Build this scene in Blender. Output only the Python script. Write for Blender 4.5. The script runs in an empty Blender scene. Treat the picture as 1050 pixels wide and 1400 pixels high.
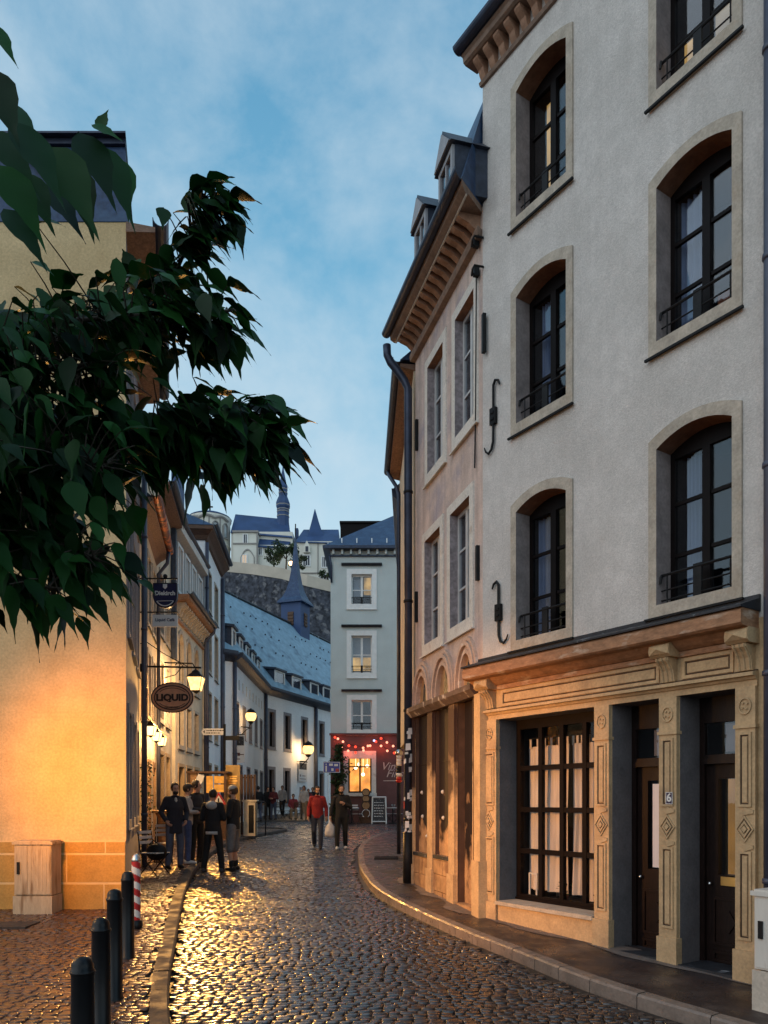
import bpy, bmesh, math, random
from mathutils import Vector, Matrix
R = math.radians
rnd = random.Random(7)
S = bpy.context.scene
COL = S.collection
FPX, HX, HY, CAMZ = 1050.0, 525.0, 1095.0, 1.9      # focal length in photo pixels, horizon point, eye height

# ------------------------------------------------------------------ terrain height along the street
GK = [(-12,-.75),(0,-.34),(7.7,0.0),(10.8,.15),(16.5,.38),(22.2,.53),(30,.70),(37,.88),(46,1.12),(60,1.4),(120,2.5),(400,4.0)]
def g(y):
    if y <= GK[0][0]: return GK[0][1]
    for (a, za), (b, zb) in zip(GK, GK[1:]):
        if y <= b:
            return za + (zb-za)*(y-a)/(b-a)
    return GK[-1][1]
def P(px, py, Y):
    return Vector(((px-HX)/FPX*Y, Y, CAMZ+(HY-py)/FPX*Y))
def X(px, Y): return (px-HX)/FPX*Y
def Z(py, Y): return CAMZ+(HY-py)/FPX*Y

# ------------------------------------------------------------------ materials
def new_mat(name):
    m = bpy.data.materials.new(name); m.use_nodes = True
    nt = m.node_tree; nt.nodes.clear()
    out = nt.nodes.new('ShaderNodeOutputMaterial')
    return m, nt, out
def mat(name, c, rough=.7, var=.18, scale=6.0, bump=.0, bscale=60.0, metal=0.0, spec=.4, c2=None, c2scale=1.2, c2lo=.5, c2hi=.62, rvar=0.0, stretch=None, coat=0.0, zst=None, streak=0.0):
    """procedural surface: base colour with cloudy variation, optional second stain colour, fine bump"""
    m, nt, out = new_mat(name)
    b = nt.nodes.new('ShaderNodeBsdfPrincipled'); nt.links.new(b.outputs[0], out.inputs[0])
    b.inputs['Roughness'].default_value = rough; b.inputs['Metallic'].default_value = metal
    b.inputs['Specular IOR Level'].default_value = spec
    b.inputs['Coat Weight'].default_value = coat
    tc = nt.nodes.new('ShaderNodeTexCoord'); vec = tc.outputs['Object']
    if stretch:
        mp = nt.nodes.new('ShaderNodeMapping'); mp.inputs['Scale'].default_value = stretch
        nt.links.new(vec, mp.inputs[0]); vec = mp.outputs[0]
    def noise(sc, det=4.0):
        n = nt.nodes.new('ShaderNodeTexNoise'); n.inputs['Scale'].default_value = sc; n.inputs['Detail'].default_value = det
        nt.links.new(vec, n.inputs['Vector']); return n
    n1 = noise(scale, 5)
    rp = nt.nodes.new('ShaderNodeValToRGB')
    rp.color_ramp.elements[0].position = .3; rp.color_ramp.elements[1].position = .7
    rp.color_ramp.elements[0].color = (*[max(0, x*(1-var)) for x in c], 1)
    rp.color_ramp.elements[1].color = (*[min(1, x*(1+var)) for x in c], 1)
    nt.links.new(n1.outputs['Fac'], rp.inputs[0]); col = rp.outputs[0]
    if c2:
        n2 = noise(c2scale, 6)
        r2 = nt.nodes.new('ShaderNodeValToRGB'); r2.color_ramp.elements[0].position = c2lo; r2.color_ramp.elements[1].position = c2hi
        src = n2.outputs['Fac']
        if zst:      # stain follows the height of the stone: soot above, clean below
            sz = nt.nodes.new('ShaderNodeSeparateXYZ'); nt.links.new(tc.outputs['Object'], sz.inputs[0])
            zr = nt.nodes.new('ShaderNodeMapRange'); zr.inputs[1].default_value = zst[0]; zr.inputs[2].default_value = zst[1]; zr.inputs[3].default_value = -.22; zr.inputs[4].default_value = .22
            nt.links.new(sz.outputs['Z'], zr.inputs[0]); aa = nt.nodes.new('ShaderNodeMath'); nt.links.new(src, aa.inputs[0]); nt.links.new(zr.outputs[0], aa.inputs[1]); src = aa.outputs[0]
        nt.links.new(src, r2.inputs[0])
        mx = nt.nodes.new('ShaderNodeMix'); mx.data_type = 'RGBA'
        nt.links.new(r2.outputs[0], mx.inputs[0]); nt.links.new(col, mx.inputs[6]); mx.inputs[7].default_value = (*c2, 1); col = mx.outputs[2]
    if streak:   # faint rain streaks running down the wall
        mp6 = nt.nodes.new('ShaderNodeMapping'); mp6.inputs['Scale'].default_value = (5,5,.22); nt.links.new(tc.outputs['Object'], mp6.inputs[0])
        n6 = nt.nodes.new('ShaderNodeTexNoise'); n6.inputs['Scale'].default_value = 1.6; n6.inputs['Detail'].default_value = 6; nt.links.new(mp6.outputs[0], n6.inputs['Vector'])
        mr6 = nt.nodes.new('ShaderNodeMapRange'); mr6.inputs[1].default_value = .36; mr6.inputs[2].default_value = .62; mr6.inputs[3].default_value = 1-streak*1.5; mr6.inputs[4].default_value = 1+streak*.4
        nt.links.new(n6.outputs['Fac'], mr6.inputs[0]); vm6 = nt.nodes.new('ShaderNodeVectorMath'); vm6.operation = 'SCALE'; nt.links.new(col, vm6.inputs[0]); nt.links.new(mr6.outputs[0], vm6.inputs['Scale']); col = vm6.outputs[0]
    if bump:     # fine grain and weathering in the colour itself
        n5 = noise(bscale*.6, 3); mr5 = nt.nodes.new('ShaderNodeMapRange'); mr5.inputs[1].default_value = .3; mr5.inputs[2].default_value = .7; mr5.inputs[3].default_value = .86; mr5.inputs[4].default_value = 1.11
        nt.links.new(n5.outputs['Fac'], mr5.inputs[0]); vm = nt.nodes.new('ShaderNodeVectorMath'); vm.operation = 'SCALE'; nt.links.new(col, vm.inputs[0]); nt.links.new(mr5.outputs[0], vm.inputs['Scale']); col = vm.outputs[0]
    nt.links.new(col, b.inputs['Base Color'])
    if rvar:
        n4 = noise(scale*1.7, 3); mr = nt.nodes.new('ShaderNodeMapRange')
        mr.inputs[1].default_value = .35; mr.inputs[2].default_value = .65
        mr.inputs[3].default_value = max(.02, rough-rvar); mr.inputs[4].default_value = rough+rvar
        nt.links.new(n4.outputs['Fac'], mr.inputs[0]); nt.links.new(mr.outputs[0], b.inputs['Roughness'])
    if bump:
        n3 = noise(bscale, 6); bp = nt.nodes.new('ShaderNodeBump'); bp.inputs['Strength'].default_value = bump; bp.inputs['Distance'].default_value = .01
        nt.links.new(n3.outputs['Fac'], bp.inputs['Height']); nt.links.new(bp.outputs[0], b.inputs['Normal'])
    return m
def emit(name, c, s, var=0.0, scale=3.0):
    m, nt, out = new_mat(name)
    e = nt.nodes.new('ShaderNodeEmission'); e.inputs[0].default_value = (*c, 1); e.inputs[1].default_value = s
    nt.links.new(e.outputs[0], out.inputs[0])
    if var:
        tc = nt.nodes.new('ShaderNodeTexCoord'); n = nt.nodes.new('ShaderNodeTexNoise'); n.inputs['Scale'].default_value = scale
        nt.links.new(tc.outputs['Object'], n.inputs[0]); mr = nt.nodes.new('ShaderNodeMapRange')
        mr.inputs[1].default_value = .3; mr.inputs[2].default_value = .7; mr.inputs[3].default_value = s*(1-var); mr.inputs[4].default_value = s*(1+var)
        nt.links.new(n.outputs['Fac'], mr.inputs[0]); nt.links.new(mr.outputs[0], e.inputs[1])
    return m
def glass(name, tint=(.8,.85,.9), base=.06):
    m, nt, out = new_mat(name)
    tr = nt.nodes.new('ShaderNodeBsdfTransparent'); tr.inputs[0].default_value = (*tint, 1)
    gl = nt.nodes.new('ShaderNodeBsdfGlossy'); gl.inputs['Roughness'].default_value = .02
    lw = nt.nodes.new('ShaderNodeLayerWeight'); lw.inputs[0].default_value = .5
    fr = nt.nodes.new('ShaderNodeMath'); fr.operation = 'POWER'; fr.inputs[1].default_value = 4.0; nt.links.new(lw.outputs['Facing'], fr.inputs[0])
    ad = nt.nodes.new('ShaderNodeMath'); ad.operation = 'ADD'; ad.inputs[1].default_value = base; ad.use_clamp = True
    tc = nt.nodes.new('ShaderNodeTexCoord'); n = nt.nodes.new('ShaderNodeTexNoise'); n.inputs['Scale'].default_value = 2.2
    nt.links.new(tc.outputs['Object'], n.inputs[0])
    bp = nt.nodes.new('ShaderNodeBump'); bp.inputs['Strength'].default_value = .05; bp.inputs['Distance'].default_value = .05
    nt.links.new(n.outputs['Fac'], bp.inputs['Height']); nt.links.new(bp.outputs[0], gl.inputs['Normal'])
    mx = nt.nodes.new('ShaderNodeMixShader')
    nt.links.new(fr.outputs[0], ad.inputs[0]); nt.links.new(ad.outputs[0], mx.inputs[0])
    nt.links.new(tr.outputs[0], mx.inputs[1]); nt.links.new(gl.outputs[0], mx.inputs[2]); nt.links.new(mx.outputs[0], out.inputs[0])
    return m
def leafmat(name, c, tr=.25):
    m, nt, out = new_mat(name)
    b = nt.nodes.new('ShaderNodeBsdfPrincipled'); b.inputs['Roughness'].default_value = .5; b.inputs['Specular IOR Level'].default_value = .16
    t = nt.nodes.new('ShaderNodeBsdfTranslucent'); mx = nt.nodes.new('ShaderNodeMixShader'); mx.inputs[0].default_value = tr
    tc = nt.nodes.new('ShaderNodeTexCoord'); n = nt.nodes.new('ShaderNodeTexNoise'); n.inputs['Scale'].default_value = 5.0
    nt.links.new(tc.outputs['Object'], n.inputs[0]); rp = nt.nodes.new('ShaderNodeValToRGB')
    gm = nt.nodes.new('ShaderNodeNewGeometry'); ad = nt.nodes.new('ShaderNodeMath'); ad.operation = 'MULTIPLY_ADD'; ad.inputs[1].default_value = .7; nt.links.new(gm.outputs['Random Per Island'], ad.inputs[0])
    mu = nt.nodes.new('ShaderNodeMath'); mu.operation = 'MULTIPLY'; mu.inputs[1].default_value = .45; nt.links.new(n.outputs['Fac'], mu.inputs[0]); nt.links.new(mu.outputs[0], ad.inputs[2])
    rp.color_ramp.elements[0].position = .25; rp.color_ramp.elements[1].position = .92
    rp.color_ramp.elements[0].color = (c[0]*.3, c[1]*.32, c[2]*.4, 1); rp.color_ramp.elements[1].color = (c[0]*1.9, c[1]*1.9, c[2]*1.3, 1)
    nt.links.new(ad.outputs[0], rp.inputs[0]); nt.links.new(rp.outputs[0], b.inputs['Base Color']); nt.links.new(rp.outputs[0], t.inputs[0])
    nt.links.new(b.outputs[0], mx.inputs[1]); nt.links.new(t.outputs[0], mx.inputs[2]); nt.links.new(mx.outputs[0], out.inputs[0])
    return m

M = {}
M['plaster_grey'] = mat('grey beige plaster', (.60,.56,.525), .9, .08, 5.0, .9, 75, c2=(.50,.465,.43), c2scale=1.1, c2lo=.42, c2hi=.78, streak=.025)
M['plaster_pink'] = mat('weathered pink plaster', (.60,.47,.41), .9, .12, 4, .35, 70, c2=(.40,.34,.36), c2scale=1.5, c2lo=.52, c2hi=.68, streak=.12)
M['stone'] = mat('yellow sandstone', (.43,.37,.30), .85, .2, 6, .3, 60, c2=(.34,.27,.20), c2scale=3.0, c2lo=.55, c2hi=.75)
M['stone_shop'] = mat('carved ochre sandstone', (.49,.335,.185), .82, .14, 5, .25, 60, c2=(.30,.20,.12), c2scale=2.0, c2lo=.56, c2hi=.74)
M['stone_roofcornice'] = mat('brown roof cornice', (.23,.155,.115), .8, .2, 8, .2, 40)
M['stone_wood'] = mat('red brown painted cornice', (.33,.17,.09), .75, .25, 8, .2, 40, c2=(.48,.36,.27), c2scale=3.0, c2lo=.58, c2hi=.7, stretch=(1,1,3))
M['stone_white'] = mat('white dressed stone', (.66,.62,.56), .8, .08, 8, .2, 60, c2=(.45,.38,.32), c2scale=4.0, c2lo=.6, c2hi=.75)
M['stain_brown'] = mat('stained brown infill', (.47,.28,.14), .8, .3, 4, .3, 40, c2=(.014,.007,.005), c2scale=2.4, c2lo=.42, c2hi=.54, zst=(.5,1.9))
M['line_shade'] = mat('painted shade line', (.07,.04,.025), .9, .3, 9)  # dark strips on the mouldings: shadow lines of the relief painted on
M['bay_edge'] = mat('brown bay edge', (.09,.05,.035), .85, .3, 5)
M['stone_orange'] = mat('rough ochre stone blocks', (.40,.24,.12), .85, .3, 5, .5, 30, c2=(.24,.13,.07), c2scale=3.0, c2lo=.5, c2hi=.7)
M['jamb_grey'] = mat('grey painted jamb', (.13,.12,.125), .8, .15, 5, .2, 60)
M['lead'] = mat('dark lead flashing', (.022,.024,.03), .6, .4, 5, .1, 30, c2=(.4,.42,.45), c2scale=4.0, c2lo=.64, c2hi=.72)
M['gutter'] = mat('dark zinc gutter', (.035,.045,.075), .4, .25, 6, metal=.4)
M['pipe'] = mat('painted drainpipe', (.05,.055,.085), .4, .2, 6, spec=.5)
M['iron'] = mat('black iron', (.010,.010,.011), .55, .3, 10, .1, 80, spec=.2)
M['frame_dark'] = mat('dark brown window frame', (.005,.003,.003), .5, .3, 10, spec=.12)
M['frame_white'] = mat('white window frame', (.72,.72,.70), .5, .06, 6)
M['frame_grey'] = mat('pale grey window frame', (.5,.5,.5), .5, .1, 6)
M['door_dark'] = mat('dark varnished door', (.012,.006,.005), .4, .4, 9, .1, 60, spec=.2, stretch=(6,6,1))
M['door_cream'] = mat('peeling cream door', (.62,.50,.36), .7, .12, 9, .2, 50, c2=(.3,.2,.12), c2scale=6, c2lo=.66, c2hi=.74)
M['room'] = mat('dark room', (.022,.018,.018), .9, .3, 2)
M['curtain'] = mat('blue grey curtain', (.30,.33,.42), .9, .12, 3)
M['curtain_warm'] = mat('cream curtain', (.66,.58,.52), .9, .14, 5, stretch=(6,6,.4))
M['glass'] = glass('window glass', (.75,.8,.86), .08)
M['glass_clear'] = glass('shop glass', (.92,.92,.92), .015)
M['slate'] = mat('blue slate', (.022,.05,.115), .5, .3, 14, .5, 18, spec=.35, c2=(.035,.075,.15), c2scale=3)
M['slate_pale'] = mat('weathered pale slate', (.22,.34,.43), .6, .14, 3.2, .8, 5, c2=(.09,.15,.215), c2scale=1.3, c2lo=.56, c2hi=.72, stretch=(1.2,.5,.5))
M['slate_dark'] = mat('dark slate', (.03,.038,.06), .5, .3, 10, .5, 22)
M['wood_soffit'] = mat('brown soffit boards', (.22,.13,.09), .75, .25, 12, .2, 40, stretch=(1,1,6))
M['plaster_orange'] = mat('cream ochre plaster', (.60,.44,.24), .9, .10, 3, .9, 45, c2=(.50,.35,.175), streak=.02, c2scale=.8, c2lo=.45, c2hi=.7)
M['plinth_block'] = mat('ochre plinth block', (.43,.255,.07), .85, .1, 5, .4, 60)
M['mortar_pale'] = mat('pale mortar', (.64,.47,.24), .85, .06, 9)
M['plaster_cream'] = mat('cream plaster', (.62,.53,.40), .9, .1, 4, .3, 80, c2=(.48,.39,.28), c2scale=1.0, c2lo=.5, c2hi=.7)
M['plaster_sand'] = mat('sand plaster', (.58,.45,.30), .9, .1, 4, .3, 80)
M['plaster_white'] = mat('white plaster', (.84,.85,.86), .9, .04, 2, .3, 60, c2=(.74,.75,.77), c2scale=.5, c2lo=.5, c2hi=.75)
M['plaster_mint'] = mat('pale grey green plaster', (.50,.55,.54), .9, .07, 1.2, .3, 60)
M['plaster_slategrey'] = mat('grey violet plaster', (.25,.235,.25), .9, .1, 3, .2, 60)
M['wine_red'] = mat('wine brown shopfront paint', (.115,.05,.048), .7, .12, 3)
M['fort'] = mat('dark rubble fortress stone', (.05,.054,.068), .95, .75, 1.6, 1.0, 1.2, c2=(.17,.17,.18), c2scale=1.1, c2lo=.56, c2hi=.66)
M['fort_top'] = mat('pale parapet stone', (.50,.44,.36), .9, .12, .6)
M['castle'] = mat('pale castle plaster', (.70,.68,.60), .9, .06, .3)
M['castle_trim'] = mat('grey castle trim', (.30,.28,.26), .9, .1, .5)
M['slate_far'] = mat('far blue slate', (.03,.065,.16), .6, .25, .4)
M['black_paint'] = mat('glossy black paint', (.006,.006,.007), .32, .3, 8, spec=.28)
M['red_paint'] = mat('red reflective paint', (.40,.02,.02), .4, .1, 6)
M['white_paint'] = mat('white paint', (.66,.65,.62), .4, .06, 6)
M['cabinet'] = mat('pale grey cabinet', (.62,.58,.52), .55, .08, 5, c2=(.40,.32,.24), c2scale=2.6, c2lo=.6, c2hi=.7, stretch=(3,3,.5))
M['cabinet_tan'] = mat('weathered tan cabinet', (.43,.34,.23), .6, .1, 5, .1, 40, c2=(.24,.16,.09), c2scale=3.0, c2lo=.55, c2hi=.66, stretch=(4,4,.5))
M['cabinet_base'] = mat('concrete cabinet base', (.52,.45,.37), .85, .12, 6, .2, 50)
M['brass'] = mat('brass', (.7,.45,.15), .3, .1, 8, metal=1)
M['chrome'] = mat('polished metal', (.6,.6,.6), .25, .1, 8, metal=1)
M['navy'] = mat('navy enamel', (.012,.014,.06), .35, .1, 4)
M['sign_brown'] = mat('copper brown sign board', (.55,.27,.16), .5, .15, 9)
M['sign_line'] = mat('dark sign lettering', (.025,.012,.01), .5, .1, 9)
M['sign_white'] = mat('off white sign board', (.68,.67,.66), .5, .05, 5)
M['sign_blue'] = mat('blue road sign', (.02,.05,.30), .4, .1, 5)
M['gold_board'] = mat('gilded menu board', (.24,.16,.06), .35, .3, 3, metal=.3)
M['wood_dark'] = mat('dark brown wood', (.09,.045,.025), .6, .3, 8, .2, 40, stretch=(1,1,6))
M['wood_mid'] = mat('oak wood', (.33,.19,.09), .6, .25, 8, .2, 40, stretch=(1,1,5))
M['chalk'] = mat('chalkboard', (.03,.03,.035), .7, .3, 14, c2=(.35,.35,.34), c2scale=22, c2lo=.62, c2hi=.66)
M['planter_leaf'] = leafmat('ivy leaves', (.035,.06,.03), .15)
M['leaf'] = leafmat('broad tree leaves', (.007,.036,.009), .16)
M['jamb_shaded'] = mat('grey brown window jamb', (.26,.215,.205), .85, .2, 6, .2, 50)  # darker than the stone surround: shade of the reveal put into the colour
M['jamb_brown'] = mat('brown window soffit', (.24,.12,.07), .75, .2, 8, .2, 40)  # browner and darker than the surround
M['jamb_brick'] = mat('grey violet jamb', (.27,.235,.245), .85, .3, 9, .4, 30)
M['leaf_far'] = leafmat('far shrub leaves', (.06,.085,.055), .2)
M['bark'] = mat('bark', (.05,.04,.03), .9, .3, 10, .5, 30)
M['skin'] = mat('skin', (.45,.26,.18), .6, .06, 9)
M['hair'] = mat('dark hair', (.02,.014,.011), .6, .3, 30)
EL = emit('lantern glow', (1,.60,.20), 2.6, .25, 9)
EL2 = emit('small lantern glow', (1,.68,.28), 3.2)
EW_ORANGE = emit('warm orange panes', (1,.36,.05), .85, .25, 6)
EW_WARM = emit('warm lit room', (1,.55,.16), .75, .6, 2.2)
EW_CREAM = emit('soft lit room', (1,.72,.42), .5, .4, 2.0)

# ------------------------------------------------------------------ mesh builder
class MB:
    def __init__(s): s.v = []; s.f = []; s.m = []
    def face(s, pts, mi=0):
        k = len(s.v); s.v += [Vector(p) for p in pts]; s.f.append(list(range(k, k+len(pts)))); s.m.append(mi); return s
    def hexa(s, p, mi=0):          # 8 points: bottom ring then top ring
        k = len(s.v); s.v += [Vector(q) for q in p]
        for f in ((0,3,2,1),(4,5,6,7),(0,1,5,4),(1,2,6,5),(2,3,7,6),(3,0,4,7)):
            s.f.append([k+i for i in f]); s.m.append(mi)
        return s
    def box(s, a, b, mi=0):
        x0,y0,z0 = a; x1,y1,z1 = b
        return s.hexa([(x0,y0,z0),(x1,y0,z0),(x1,y1,z0),(x0,y1,z0),(x0,y0,z1),(x1,y0,z1),(x1,y1,z1),(x0,y1,z1)], mi)
    def fbox(s, F, u0,u1,n0,n1,z0,z1, mi=0):
        return s.hexa([F.w(u0,n0,z0),F.w(u1,n0,z0),F.w(u1,n1,z0),F.w(u0,n1,z0),F.w(u0,n0,z1),F.w(u1,n0,z1),F.w(u1,n1,z1),F.w(u0,n1,z1)], mi)
    def ring(s, a, b, closed=True, mi=0, cap=False):   # two point loops joined by quads
        n = len(a); k = len(s.v); s.v += [Vector(p) for p in a]+[Vector(p) for p in b]
        for i in range(n if closed else n-1):
            j = (i+1) % n; s.f.append([k+i, k+j, k+n+j, k+n+i]); s.m.append(mi)
        return k
    def prism(s, a, b, mi=0):      # closed solid between two outlines
        n = len(a); k = s.ring(a, b, True, mi)
        s.f.append(list(range(k+n-1, k-1, -1))); s.m.append(mi); s.f.append(list(range(k+n, k+2*n))); s.m.append(mi); return s
    def fprism(s, F, out, n0, n1, mi=0):              # outline in (u,z), extruded along the normal
        return s.prism([F.w(u,n0,z) for u,z in out], [F.w(u,n1,z) for u,z in out], mi)
    def profile(s, F, prof, u0, u1, mi=0):            # outline in (n,z), extruded along the facade
        e = u1 if callable(u1) else (lambda n: u1)
        return s.prism([F.w(u0,n,z) for n,z in prof], [F.w(e(n),n,z) for n,z in prof], mi)
    def frame_ring(s, F, outer, inner, n0, n1, mi=0, jamb=None, soffit=None): # band between two outlines of equal count, with depth
        n = len(outer)
        O1=[F.w(u,n1,z) for u,z in outer]; I1=[F.w(u,n1,z) for u,z in inner]; O0=[F.w(u,n0,z) for u,z in outer]; I0=[F.w(u,n0,z) for u,z in inner]
        s.ring(O1, I1, True, mi); s.ring(O0, O1, True, mi); s.ring(I1, I0, True, mi if jamb is None else jamb); s.ring(I0, O0, True, mi)
        if soffit is not None:
            for q in range(n):
                if q >= 2 and q < n-1: s.m[-2*n+q] = soffit
        return s
    def tube(s, pts, r, seg=8, mi=0, cap=True):
        pts = [Vector(p) for p in pts]; rs = r if isinstance(r, (list, tuple)) else [r]*len(pts)
        k = len(s.v); up = Vector((0,0,1)); prev = None
        for i, p in enumerate(pts):
            d = (pts[min(i+1,len(pts)-1)]-pts[max(i-1,0)]).normalized()
            if prev is None:
                a = d.cross(up if abs(d.z) < .9 else Vector((1,0,0))).normalized()
            else:
                a = (prev - d*prev.dot(d)).normalized()
            prev = a; b = d.cross(a)
            for j in range(seg):
                t = 2*math.pi*j/seg; s.v.append(p + (a*math.cos(t)+b*math.sin(t))*rs[i])
        for i in range(len(pts)-1):
            for j in range(seg):
                q = (j+1) % seg; s.f.append([k+i*seg+j, k+i*seg+q, k+(i+1)*seg+q, k+(i+1)*seg+j]); s.m.append(mi)
        if cap:
            s.f.append([k+j for j in range(seg)][::-1]); s.m.append(mi)
            e = k+(len(pts)-1)*seg; s.f.append([e+j for j in range(seg)]); s.m.append(mi)
        return s
    def lathe(s, c, prof, seg=16, mi=0, sx=1.0, sy=1.0, rot=0.0):   # prof: (r,z) from bottom to top
        c = Vector(c); k = len(s.v)
        for r, z in prof:
            for j in range(seg):
                t = 2*math.pi*j/seg+rot; s.v.append(c+Vector((r*sx*math.cos(t), r*sy*math.sin(t), z)))
        for i in range(len(prof)-1):
            for j in range(seg):
                q = (j+1) % seg; s.f.append([k+i*seg+j, k+i*seg+q, k+(i+1)*seg+q, k+(i+1)*seg+j]); s.m.append(mi)
        s.f.append([k+j for j in range(seg)][::-1]); s.m.append(mi)
        e = k+(len(prof)-1)*seg; s.f.append([e+j for j in range(seg)]); s.m.append(mi)
        return s
    def ball(s, c, r, seg=10, rings=7, mi=0, sc=(1,1,1)):
        prof = []; c = Vector(c); k = len(s.v)
        for i in range(rings+1):
            a = -math.pi/2+math.pi*i/rings
            for j in range(seg):
                t = 2*math.pi*j/seg
                s.v.append(c+Vector((r*sc[0]*math.cos(a)*math.cos(t), r*sc[1]*math.cos(a)*math.sin(t), r*sc[2]*math.sin(a))))
        for i in range(rings):
            for j in range(seg):
                q = (j+1) % seg; s.f.append([k+i*seg+j, k+i*seg+q, k+(i+1)*seg+q, k+(i+1)*seg+j]); s.m.append(mi)
        return s
    def build(s, name, mats, parent=None, smooth=False, recalc=True, base=None):
        if not isinstance(mats, (list, tuple)): mats = [mats]
        off = Vector(base) if base is not None else (wloc(parent) if parent else Vector((0,0,0)))
        me = bpy.data.meshes.new(name)
        me.from_pydata([tuple(v-off) for v in s.v], [], s.f); me.update()
        for m in mats: me.materials.append(m)
        me.polygons.foreach_set('material_index', s.m)
        if recalc:
            bm = bmesh.new(); bm.from_mesh(me); bmesh.ops.remove_doubles(bm, verts=bm.verts, dist=1e-5)
            bmesh.ops.recalc_face_normals(bm, faces=bm.faces); bm.to_mesh(me); bm.free()
        if smooth: me.polygons.foreach_set('use_smooth', [True]*len(me.polygons))
        o = bpy.data.objects.new(name, me); COL.objects.link(o)
        if parent: o.parent = parent
        elif base is not None: o.location = off
        return o
def wloc(o):
    v = Vector((0,0,0))
    while o: v = v + o.location; o = o.parent
    return v
def tag(o, label, cat, group=None):
    o['label'] = label; o['category'] = cat
    if group: o['group'] = group
    return o
def thing(name, label, cat, loc, group=None):
    o = bpy.data.objects.new(name, None); COL.objects.link(o); o.location = loc; o.empty_display_size = .2
    return tag(o, label, cat, group)
def structure(o, kind='structure'): o['kind'] = kind; return o

class Fc:
    """vertical plane: u runs along it from a to b, n outward toward the street, z up"""
    def __init__(s, a, b, flip=False):
        s.a = Vector((a[0],a[1])); s.b = Vector((b[0],b[1])); d = s.b-s.a; s.L = d.length; s.d = d/s.L
        n = Vector((s.d.y,-s.d.x)); s.n = n if n.dot(-s.a) > 0 else -n
        if flip: s.n = -s.n
    def w(s, u, n, z):
        p = s.a+s.d*u+s.n*n; return Vector((p.x, p.y, z))
    def u(s, px, n=0.0):
        k = (px-HX)/FPX; a = s.a+s.n*n; return (k*a.y-a.x)/(s.d.x-k*s.d.y)
    def z(s, px, py, n=0.0):
        return CAMZ+(HY-py)/FPX*s.w(s.u(px,n), n, 0).y
    def gz(s, u): return g(s.w(u,0,0).y)
    @property
    def deg(s): return math.atan2(s.d.y, s.d.x)

def sheet(mb, F, u0, u1, z0, z1, holes, n=0.0, mi=0):
    """wall front with rectangular openings"""
    us = sorted({u0,u1,*[min(max(h[0],u0),u1) for h in holes],*[min(max(h[1],u0),u1) for h in holes]})
    zs = sorted({z0,z1,*[min(max(h[2],z0),z1) for h in holes],*[min(max(h[3],z0),z1) for h in holes]})
    for i in range(len(us)-1):
        for j in range(len(zs)-1):
            cu=(us[i]+us[i+1])/2; cz=(zs[j]+zs[j+1])/2
            if any(h[0]<cu<h[1] and h[2]<cz<h[3] for h in holes): continue
            mb.face([F.w(us[i],n,zs[j]),F.w(us[i+1],n,zs[j]),F.w(us[i+1],n,zs[j+1]),F.w(us[i],n,zs[j+1])], mi)
    return mb
def shell(mb, F, u0, u1, z0, z1, depth, holes, mi=0):
    sheet(mb, F, u0, u1, z0, z1, holes, 0, mi)
    A=F.w(u0,0,z0);B=F.w(u1,0,z0);C=F.w(u1,-depth,z0);D=F.w(u0,-depth,z0)
    up=Vector((0,0,z1-z0))
    for p,q in ((B,C),(C,D),(D,A)): mb.face([p,q,q+up,p+up],mi)
    mb.face([A+up,B+up,C+up,D+up],mi)
    return mb
def arc_outline(u0,u1,z0,zs,rise,seg=10):
    """closed outline: bottom-left, bottom-right, then over the (segmental) head back to the left"""
    pts=[(u0,z0),(u1,z0)]
    for i in range(seg+1):
        t=i/seg; u=u1+(u0-u1)*t; pts.append((u, zs+rise*(1-(2*t-1)**2)))
    return pts
def text_mesh(body, size, F, u, z, n, material, parent, name='lettering', ext=.006, shear=0.0, bold=0.0, align='CENTER', width=1.0, rev=False):
    cu = bpy.data.curves.new(name,'FONT'); cu.body=body; cu.size=size; cu.extrude=ext; cu.shear=shear; cu.offset=bold
    cu.align_x=align; cu.align_y='CENTER'; cu.resolution_u=3
    o = bpy.data.objects.new(name,cu); COL.objects.link(o)
    dg = bpy.context.evaluated_depsgraph_get()
    me = bpy.data.meshes.new_from_object(o.evaluated_get(dg)); bpy.data.objects.remove(o)
    ux = Vector((F.d.x,F.d.y,0)); nn = Vector((F.n.x,F.n.y,0)); zz=Vector((0,0,1))
    if ux.cross(zz).dot(nn) < 0: ux = -ux
    c = F.w(u,n,z) - wloc(parent)
    for v in me.vertices:
        x,y,zc = v.co; v.co = c+ux*(x*width)+zz*y+nn*zc
    me.materials.clear(); me.materials.append(material)
    t = bpy.data.objects.new(name, me); COL.objects.link(t); t.parent = parent
    return t

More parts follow.
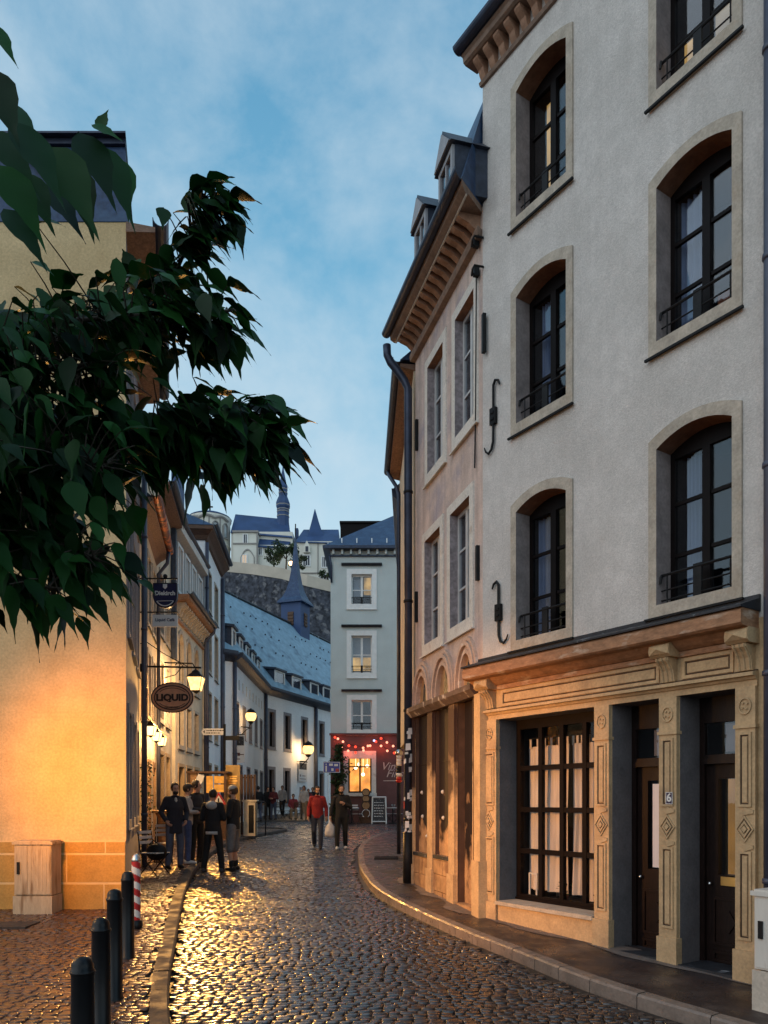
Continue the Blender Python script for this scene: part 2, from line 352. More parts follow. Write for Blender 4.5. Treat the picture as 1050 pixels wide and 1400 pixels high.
def window(bld, F, u0,u1,z0,z1, rise=0.0, D=.25, cols=2, rows=3, frame='frame_dark', pane='glass', room='room', sur=None, sw=.1, proud=.025, sillz=.16,
           rail=False, curtain=None, fw=.055, sash=True, label=None, jamb=None, roomdepth=.7):
    """one window of a building: its frame is the part, glass, stone surround, sill, railing and curtain are its sub-parts. returns the wall hole"""
    zt = z1+rise
    f = MB()
    n0,n1 = -D-.05,-D
    f.fbox(F,u0,u0+fw,n0,n1,z0,zt); f.fbox(F,u1-fw,u1,n0,n1,z0,zt)
    f.fbox(F,u0+fw,u1-fw,n0,n1,z0,z0+fw*1.3); f.fbox(F,u0+fw,u1-fw,n0,n1,z1-fw*1.2,zt)
    for i in range(1,cols):
        uc=u0+(u1-u0)*i/cols; w=fw*(.85 if (sash and cols==2) else .4); f.fbox(F,uc-w,uc+w,n0+.002,n1+.012,z0+fw*1.3,z1-fw*1.2)
    for j in range(1,rows):
        zc=z0+(z1-z0)*j/rows; f.fbox(F,u0+fw,u1-fw,n0+.006,n1-.006,zc-fw*.36,zc+fw*.36)
    w = f.build('window', M[frame], bld)
    if label: w['label']=label
    MB().fbox(F,u0+.01,u1-.01,n0+.018,n0+.026,z0+.01,zt-.01).build('pane', M[pane], w)
    b = MB(); d=n0-roomdepth; nn=n0-.004
    b.face([F.w(u0,d,z0),F.w(u1,d,z0),F.w(u1,d,zt),F.w(u0,d,zt)]); b.face([F.w(u0,nn,z0),F.w(u1,nn,z0),F.w(u1,d,z0),F.w(u0,d,z0)])
    b.face([F.w(u0,nn,zt),F.w(u1,nn,zt),F.w(u1,d,zt),F.w(u0,d,zt)]); b.face([F.w(u0,nn,z0),F.w(u0,d,z0),F.w(u0,d,zt),F.w(u0,nn,zt)]); b.face([F.w(u1,nn,z0),F.w(u1,d,z0),F.w(u1,d,zt),F.w(u1,nn,zt)])
    b.build('interior', M[room] if isinstance(room,str) else room, w)
    if curtain:
        c=MB(); k=24; a0,a1=curtain
        ua=u0+fw+(u1-u0-2*fw)*a0; ub=u0+fw+(u1-u0-2*fw)*a1
        top=[];bot=[]
        for i in range(k+1):
            t=i/k; uu=ua+(ub-ua)*t; nnn=n0-.08+.03*math.sin(t*k*1.15)
            top.append(F.w(uu,nnn,z1-.06)); bot.append(F.w(uu,nnn,z0+.04))
        c.ring(top,bot,False); c.build('curtain', M['curtain'], w, smooth=True, recalc=False)
    # reveal + surround
    if sur:
        s=MB(); inner=arc_outline(u0,u1,z0,z1,rise) ; outer=arc_outline(u0-sw,u1+sw,z0-sillz,z1+sw*1.05,rise*1.12)
        
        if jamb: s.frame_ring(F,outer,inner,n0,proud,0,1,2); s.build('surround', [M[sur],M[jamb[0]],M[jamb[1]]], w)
        else: s.frame_ring(F,outer,inner,n0,proud); s.build('surround', M[sur], w)
        si=MB(); si.fbox(F,u0-sw-.03,u1+sw+.03,proud+.003,proud+.035,z0-sillz-.012,z0-sillz+.012); si.build('sill', M['iron' if sur=='stone' else sur], w)
    else:
        s=MB(); inner=arc_outline(u0,u1,z0,z1,rise); s.ring([F.w(u,.0,z) for u,z in inner],[F.w(u,n0,z) for u,z in inner]); 
        s.build('reveal', M['stone_white'], w)
    if rail:
        r=MB(); zr=z0+.34
        for zz,rr in ((zr,.016),(z0+.17,.009),(z0+.06,.009)):
            r.tube([F.w(u0,-.07,zz),F.w(u1,-.07,zz)],rr,6)
        for tt in (.08,.92): r.tube([F.w(u0+(u1-u0)*tt,-.07,z0+.02),F.w(u0+(u1-u0)*tt,-.07,zr)],.009,6)
        r.fbox(F,(u0+u1)/2-.05,(u0+u1)/2+.05,-.085,-.06,z0+.02,zr+.03)
        r.tube([F.w(u0-.005,-.07,zr),F.w(u0+.03,-.02,zr-.03),F.w(u0+.02,-.02,zr-.1)],.014,6)
        r.build('railing', M['iron'], w)
    return (u0-.015,u1+.015,z0-.015,zt+.015)
# ------------------------------------------------------------------ light levels
LAMP_A=560.0; LAMP_L=3800.0; LAMP_B=3000.0; SUN=.72; SKY_STRENGTH=1.0; EXPOSURE=0.0
SKY_RAMP=[(0.0,(.74,.85,.91)),(.14,(.71,.84,.92)),(.34,(.46,.68,.82)),(.52,(.20,.47,.68)),(.74,(.10,.32,.53)),(1.0,(.09,.27,.47))]
CLOUD=.70; CLOUD_COL=(.64,.76,.84)
EW_CREAM2=emit('tower window light',(1,.8,.6),.6); EW_BAR=emit('wine bar glow',(1,.36,.07),1.5,.45,1.6); M['dormer_paint']=mat('grey dormer paint',(.30,.30,.32),.6,.1,6); EL_FAR=emit('far lamp glow',(1,.66,.35),6)
M['modillion']=mat('brown modillion stone',(.34,.19,.12),.8,.2,8,.2,50); M['arch_stone']=mat('pinkish arch stone',(.52,.37,.29),.85,.12,6,.2,50,c2=(.66,.60,.55),c2scale=5,c2lo=.6,c2hi=.7)
# ================================================================== RIGHT ROW
FR1 = Fc((1.412,10.98),(1.412+.5547*4.2,10.98-.832*4.2))     # grey house with the carved shopfront
_k = 4.34
FR2 = Fc((.577,14.09),(1.412,10.98))               # pink house with three arches
ox,oy = FR1.a
grey = thing('town_house','tall grey plastered house with brown arched windows above a carved stone shopfront','house',(ox,oy,.15))
holes=[]
rows1=((4.07,5.80),(7.0,8.70),(9.79,11.48))
warm = {(2,1):EW_CREAM}
for ri,(zb,zt) in enumerate(rows1):
    for ci,(ua,ub) in enumerate(((.705,1.602),(2.937,3.837))):
        rm = 'room'
        holes.append(window(grey,FR1,ua,ub,zb,zt,rise=.13,D=.23,cols=2,rows=3,sur='stone',sw=.105,sillz=.17 if ri else .15,jamb=('jamb_shaded','jamb_brown'),rail=True,room=rm,
                            curtain=((.0,.42) if (ri+ci)%2==0 else (.1,.36)) if ri<2 else None))
# lamp-lit strips seen inside the two top windows: real lit wall pieces in the room
lw=[o for o in grey.children if o.name.startswith('window')]
def lit_piece(win,F,u0,u1,z0,z1,n,m,name='lit_blind'):
    MB().fbox(F,u0,u1,n-.02,n,z0,z1).build(name,m,win)
lit_piece(lw[4],FR1,.93,1.0,9.85,11.3,-.33,EW_WARM)
lit_piece(lw[5],FR1,3.06,3.34,9.86,10.36,-.31,EW_WARM); lit_piece(lw[5],FR1,3.44,3.78,9.86,10.42,-.31,EW_CREAM)
lit_piece(lw[3],FR1,3.46,3.78,7.06,7.34,-.32,mat('terracotta pot',(.45,.13,.05),.8),'flower_pot')
# shopfront openings
SH_W=(.37,2.095,.50,3.03); SH_D1=(2.325,3.005,.02,3.03); SH_D2=(3.235,3.90,-.02,3.03)
holes += [SH_W,SH_D1,SH_D2]
b=MB(); shell(b,FR1,0,4.2,-.6,12.48,7.0,holes); b.build('wall',M['plaster_grey'],grey)
# shop ground floor cladding (ochre stone), 2 cm proud of the plaster
b=MB(); sheet(b,FR1,.0,4.2,-.6,3.70,[SH_W,SH_D1,SH_D2],n=.02); b.build('shop_cladding',M['stone_shop'],grey)
# cornice profile (n,z)
b=MB(); b.profile(FR1,[(.02,3.50),(.07,3.505),(.12,3.53),(.2,3.59),(.30,3.60),(.33,3.62),(.33,3.74),(.30,3.765),(.02,3.765)],-.06,4.12)
b.profile(FR1,[(.02,3.44),(.055,3.44),(.055,3.499),(.02,3.499)],-.02,4.10); b.build('shop_cornice',M['stone_wood'],grey)
b=MB(); b.profile(FR1,[(.0,3.766),(.35,3.766),(.35,3.785),(.03,3.89),(.03,3.93),(.0,3.93)],-.07,4.13)
b.build('lead_flashing',M['lead'],grey)
b=MB(); b.profile(FR1,[(.02,3.03),(.055,3.03),(.055,3.09),(.075,3.10),(.09,3.125),(.13,3.13),(.13,3.165),(.05,3.18),(.02,3.18)],-.01,4.12); b.build('architrave',M['stone_shop'],grey)
b=MB(); b.profile(FR1,[(.02,3.182),(.052,3.182),(.052,3.194),(.02,3.194)],-.005,4.115); b.profile(FR1,[(.02,3.092),(.058,3.092),(.058,3.099),(.02,3.099)],-.005,4.115); b.build('architrave_shade_line',M['line_shade'],grey)
def panel(F,u0,u1,z0,z1,n,w=.035,h=.018,mats='stone_shop',name='frieze_panel'):
    b=MB()
    b.frame_ring(F,[(u0,z0),(u1,z0),(u1,z1),(u0,z1)],[(u0+w,z0+w),(u1-w,z0+w),(u1-w,z1-w),(u0+w,z1-w)],n,n+h)
    b.fbox(F,u0+w*1.7,u1-w*1.7,n,n+h*.7,z0+w*1.7,z1-w*1.7)
    b.build(name,M[mats],grey)
    e=MB(); q=w*1.15; e.frame_ring(F,[(u0+q,z0+q),(u1-q,z0+q),(u1-q,z1-q),(u0+q,z1-q)],[(u0+q+.014,z0+q+.014),(u1-q-.014,z0+q+.014),(u1-q-.014,z1-q-.014),(u0+q+.014,z1-q-.014)],n,n+.004); e.build('shade_line',M['line_shade'],grey)  # thin dark strip stands in for the moulding's shadow line
panel(FR1,.42,2.98,3.205,3.425,.02); panel(FR1,3.27,3.86,3.205,3.425,.02)
PIL=((.085,.365),(2.10,2.32),(3.01,3.23),(3.905,4.115))
for i,(ua,ub) in enumerate(PIL):
    gz=FR1.gz((ua+ub)/2)
    b=MB()
    base=.50 if i<2 else .42
    b.fbox(FR1,ua-.015,ub+.015,.0,.10,gz-.3,base)                      # plinth block
    b.fbox(FR1,ua,ub,.0,.075,base,3.03)
    b.fbox(FR1,ua-.012,ub+.012,.0,.092,2.62,2.655)                     # astragal below the medallion
    w=ub-ua; zc=1.62
    for za,zb in ((base+.10,zc-.22),(zc+.22,2.58)):                    # sunk panels drawn by raised rims
        b.frame_ring(FR1,[(ua+.035,za),(ub-.035,za),(ub-.035,zb),(ua+.035,zb)],[(ua+.06,za+.025),(ub-.06,za+.025),(ub-.06,zb-.025),(ua+.06,zb-.025)],.075,.092)
        b.fbox(FR1,ua+.08,ub-.08,.075,.086,za+.05,zb-.05)
    pil=b.build('pilaster',M['stone_shop'],grey)
    for za,zb in ((base+.10,zc-.22),(zc+.22,2.58)):
        e=MB(); e.frame_ring(FR1,[(ua+.061,za+.026),(ub-.061,za+.026),(ub-.061,zb-.026),(ua+.061,zb-.026)],[(ua+.074,za+.039),(ub-.074,za+.039),(ub-.074,zb-.039),(ua+.074,zb-.039)],.075,.079); e.build('shade_line',M['line_shade'],pil)
    o=MB(); uc=(ua+ub)/2
    def chev(r0,r1,keep):
        pts=[(uc,zc-r1),(uc+r1*.72,zc),(uc,zc+r1),(uc-r1*.72,zc)]; pi=[(uc,zc-r0),(uc+r0*.72,zc),(uc,zc+r0),(uc-r0*.72,zc)]
        o.frame_ring(FR1,pts,pi,.075,.093)
    chev(.055,.085,0); chev(.11,.135,0)
    for dz in (-.19,.19):
        o.fprism(FR1,[(uc-.02,zc+dz*.72),(uc+.09,zc+dz*.72+(-.10 if dz>0 else .10)*-.2),(uc+.09,zc+dz),(uc-.0,zc+dz*1.15)],.075,.091)
    o.fprism(FR1,[(uc,zc-.035),(uc+.03,zc),(uc,zc+.035),(uc-.03,zc)],.075,.10)
    o.build('carved_diamond',M['stone_shop'],grey)
    o=MB()
    for r0,r1 in ((.088,.107),(.038,.052)):
        pts=[(uc+r1*.0,zc-r1),(uc+r1*.72,zc),(uc,zc+r1)]; pi=[(uc,zc-r0),(uc+r0*.72,zc),(uc,zc+r0)]
        o.hexa([FR1.w(*q) for q in ((pts[0][0],.075,pts[0][1]),(pts[1][0],.075,pts[1][1]),(pi[1][0],.075,pi[1][1]),(pi[0][0],.075,pi[0][1]),(pts[0][0],.08,pts[0][1]),(pts[1][0],.08,pts[1][1]),(pi[1][0],.08,pi[1][1]),(pi[0][0],.08,pi[0][1]))])
        o.hexa([FR1.w(*q) for q in ((pts[1][0],.075,pts[1][1]),(pts[2][0],.075,pts[2][1]),(pi[2][0],.075,pi[2][1]),(pi[1][0],.075,pi[1][1]),(pts[1][0],.08,pts[1][1]),(pts[2][0],.08,pts[2][1]),(pi[2][0],.08,pi[2][1]),(pi[1][0],.08,pi[1][1]))])
    o.build('diamond_shade_line',M['line_shade'],grey)
    o=MB(); t=[(uc+.07*math.cos(a),2.84+.085*math.sin(a)) for a in [2*math.pi*k/20 for k in range(20)]]; ti=[(uc+.055*math.cos(a),2.84+.07*math.sin(a)) for a in [2*math.pi*k/20 for k in range(20)]]
    o.frame_ring(FR1,t,ti,.075,.09)
    for a in range(4):
        aa=a*math.pi/2+.6; o.fprism(FR1,[(uc+.012*math.cos(aa+q)+.03*math.cos(aa),2.84+.012*math.sin(aa+q)+.035*math.sin(aa)) for q in (0,1.57,3.14,4.71)],.075,.092)
    o.build('medallion',M['stone_shop'],grey)
# scroll brackets (consoles) above three of the pilasters
for ua,ub in ((.10,.33),(3.02,3.23),(3.91,4.11)):
    o=MB()
    prof=[(.02,3.185),(.075,3.19),(.085,3.25),(.10,3.31),(.14,3.37),(.185,3.41),(.19,3.44),(.02,3.44)]
    o.profile(FR1,prof,ua+.025,ub-.025)
    o.profile(FR1,[(.02,3.445),(.20,3.445),(.235,3.47),(.245,3.52),(.235,3.57),(.20,3.592),(.02,3.592)],ua-.02,ub+.02)
    uc=(ua+ub)/2
    for du in (-.055,0,.055):
        pts=[FR1.w(uc+du,n+.008,z) for n,z in prof[1:7]]; o.tube(pts,.011,5)
    fc=[FR1.w(ua-.01,.243,3.47),FR1.w(ub+.01,.243,3.47),FR1.w(ub+.01,.243,3.57),FR1.w(ua-.01,.243,3.57)]; ap=FR1.w(uc,.29,3.52)
    for i in range(4): o.face([fc[i],fc[(i+1)%4],ap])
    o.build('scroll_bracket',M['stone_shop'],grey)
# window jambs, sill, riser and big leaded window
def jambs(F,h,D,bld,name='jamb',m='jamb_grey'):
    u0,u1,z0,z1=h; b=MB()
    b.face([F.w(u0,.02,z0),F.w(u0,-D,z0),F.w(u0,-D,z1),F.w(u0,.02,z1)]); b.face([F.w(u1,.02,z0),F.w(u1,-D,z0),F.w(u1,-D,z1),F.w(u1,.02,z1)])
    b.face([F.w(u0,.02,z1),F.w(u0,-D,z1),F.w(u1,-D,z1),F.w(u1,.02,z1)]); b.face([F.w(u0,.0,z0),F.w(u0,-D,z0),F.w(u1,-D,z0),F.w(u1,.0,z0)])
    b.build(name,M[m],bld,recalc=False)
jambs(FR1,SH_W,.36,grey); jambs(FR1,SH_D1,.36,grey); jambs(FR1,SH_D2,.36,grey)
b=MB(); b.fbox(FR1,.375,2.09,-.28,.11,.47,.52); b.build('shop_sill',M['stone'],grey)
b=MB(); b.fbox(FR1,.385,2.085,.021,.06,-.4,.469)
b.fbox(FR1,.60,.606,.06,.0615,.0,.469); b.fbox(FR1,1.22,1.226,.06,.0615,.0,.469)
b.build('stall_riser',M['stone_shop'],grey)
D=-.30; b=MB(); u0,u1,z0,z1=SH_W; zf=.525
b.fbox(FR1,u0+.002,u0+.085,D-.06,D,zf,3.028); b.fbox(FR1,u1-.085,u1-.002,D-.06,D,zf,3.028); b.fbox(FR1,u0+.085,u1-.085,D-.06,D,zf,.60); b.fbox(FR1,u0+.085,u1-.085,D-.06,D,2.90,3.028)
b.fbox(FR1,u0+.01,u1-.01,D,D+.03,zf,.555)
for i in range(1,4):
    uc=u0+.085+(u1-u0-.17)*i/4; b.fbox(FR1,uc-.034,uc+.034,D-.05,D+.012,.60,2.90)
for j in range(1,4):
    zc=.60+2.30*j/4+.03; b.fbox(FR1,u0+.085,u1-.085,D-.045,D+.006,zc-.034,zc+.034)
sw=b.build('shop_window',M['frame_dark'],grey)
MB().fbox(FR1,u0+.02,u1-.02,D-.035,D-.028,.56,3.0).build('pane',M['glass_clear'],sw)
b=MB(); d=-1.25
b.face([FR1.w(u0,d,.5),FR1.w(u1,d,.5),FR1.w(u1,d,3.02),FR1.w(u0,d,3.02)])
for uu in (u0,u1): b.face([FR1.w(uu,-.362,.5),FR1.w(uu,d,.5),FR1.w(uu,d,3.02),FR1.w(uu,-.362,3.02)])
for zz in (.5,3.02): b.face([FR1.w(u0,-.362,zz),FR1.w(u1,-.362,zz),FR1.w(u1,d,zz),FR1.w(u0,d,zz)])
b.build('interior',M['room'],sw)
# cream curtains hung from tabs behind the panes, with gaps between the drops
for ca,cb in ((.44,.80),(.83,1.22),(1.25,1.45),(1.50,1.80),(1.83,2.06)):
    c=MB(); k=18; top=[];bot=[];mid=[]
    for i in range(k+1):
        t=i/k; uu=ca+(cb-ca)*t; fl=.035*math.sin(t*7+ca*9)+.014*math.sin(t*19); top.append(FR1.w(uu,-.47+fl*.5,2.66+rnd.uniform(-.004,.004))); mid.append(FR1.w(uu+.02*math.sin(t*4),-.47+fl,1.7)); bot.append(FR1.w(uu+.04*math.sin(ca*8),-.47+fl*1.3,.66 if ca<1.4 else .60))
    c.ring(top,mid,False); c.ring(mid,bot,False)
    for t in (.12,.5,.88):
        uu=ca+(cb-ca)*t; c.fbox(FR1,uu-.018,uu+.018,-.475,-.465,2.64,2.78)
    c.build('curtain',M['curtain_warm'],sw,smooth=True,recalc=False)
MB().tube([FR1.w(u0+.05,-.47,2.775),FR1.w(u1-.05,-.47,2.775)],.012,6).build('curtain_rod',M['iron'],sw)
# things standing on the window board
c=FR1.w(.60,-.40,.525); b=MB(); b.frame_ring(FR1,[(.53,.53),(.69,.53),(.69,.90),(.53,.90)],[(.555,.555),(.665,.555),(.665,.875),(.555,.875)],-.40,-.385)
tag(b.build('picture_frame',M['white_paint'],base=c),'small white frame standing inside the shop window','picture frame')
for uu,hh,lab in ((1.18,.26,'small dark potted plant on the window board behind the panes'),(1.80,.34,'taller potted plant at the right end of the window board')):
    c=FR1.w(uu,-.40,.53); t=thing('potted_plant',lab,'potted plant',c,'plants in the shop window')
    MB().lathe(c,[(.045,0),(.06,.10),(.065,.11),(.055,.105)],12).build('pot',mat('clay pot',(.35,.14,.08),.8),t,True)
    l=MB()
    for q in range(46):
        a=rnd.uniform(0,6.28); rr=rnd.uniform(.0,.09); p=c+Vector((rr*math.cos(a),rr*math.sin(a),.11+rnd.uniform(0,hh-.1)))
        e=Vector((math.cos(a),math.sin(a),rnd.uniform(-.2,.8))).normalized()*.06; sdir=Vector((-math.sin(a),math.cos(a),0))*.02
        l.face([p,p+e*.5+sdir,p+e,p+e*.5-sdir])
    l.build('foliage',M['planter_leaf'],t,recalc=False)
# the two doors, steps, letter plates
def door(F,h,tall_glass,lit):
    u0,u1,z0,z1=h; n=-.33; b=MB()
    b.fbox(F,u0,u0+.06,n-.06,n,z0,z1); b.fbox(F,u1-.06,u1,n-.06,n,z0,z1); b.fbox(F,u0+.06,u1-.06,n-.06,n,z1-.28,z1); b.fbox(F,u0+.06,u1-.06,n-.06,n+.05,2.30,2.36); b.fbox(F,u0+.06,u1-.06,n-.06,n+.03,2.36,2.40)
    b.fbox(F,u0+.06,u1-.06,n-.10,n-.04,z0,.98)
    b.fbox(F,u0+.06,u0+.20,n-.10,n-.04,.98,2.30); b.fbox(F,u1-.20,u1-.06,n-.10,n-.04,.98,2.30); b.fbox(F,u0+.20,u1-.20,n-.10,n-.04,2.14,2.30); b.fbox(F,u0+.20,u1-.20,n-.10,n-.04,.98,1.10)
    for za,zb in ((.16,.28),(.34,.86)):
        b.frame_ring(F,[(u0+.14,za),(u1-.14,za),(u1-.14,zb),(u0+.14,zb)],[(u0+.17,za+.03),(u1-.17,za+.03),(u1-.17,zb-.03),(u0+.17,zb-.03)],n-.04,n-.02)
    dz=(u0+u1)/2; b.fprism(F,[(dz-.08,.60),(dz,.48),(dz+.08,.60),(dz,.72)],n-.04,n-.022)
    d=b.build('door',M['door_dark'],grey)
    MB().fbox(F,u0+.19,u1-.19,n-.075,n-.068,1.09,2.15).build('glass_panel',M['glass'],d)
    MB().fbox(F,u0+.07,u1-.07,n-.045,n-.038,2.40,2.76).build('transom_pane',M['glass'],d)
    r=MB(); dd=n-.9
    r.face([F.w(u0,dd,0),F.w(u1,dd,0),F.w(u1,dd,3.02),F.w(u0,dd,3.02)])
    for uu in (u0+.001,u1-.001): r.face([F.w(uu,n-.06,0),F.w(uu,dd,0),F.w(uu,dd,3.02),F.w(uu,n-.06,3.02)])
    r.face([F.w(u0,n-.06,3.02),F.w(u1,n-.06,3.02),F.w(u1,dd,3.02),F.w(u0,dd,3.02)]); r.build('hallway',M['room'],d)
    if lit: 
        MB().fbox(F,u0+.22,u0+.32,n-.2,n-.19,1.1,2.14).build('lit_panel',EW_WARM2,d)
        MB().fbox(F,u1-.32,u1-.22,n-.2,n-.19,1.1,2.14).build('lit_panel',EW_WARM2,d)
        MB().fbox(F,u0+.24,u1-.10,n-.035,n-.02,.99,1.085).build('letter_plate',M['brass'],d)
    else:
        MB().fbox(F,u0+.26,u1-.22,n-.066,n-.05,1.12,2.10).build('sky_reflection',mat('painted pane reflection',(.62,.62,.66),.3,.05,5),d)  # white slab: reflection of bright sky and wall painted as colour
        MB().fbox(F,u0+.40,u0+.56,n-.035,n-.02,.985,1.005).build('letter_plate',M['brass'],d); MB().fbox(F,u0+.40,u0+.52,n-.035,n-.015,1.06,1.085).build('handle',M['chrome'],d)
    MB().fbox(F,u0+.28,u1-.08,n-.062,n-.052,2.43,2.73).build('transom_reflection',mat('painted pinkish reflection',(.5,.33,.26),.8),d)  # pinkish slab: reflection of the lit wall painted behind the transom glass
    MB().ball(F.w(u0+.12,n-.005,1.0),.022,8,6).build('door_knob',M['chrome'],d,True)
EW_WARM2=emit('hall lamp light',(1,.42,.07),.42,.4,2)
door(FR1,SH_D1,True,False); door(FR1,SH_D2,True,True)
for h in (SH_D1,SH_D2):
    zg=FR1.gz(h[0]); b=MB(); b.fbox(FR1,h[0]+.02,h[1]-.02,-.55,.08,zg-.25,zg+.105 if h is SH_D1 else zg+.12); b.build('doorstep',M['lead'],grey)
# house number
b=MB(); c=FR1.w(3.155,.0765,1.93); b.fbox(FR1,3.115,3.20,.0925,.10,1.865,1.995); pl=b.build('number_plate',M['navy'],grey)
b=MB(); b.frame_ring(FR1,[(3.115,1.865),(3.20,1.865),(3.20,1.995),(3.115,1.995)],[(3.121,1.871),(3.194,1.871),(3.194,1.989),(3.121,1.989)],.1,.1025); b.build('plate_rim',M['white_paint'],pl)
text_mesh('6',.125,FR1,3.1575,1.932,.1035,M['white_paint'],pl,'numeral',.001,bold=.003)
# wall anchors
def anchor(F,u,z,h,flip,bld,kind='s'):
    b=MB(); s=-1 if flip else 1
    if kind=='s':
        pts=[(u-.13*s,z+h*.40),(u-.10*s,z+h*.47),(u-.04*s,z+h*.5),(u,z+h*.44),(u,z+h*.1),(u,z-h*.1),(u+.005*s,z-h*.36),(u+.04*s,z-h*.46),(u+.10*s,z-h*.5),(u+.16*s,z-h*.45),(u+.19*s,z-h*.38)]
        b.tube([F.w(a,.035,c) for a,c in pts],[.012,.018,.02,.02,.02,.02,.02,.02,.018,.014,.008],6)
        b.fbox(F,u-.055,u+.055,.01,.06,z-.115,z+.115); b.fbox(F,u-.035,u+.035,.06,.075,z+.03,z+.06); b.fbox(F,u-.035,u+.035,.06,.075,z-.06,z-.03)
    else: b.fbox(F,u-.03,u+.03,.0,.05,z-h/2,z+h/2)
    b.build('wall_anchor',M['iron'],bld)
anchor(FR1,FR1.u(684),FR1.z(684,838),.88,False,grey); anchor(FR1,FR1.u(677),FR1.z(677,570),.98,True,grey)
# roof cornice: frieze, modillions, soffit, gutter
b=MB(); b.profile(FR1,[(.0,12.10),(.04,12.10),(.06,12.14),(.0,12.14)],-.02,4.2); b.profile(FR1,[(.0,12.38),(.22,12.38),(.26,12.40),(.27,12.46),(.30,12.49),(.0,12.49)],-.12,4.2); b.build('cornice',M['stone_roofcornice'],grey)
for q in range(20):
    u=.02+q*.21; b=MB(); b.profile(FR1,[(.0,12.15),(.05,12.15),(.08,12.20),(.10,12.26),(.17,12.31),(.20,12.34),(.20,12.379),(.0,12.379)],u,u+.10); b.build('modillion',M['modillion'],grey)
def gutter_mb(F,n,z,r,u0,u1,seg=8):
    b=MB(); pr=[(n+r*math.cos(a),z+r*math.sin(a)) for a in [math.pi+math.pi*k/seg for k in range(seg+1)]]; pi=[(n+(r-.012)*math.cos(a),z+(r-.012)*math.sin(a)) for a in [2*math.pi-math.pi*k/seg for k in range(seg+1)]]
    b.profile(F,pr+pi,u0,u1); return b
gutter_mb(FR1,.34,12.58,.085,-.16,4.2).build('gutter',M['gutter'],grey)
b=MB(); b.prism([FR1.w(-.14,.30,12.495),FR1.w(-.14,-1.3,15.2),FR1.w(-.14,-7,15.2),FR1.w(-.14,-7,12.495)],[FR1.w(4.2,.30,12.495),FR1.w(4.2,-1.3,15.2),FR1.w(4.2,-7,15.2),FR1.w(4.2,-7,12.495)]); b.build('roof',M['slate'],grey)
# ------------------------------------------------------------------ near neighbour (only its edge shows) + drainpipe
FR0=Fc(FR1.w(4.2,.0,0).to_2d(),FR1.w(9.5,.0,0).to_2d())
nb=thing('town_house','dark brown house beyond the drainpipe at the right edge','house',FR0.w(0,0,g(7)))
hs=[window(nb,FR0,1.2+q*1.9,2.1+q*1.9,zz,zz+1.7,D=.2,sur='stone',sw=.1) for q in range(2) for zz in (4.2,7.2)]
b=MB(); shell(b,FR0,0.01,5.3,-.8,11,7,hs); b.build('wall',M['stain_brown'],nb)
b=MB(); b.prism([FR0.w(.02,.4,11.002),FR0.w(.02,-3.5,14),FR0.w(.02,-7,11.002)],[FR0.w(5.3,.4,11.002),FR0.w(5.3,-3.5,14),FR0.w(5.3,-7,11.002)]); b.build('roof',M['slate'],nb)
def pipe(F,u,n,z0,z1,r,label,name='drainpipe',foot=None,elbow=None,m='pipe'):
    t=thing(name,label,'drainpipe',F.w(u,n,z0)); b=MB()
    pts=[F.w(u,n,z0),F.w(u,n,z1)]
    if elbow: pts=[F.w(u,n,z0),F.w(u,n,z1-.5)]+[F.w(u+a,n+c,z1-.5+d) for a,c,d in elbow]
    b.tube(pts,r,12); b.build('pipe',M[m],t,True)
    z=z0+1.2
    while z<z1-.5:
        MB().lathe(F.w(u,n,z),[(r,0),(r+.014,.006),(r+.014,.05),(r,.056)],12).build('collar',M['iron'] if foot else M[m],t,True); z+=2.0
    if foot: MB().tube([F.w(u,n,z0),F.w(u,n,z0+foot)],r+.022,12).build('cast_iron_foot',M['iron'],t,True)
    return t
pipe(FR0,.07,.09,-.1,12.2,.055,'blue grey drainpipe at the right edge, beside the carved shopfront',m='pipe')
# ------------------------------------------------------------------ PINK HOUSE
pink=thing('town_house','weathered pink house with three stone arches over brown blocked shop bays','house',FR2.w(0,0,g(14)))
L2=FR2.L
holes=[]
wins=[(FR2.u(586),FR2.u(607),7.58,9.42),(FR2.u(623.8),FR2.u(649.4),7.58,9.42),(FR2.u(582),FR2.u(603),4.64,6.45),(FR2.u(617),FR2.u(643.5),4.64,6.45)]
for i,(ua,ub,zb,zt) in enumerate(wins):
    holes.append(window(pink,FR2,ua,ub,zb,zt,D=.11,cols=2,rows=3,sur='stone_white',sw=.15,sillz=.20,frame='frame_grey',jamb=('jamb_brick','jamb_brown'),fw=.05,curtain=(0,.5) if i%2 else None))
BAYS=[(FR2.u(570),FR2.u(588.5)),(FR2.u(597.5),FR2.u(618)),(FR2.u(628),FR2.u(648.5))]; CD=(FR2.u(649.6),FR2.u(657))
gb=[(BAYS[0][0],BAYS[0][1],.98,3.42),(BAYS[1][0],BAYS[1][1],1.0,3.42),(BAYS[2][0],BAYS[2][1],.30,3.42),(CD[0],CD[1],.30,3.42)]
ARC=[]
for px0,px1 in ((566.5,592.5),(592.5,624),(624,657)):
    ua,ub=FR2.u(px0),FR2.u(px1); ARC.append((ua,ub))
holes+=[(a+.16,b-.16,3.60,4.12) for a,b in ARC]
b=MB(); shell(b,FR2,0,L2,-.5,10.4,6.5,holes+gb); b.build('wall',M['plaster_pink'],pink)
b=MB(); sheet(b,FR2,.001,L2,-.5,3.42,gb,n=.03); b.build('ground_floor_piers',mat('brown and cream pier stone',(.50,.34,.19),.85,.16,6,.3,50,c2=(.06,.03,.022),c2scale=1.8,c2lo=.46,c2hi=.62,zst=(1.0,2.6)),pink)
for (ua,ub,za,zb) in gb: jambs(FR2,(ua,ub,za,zb),.12,pink,'bay_reveal','bay_edge')
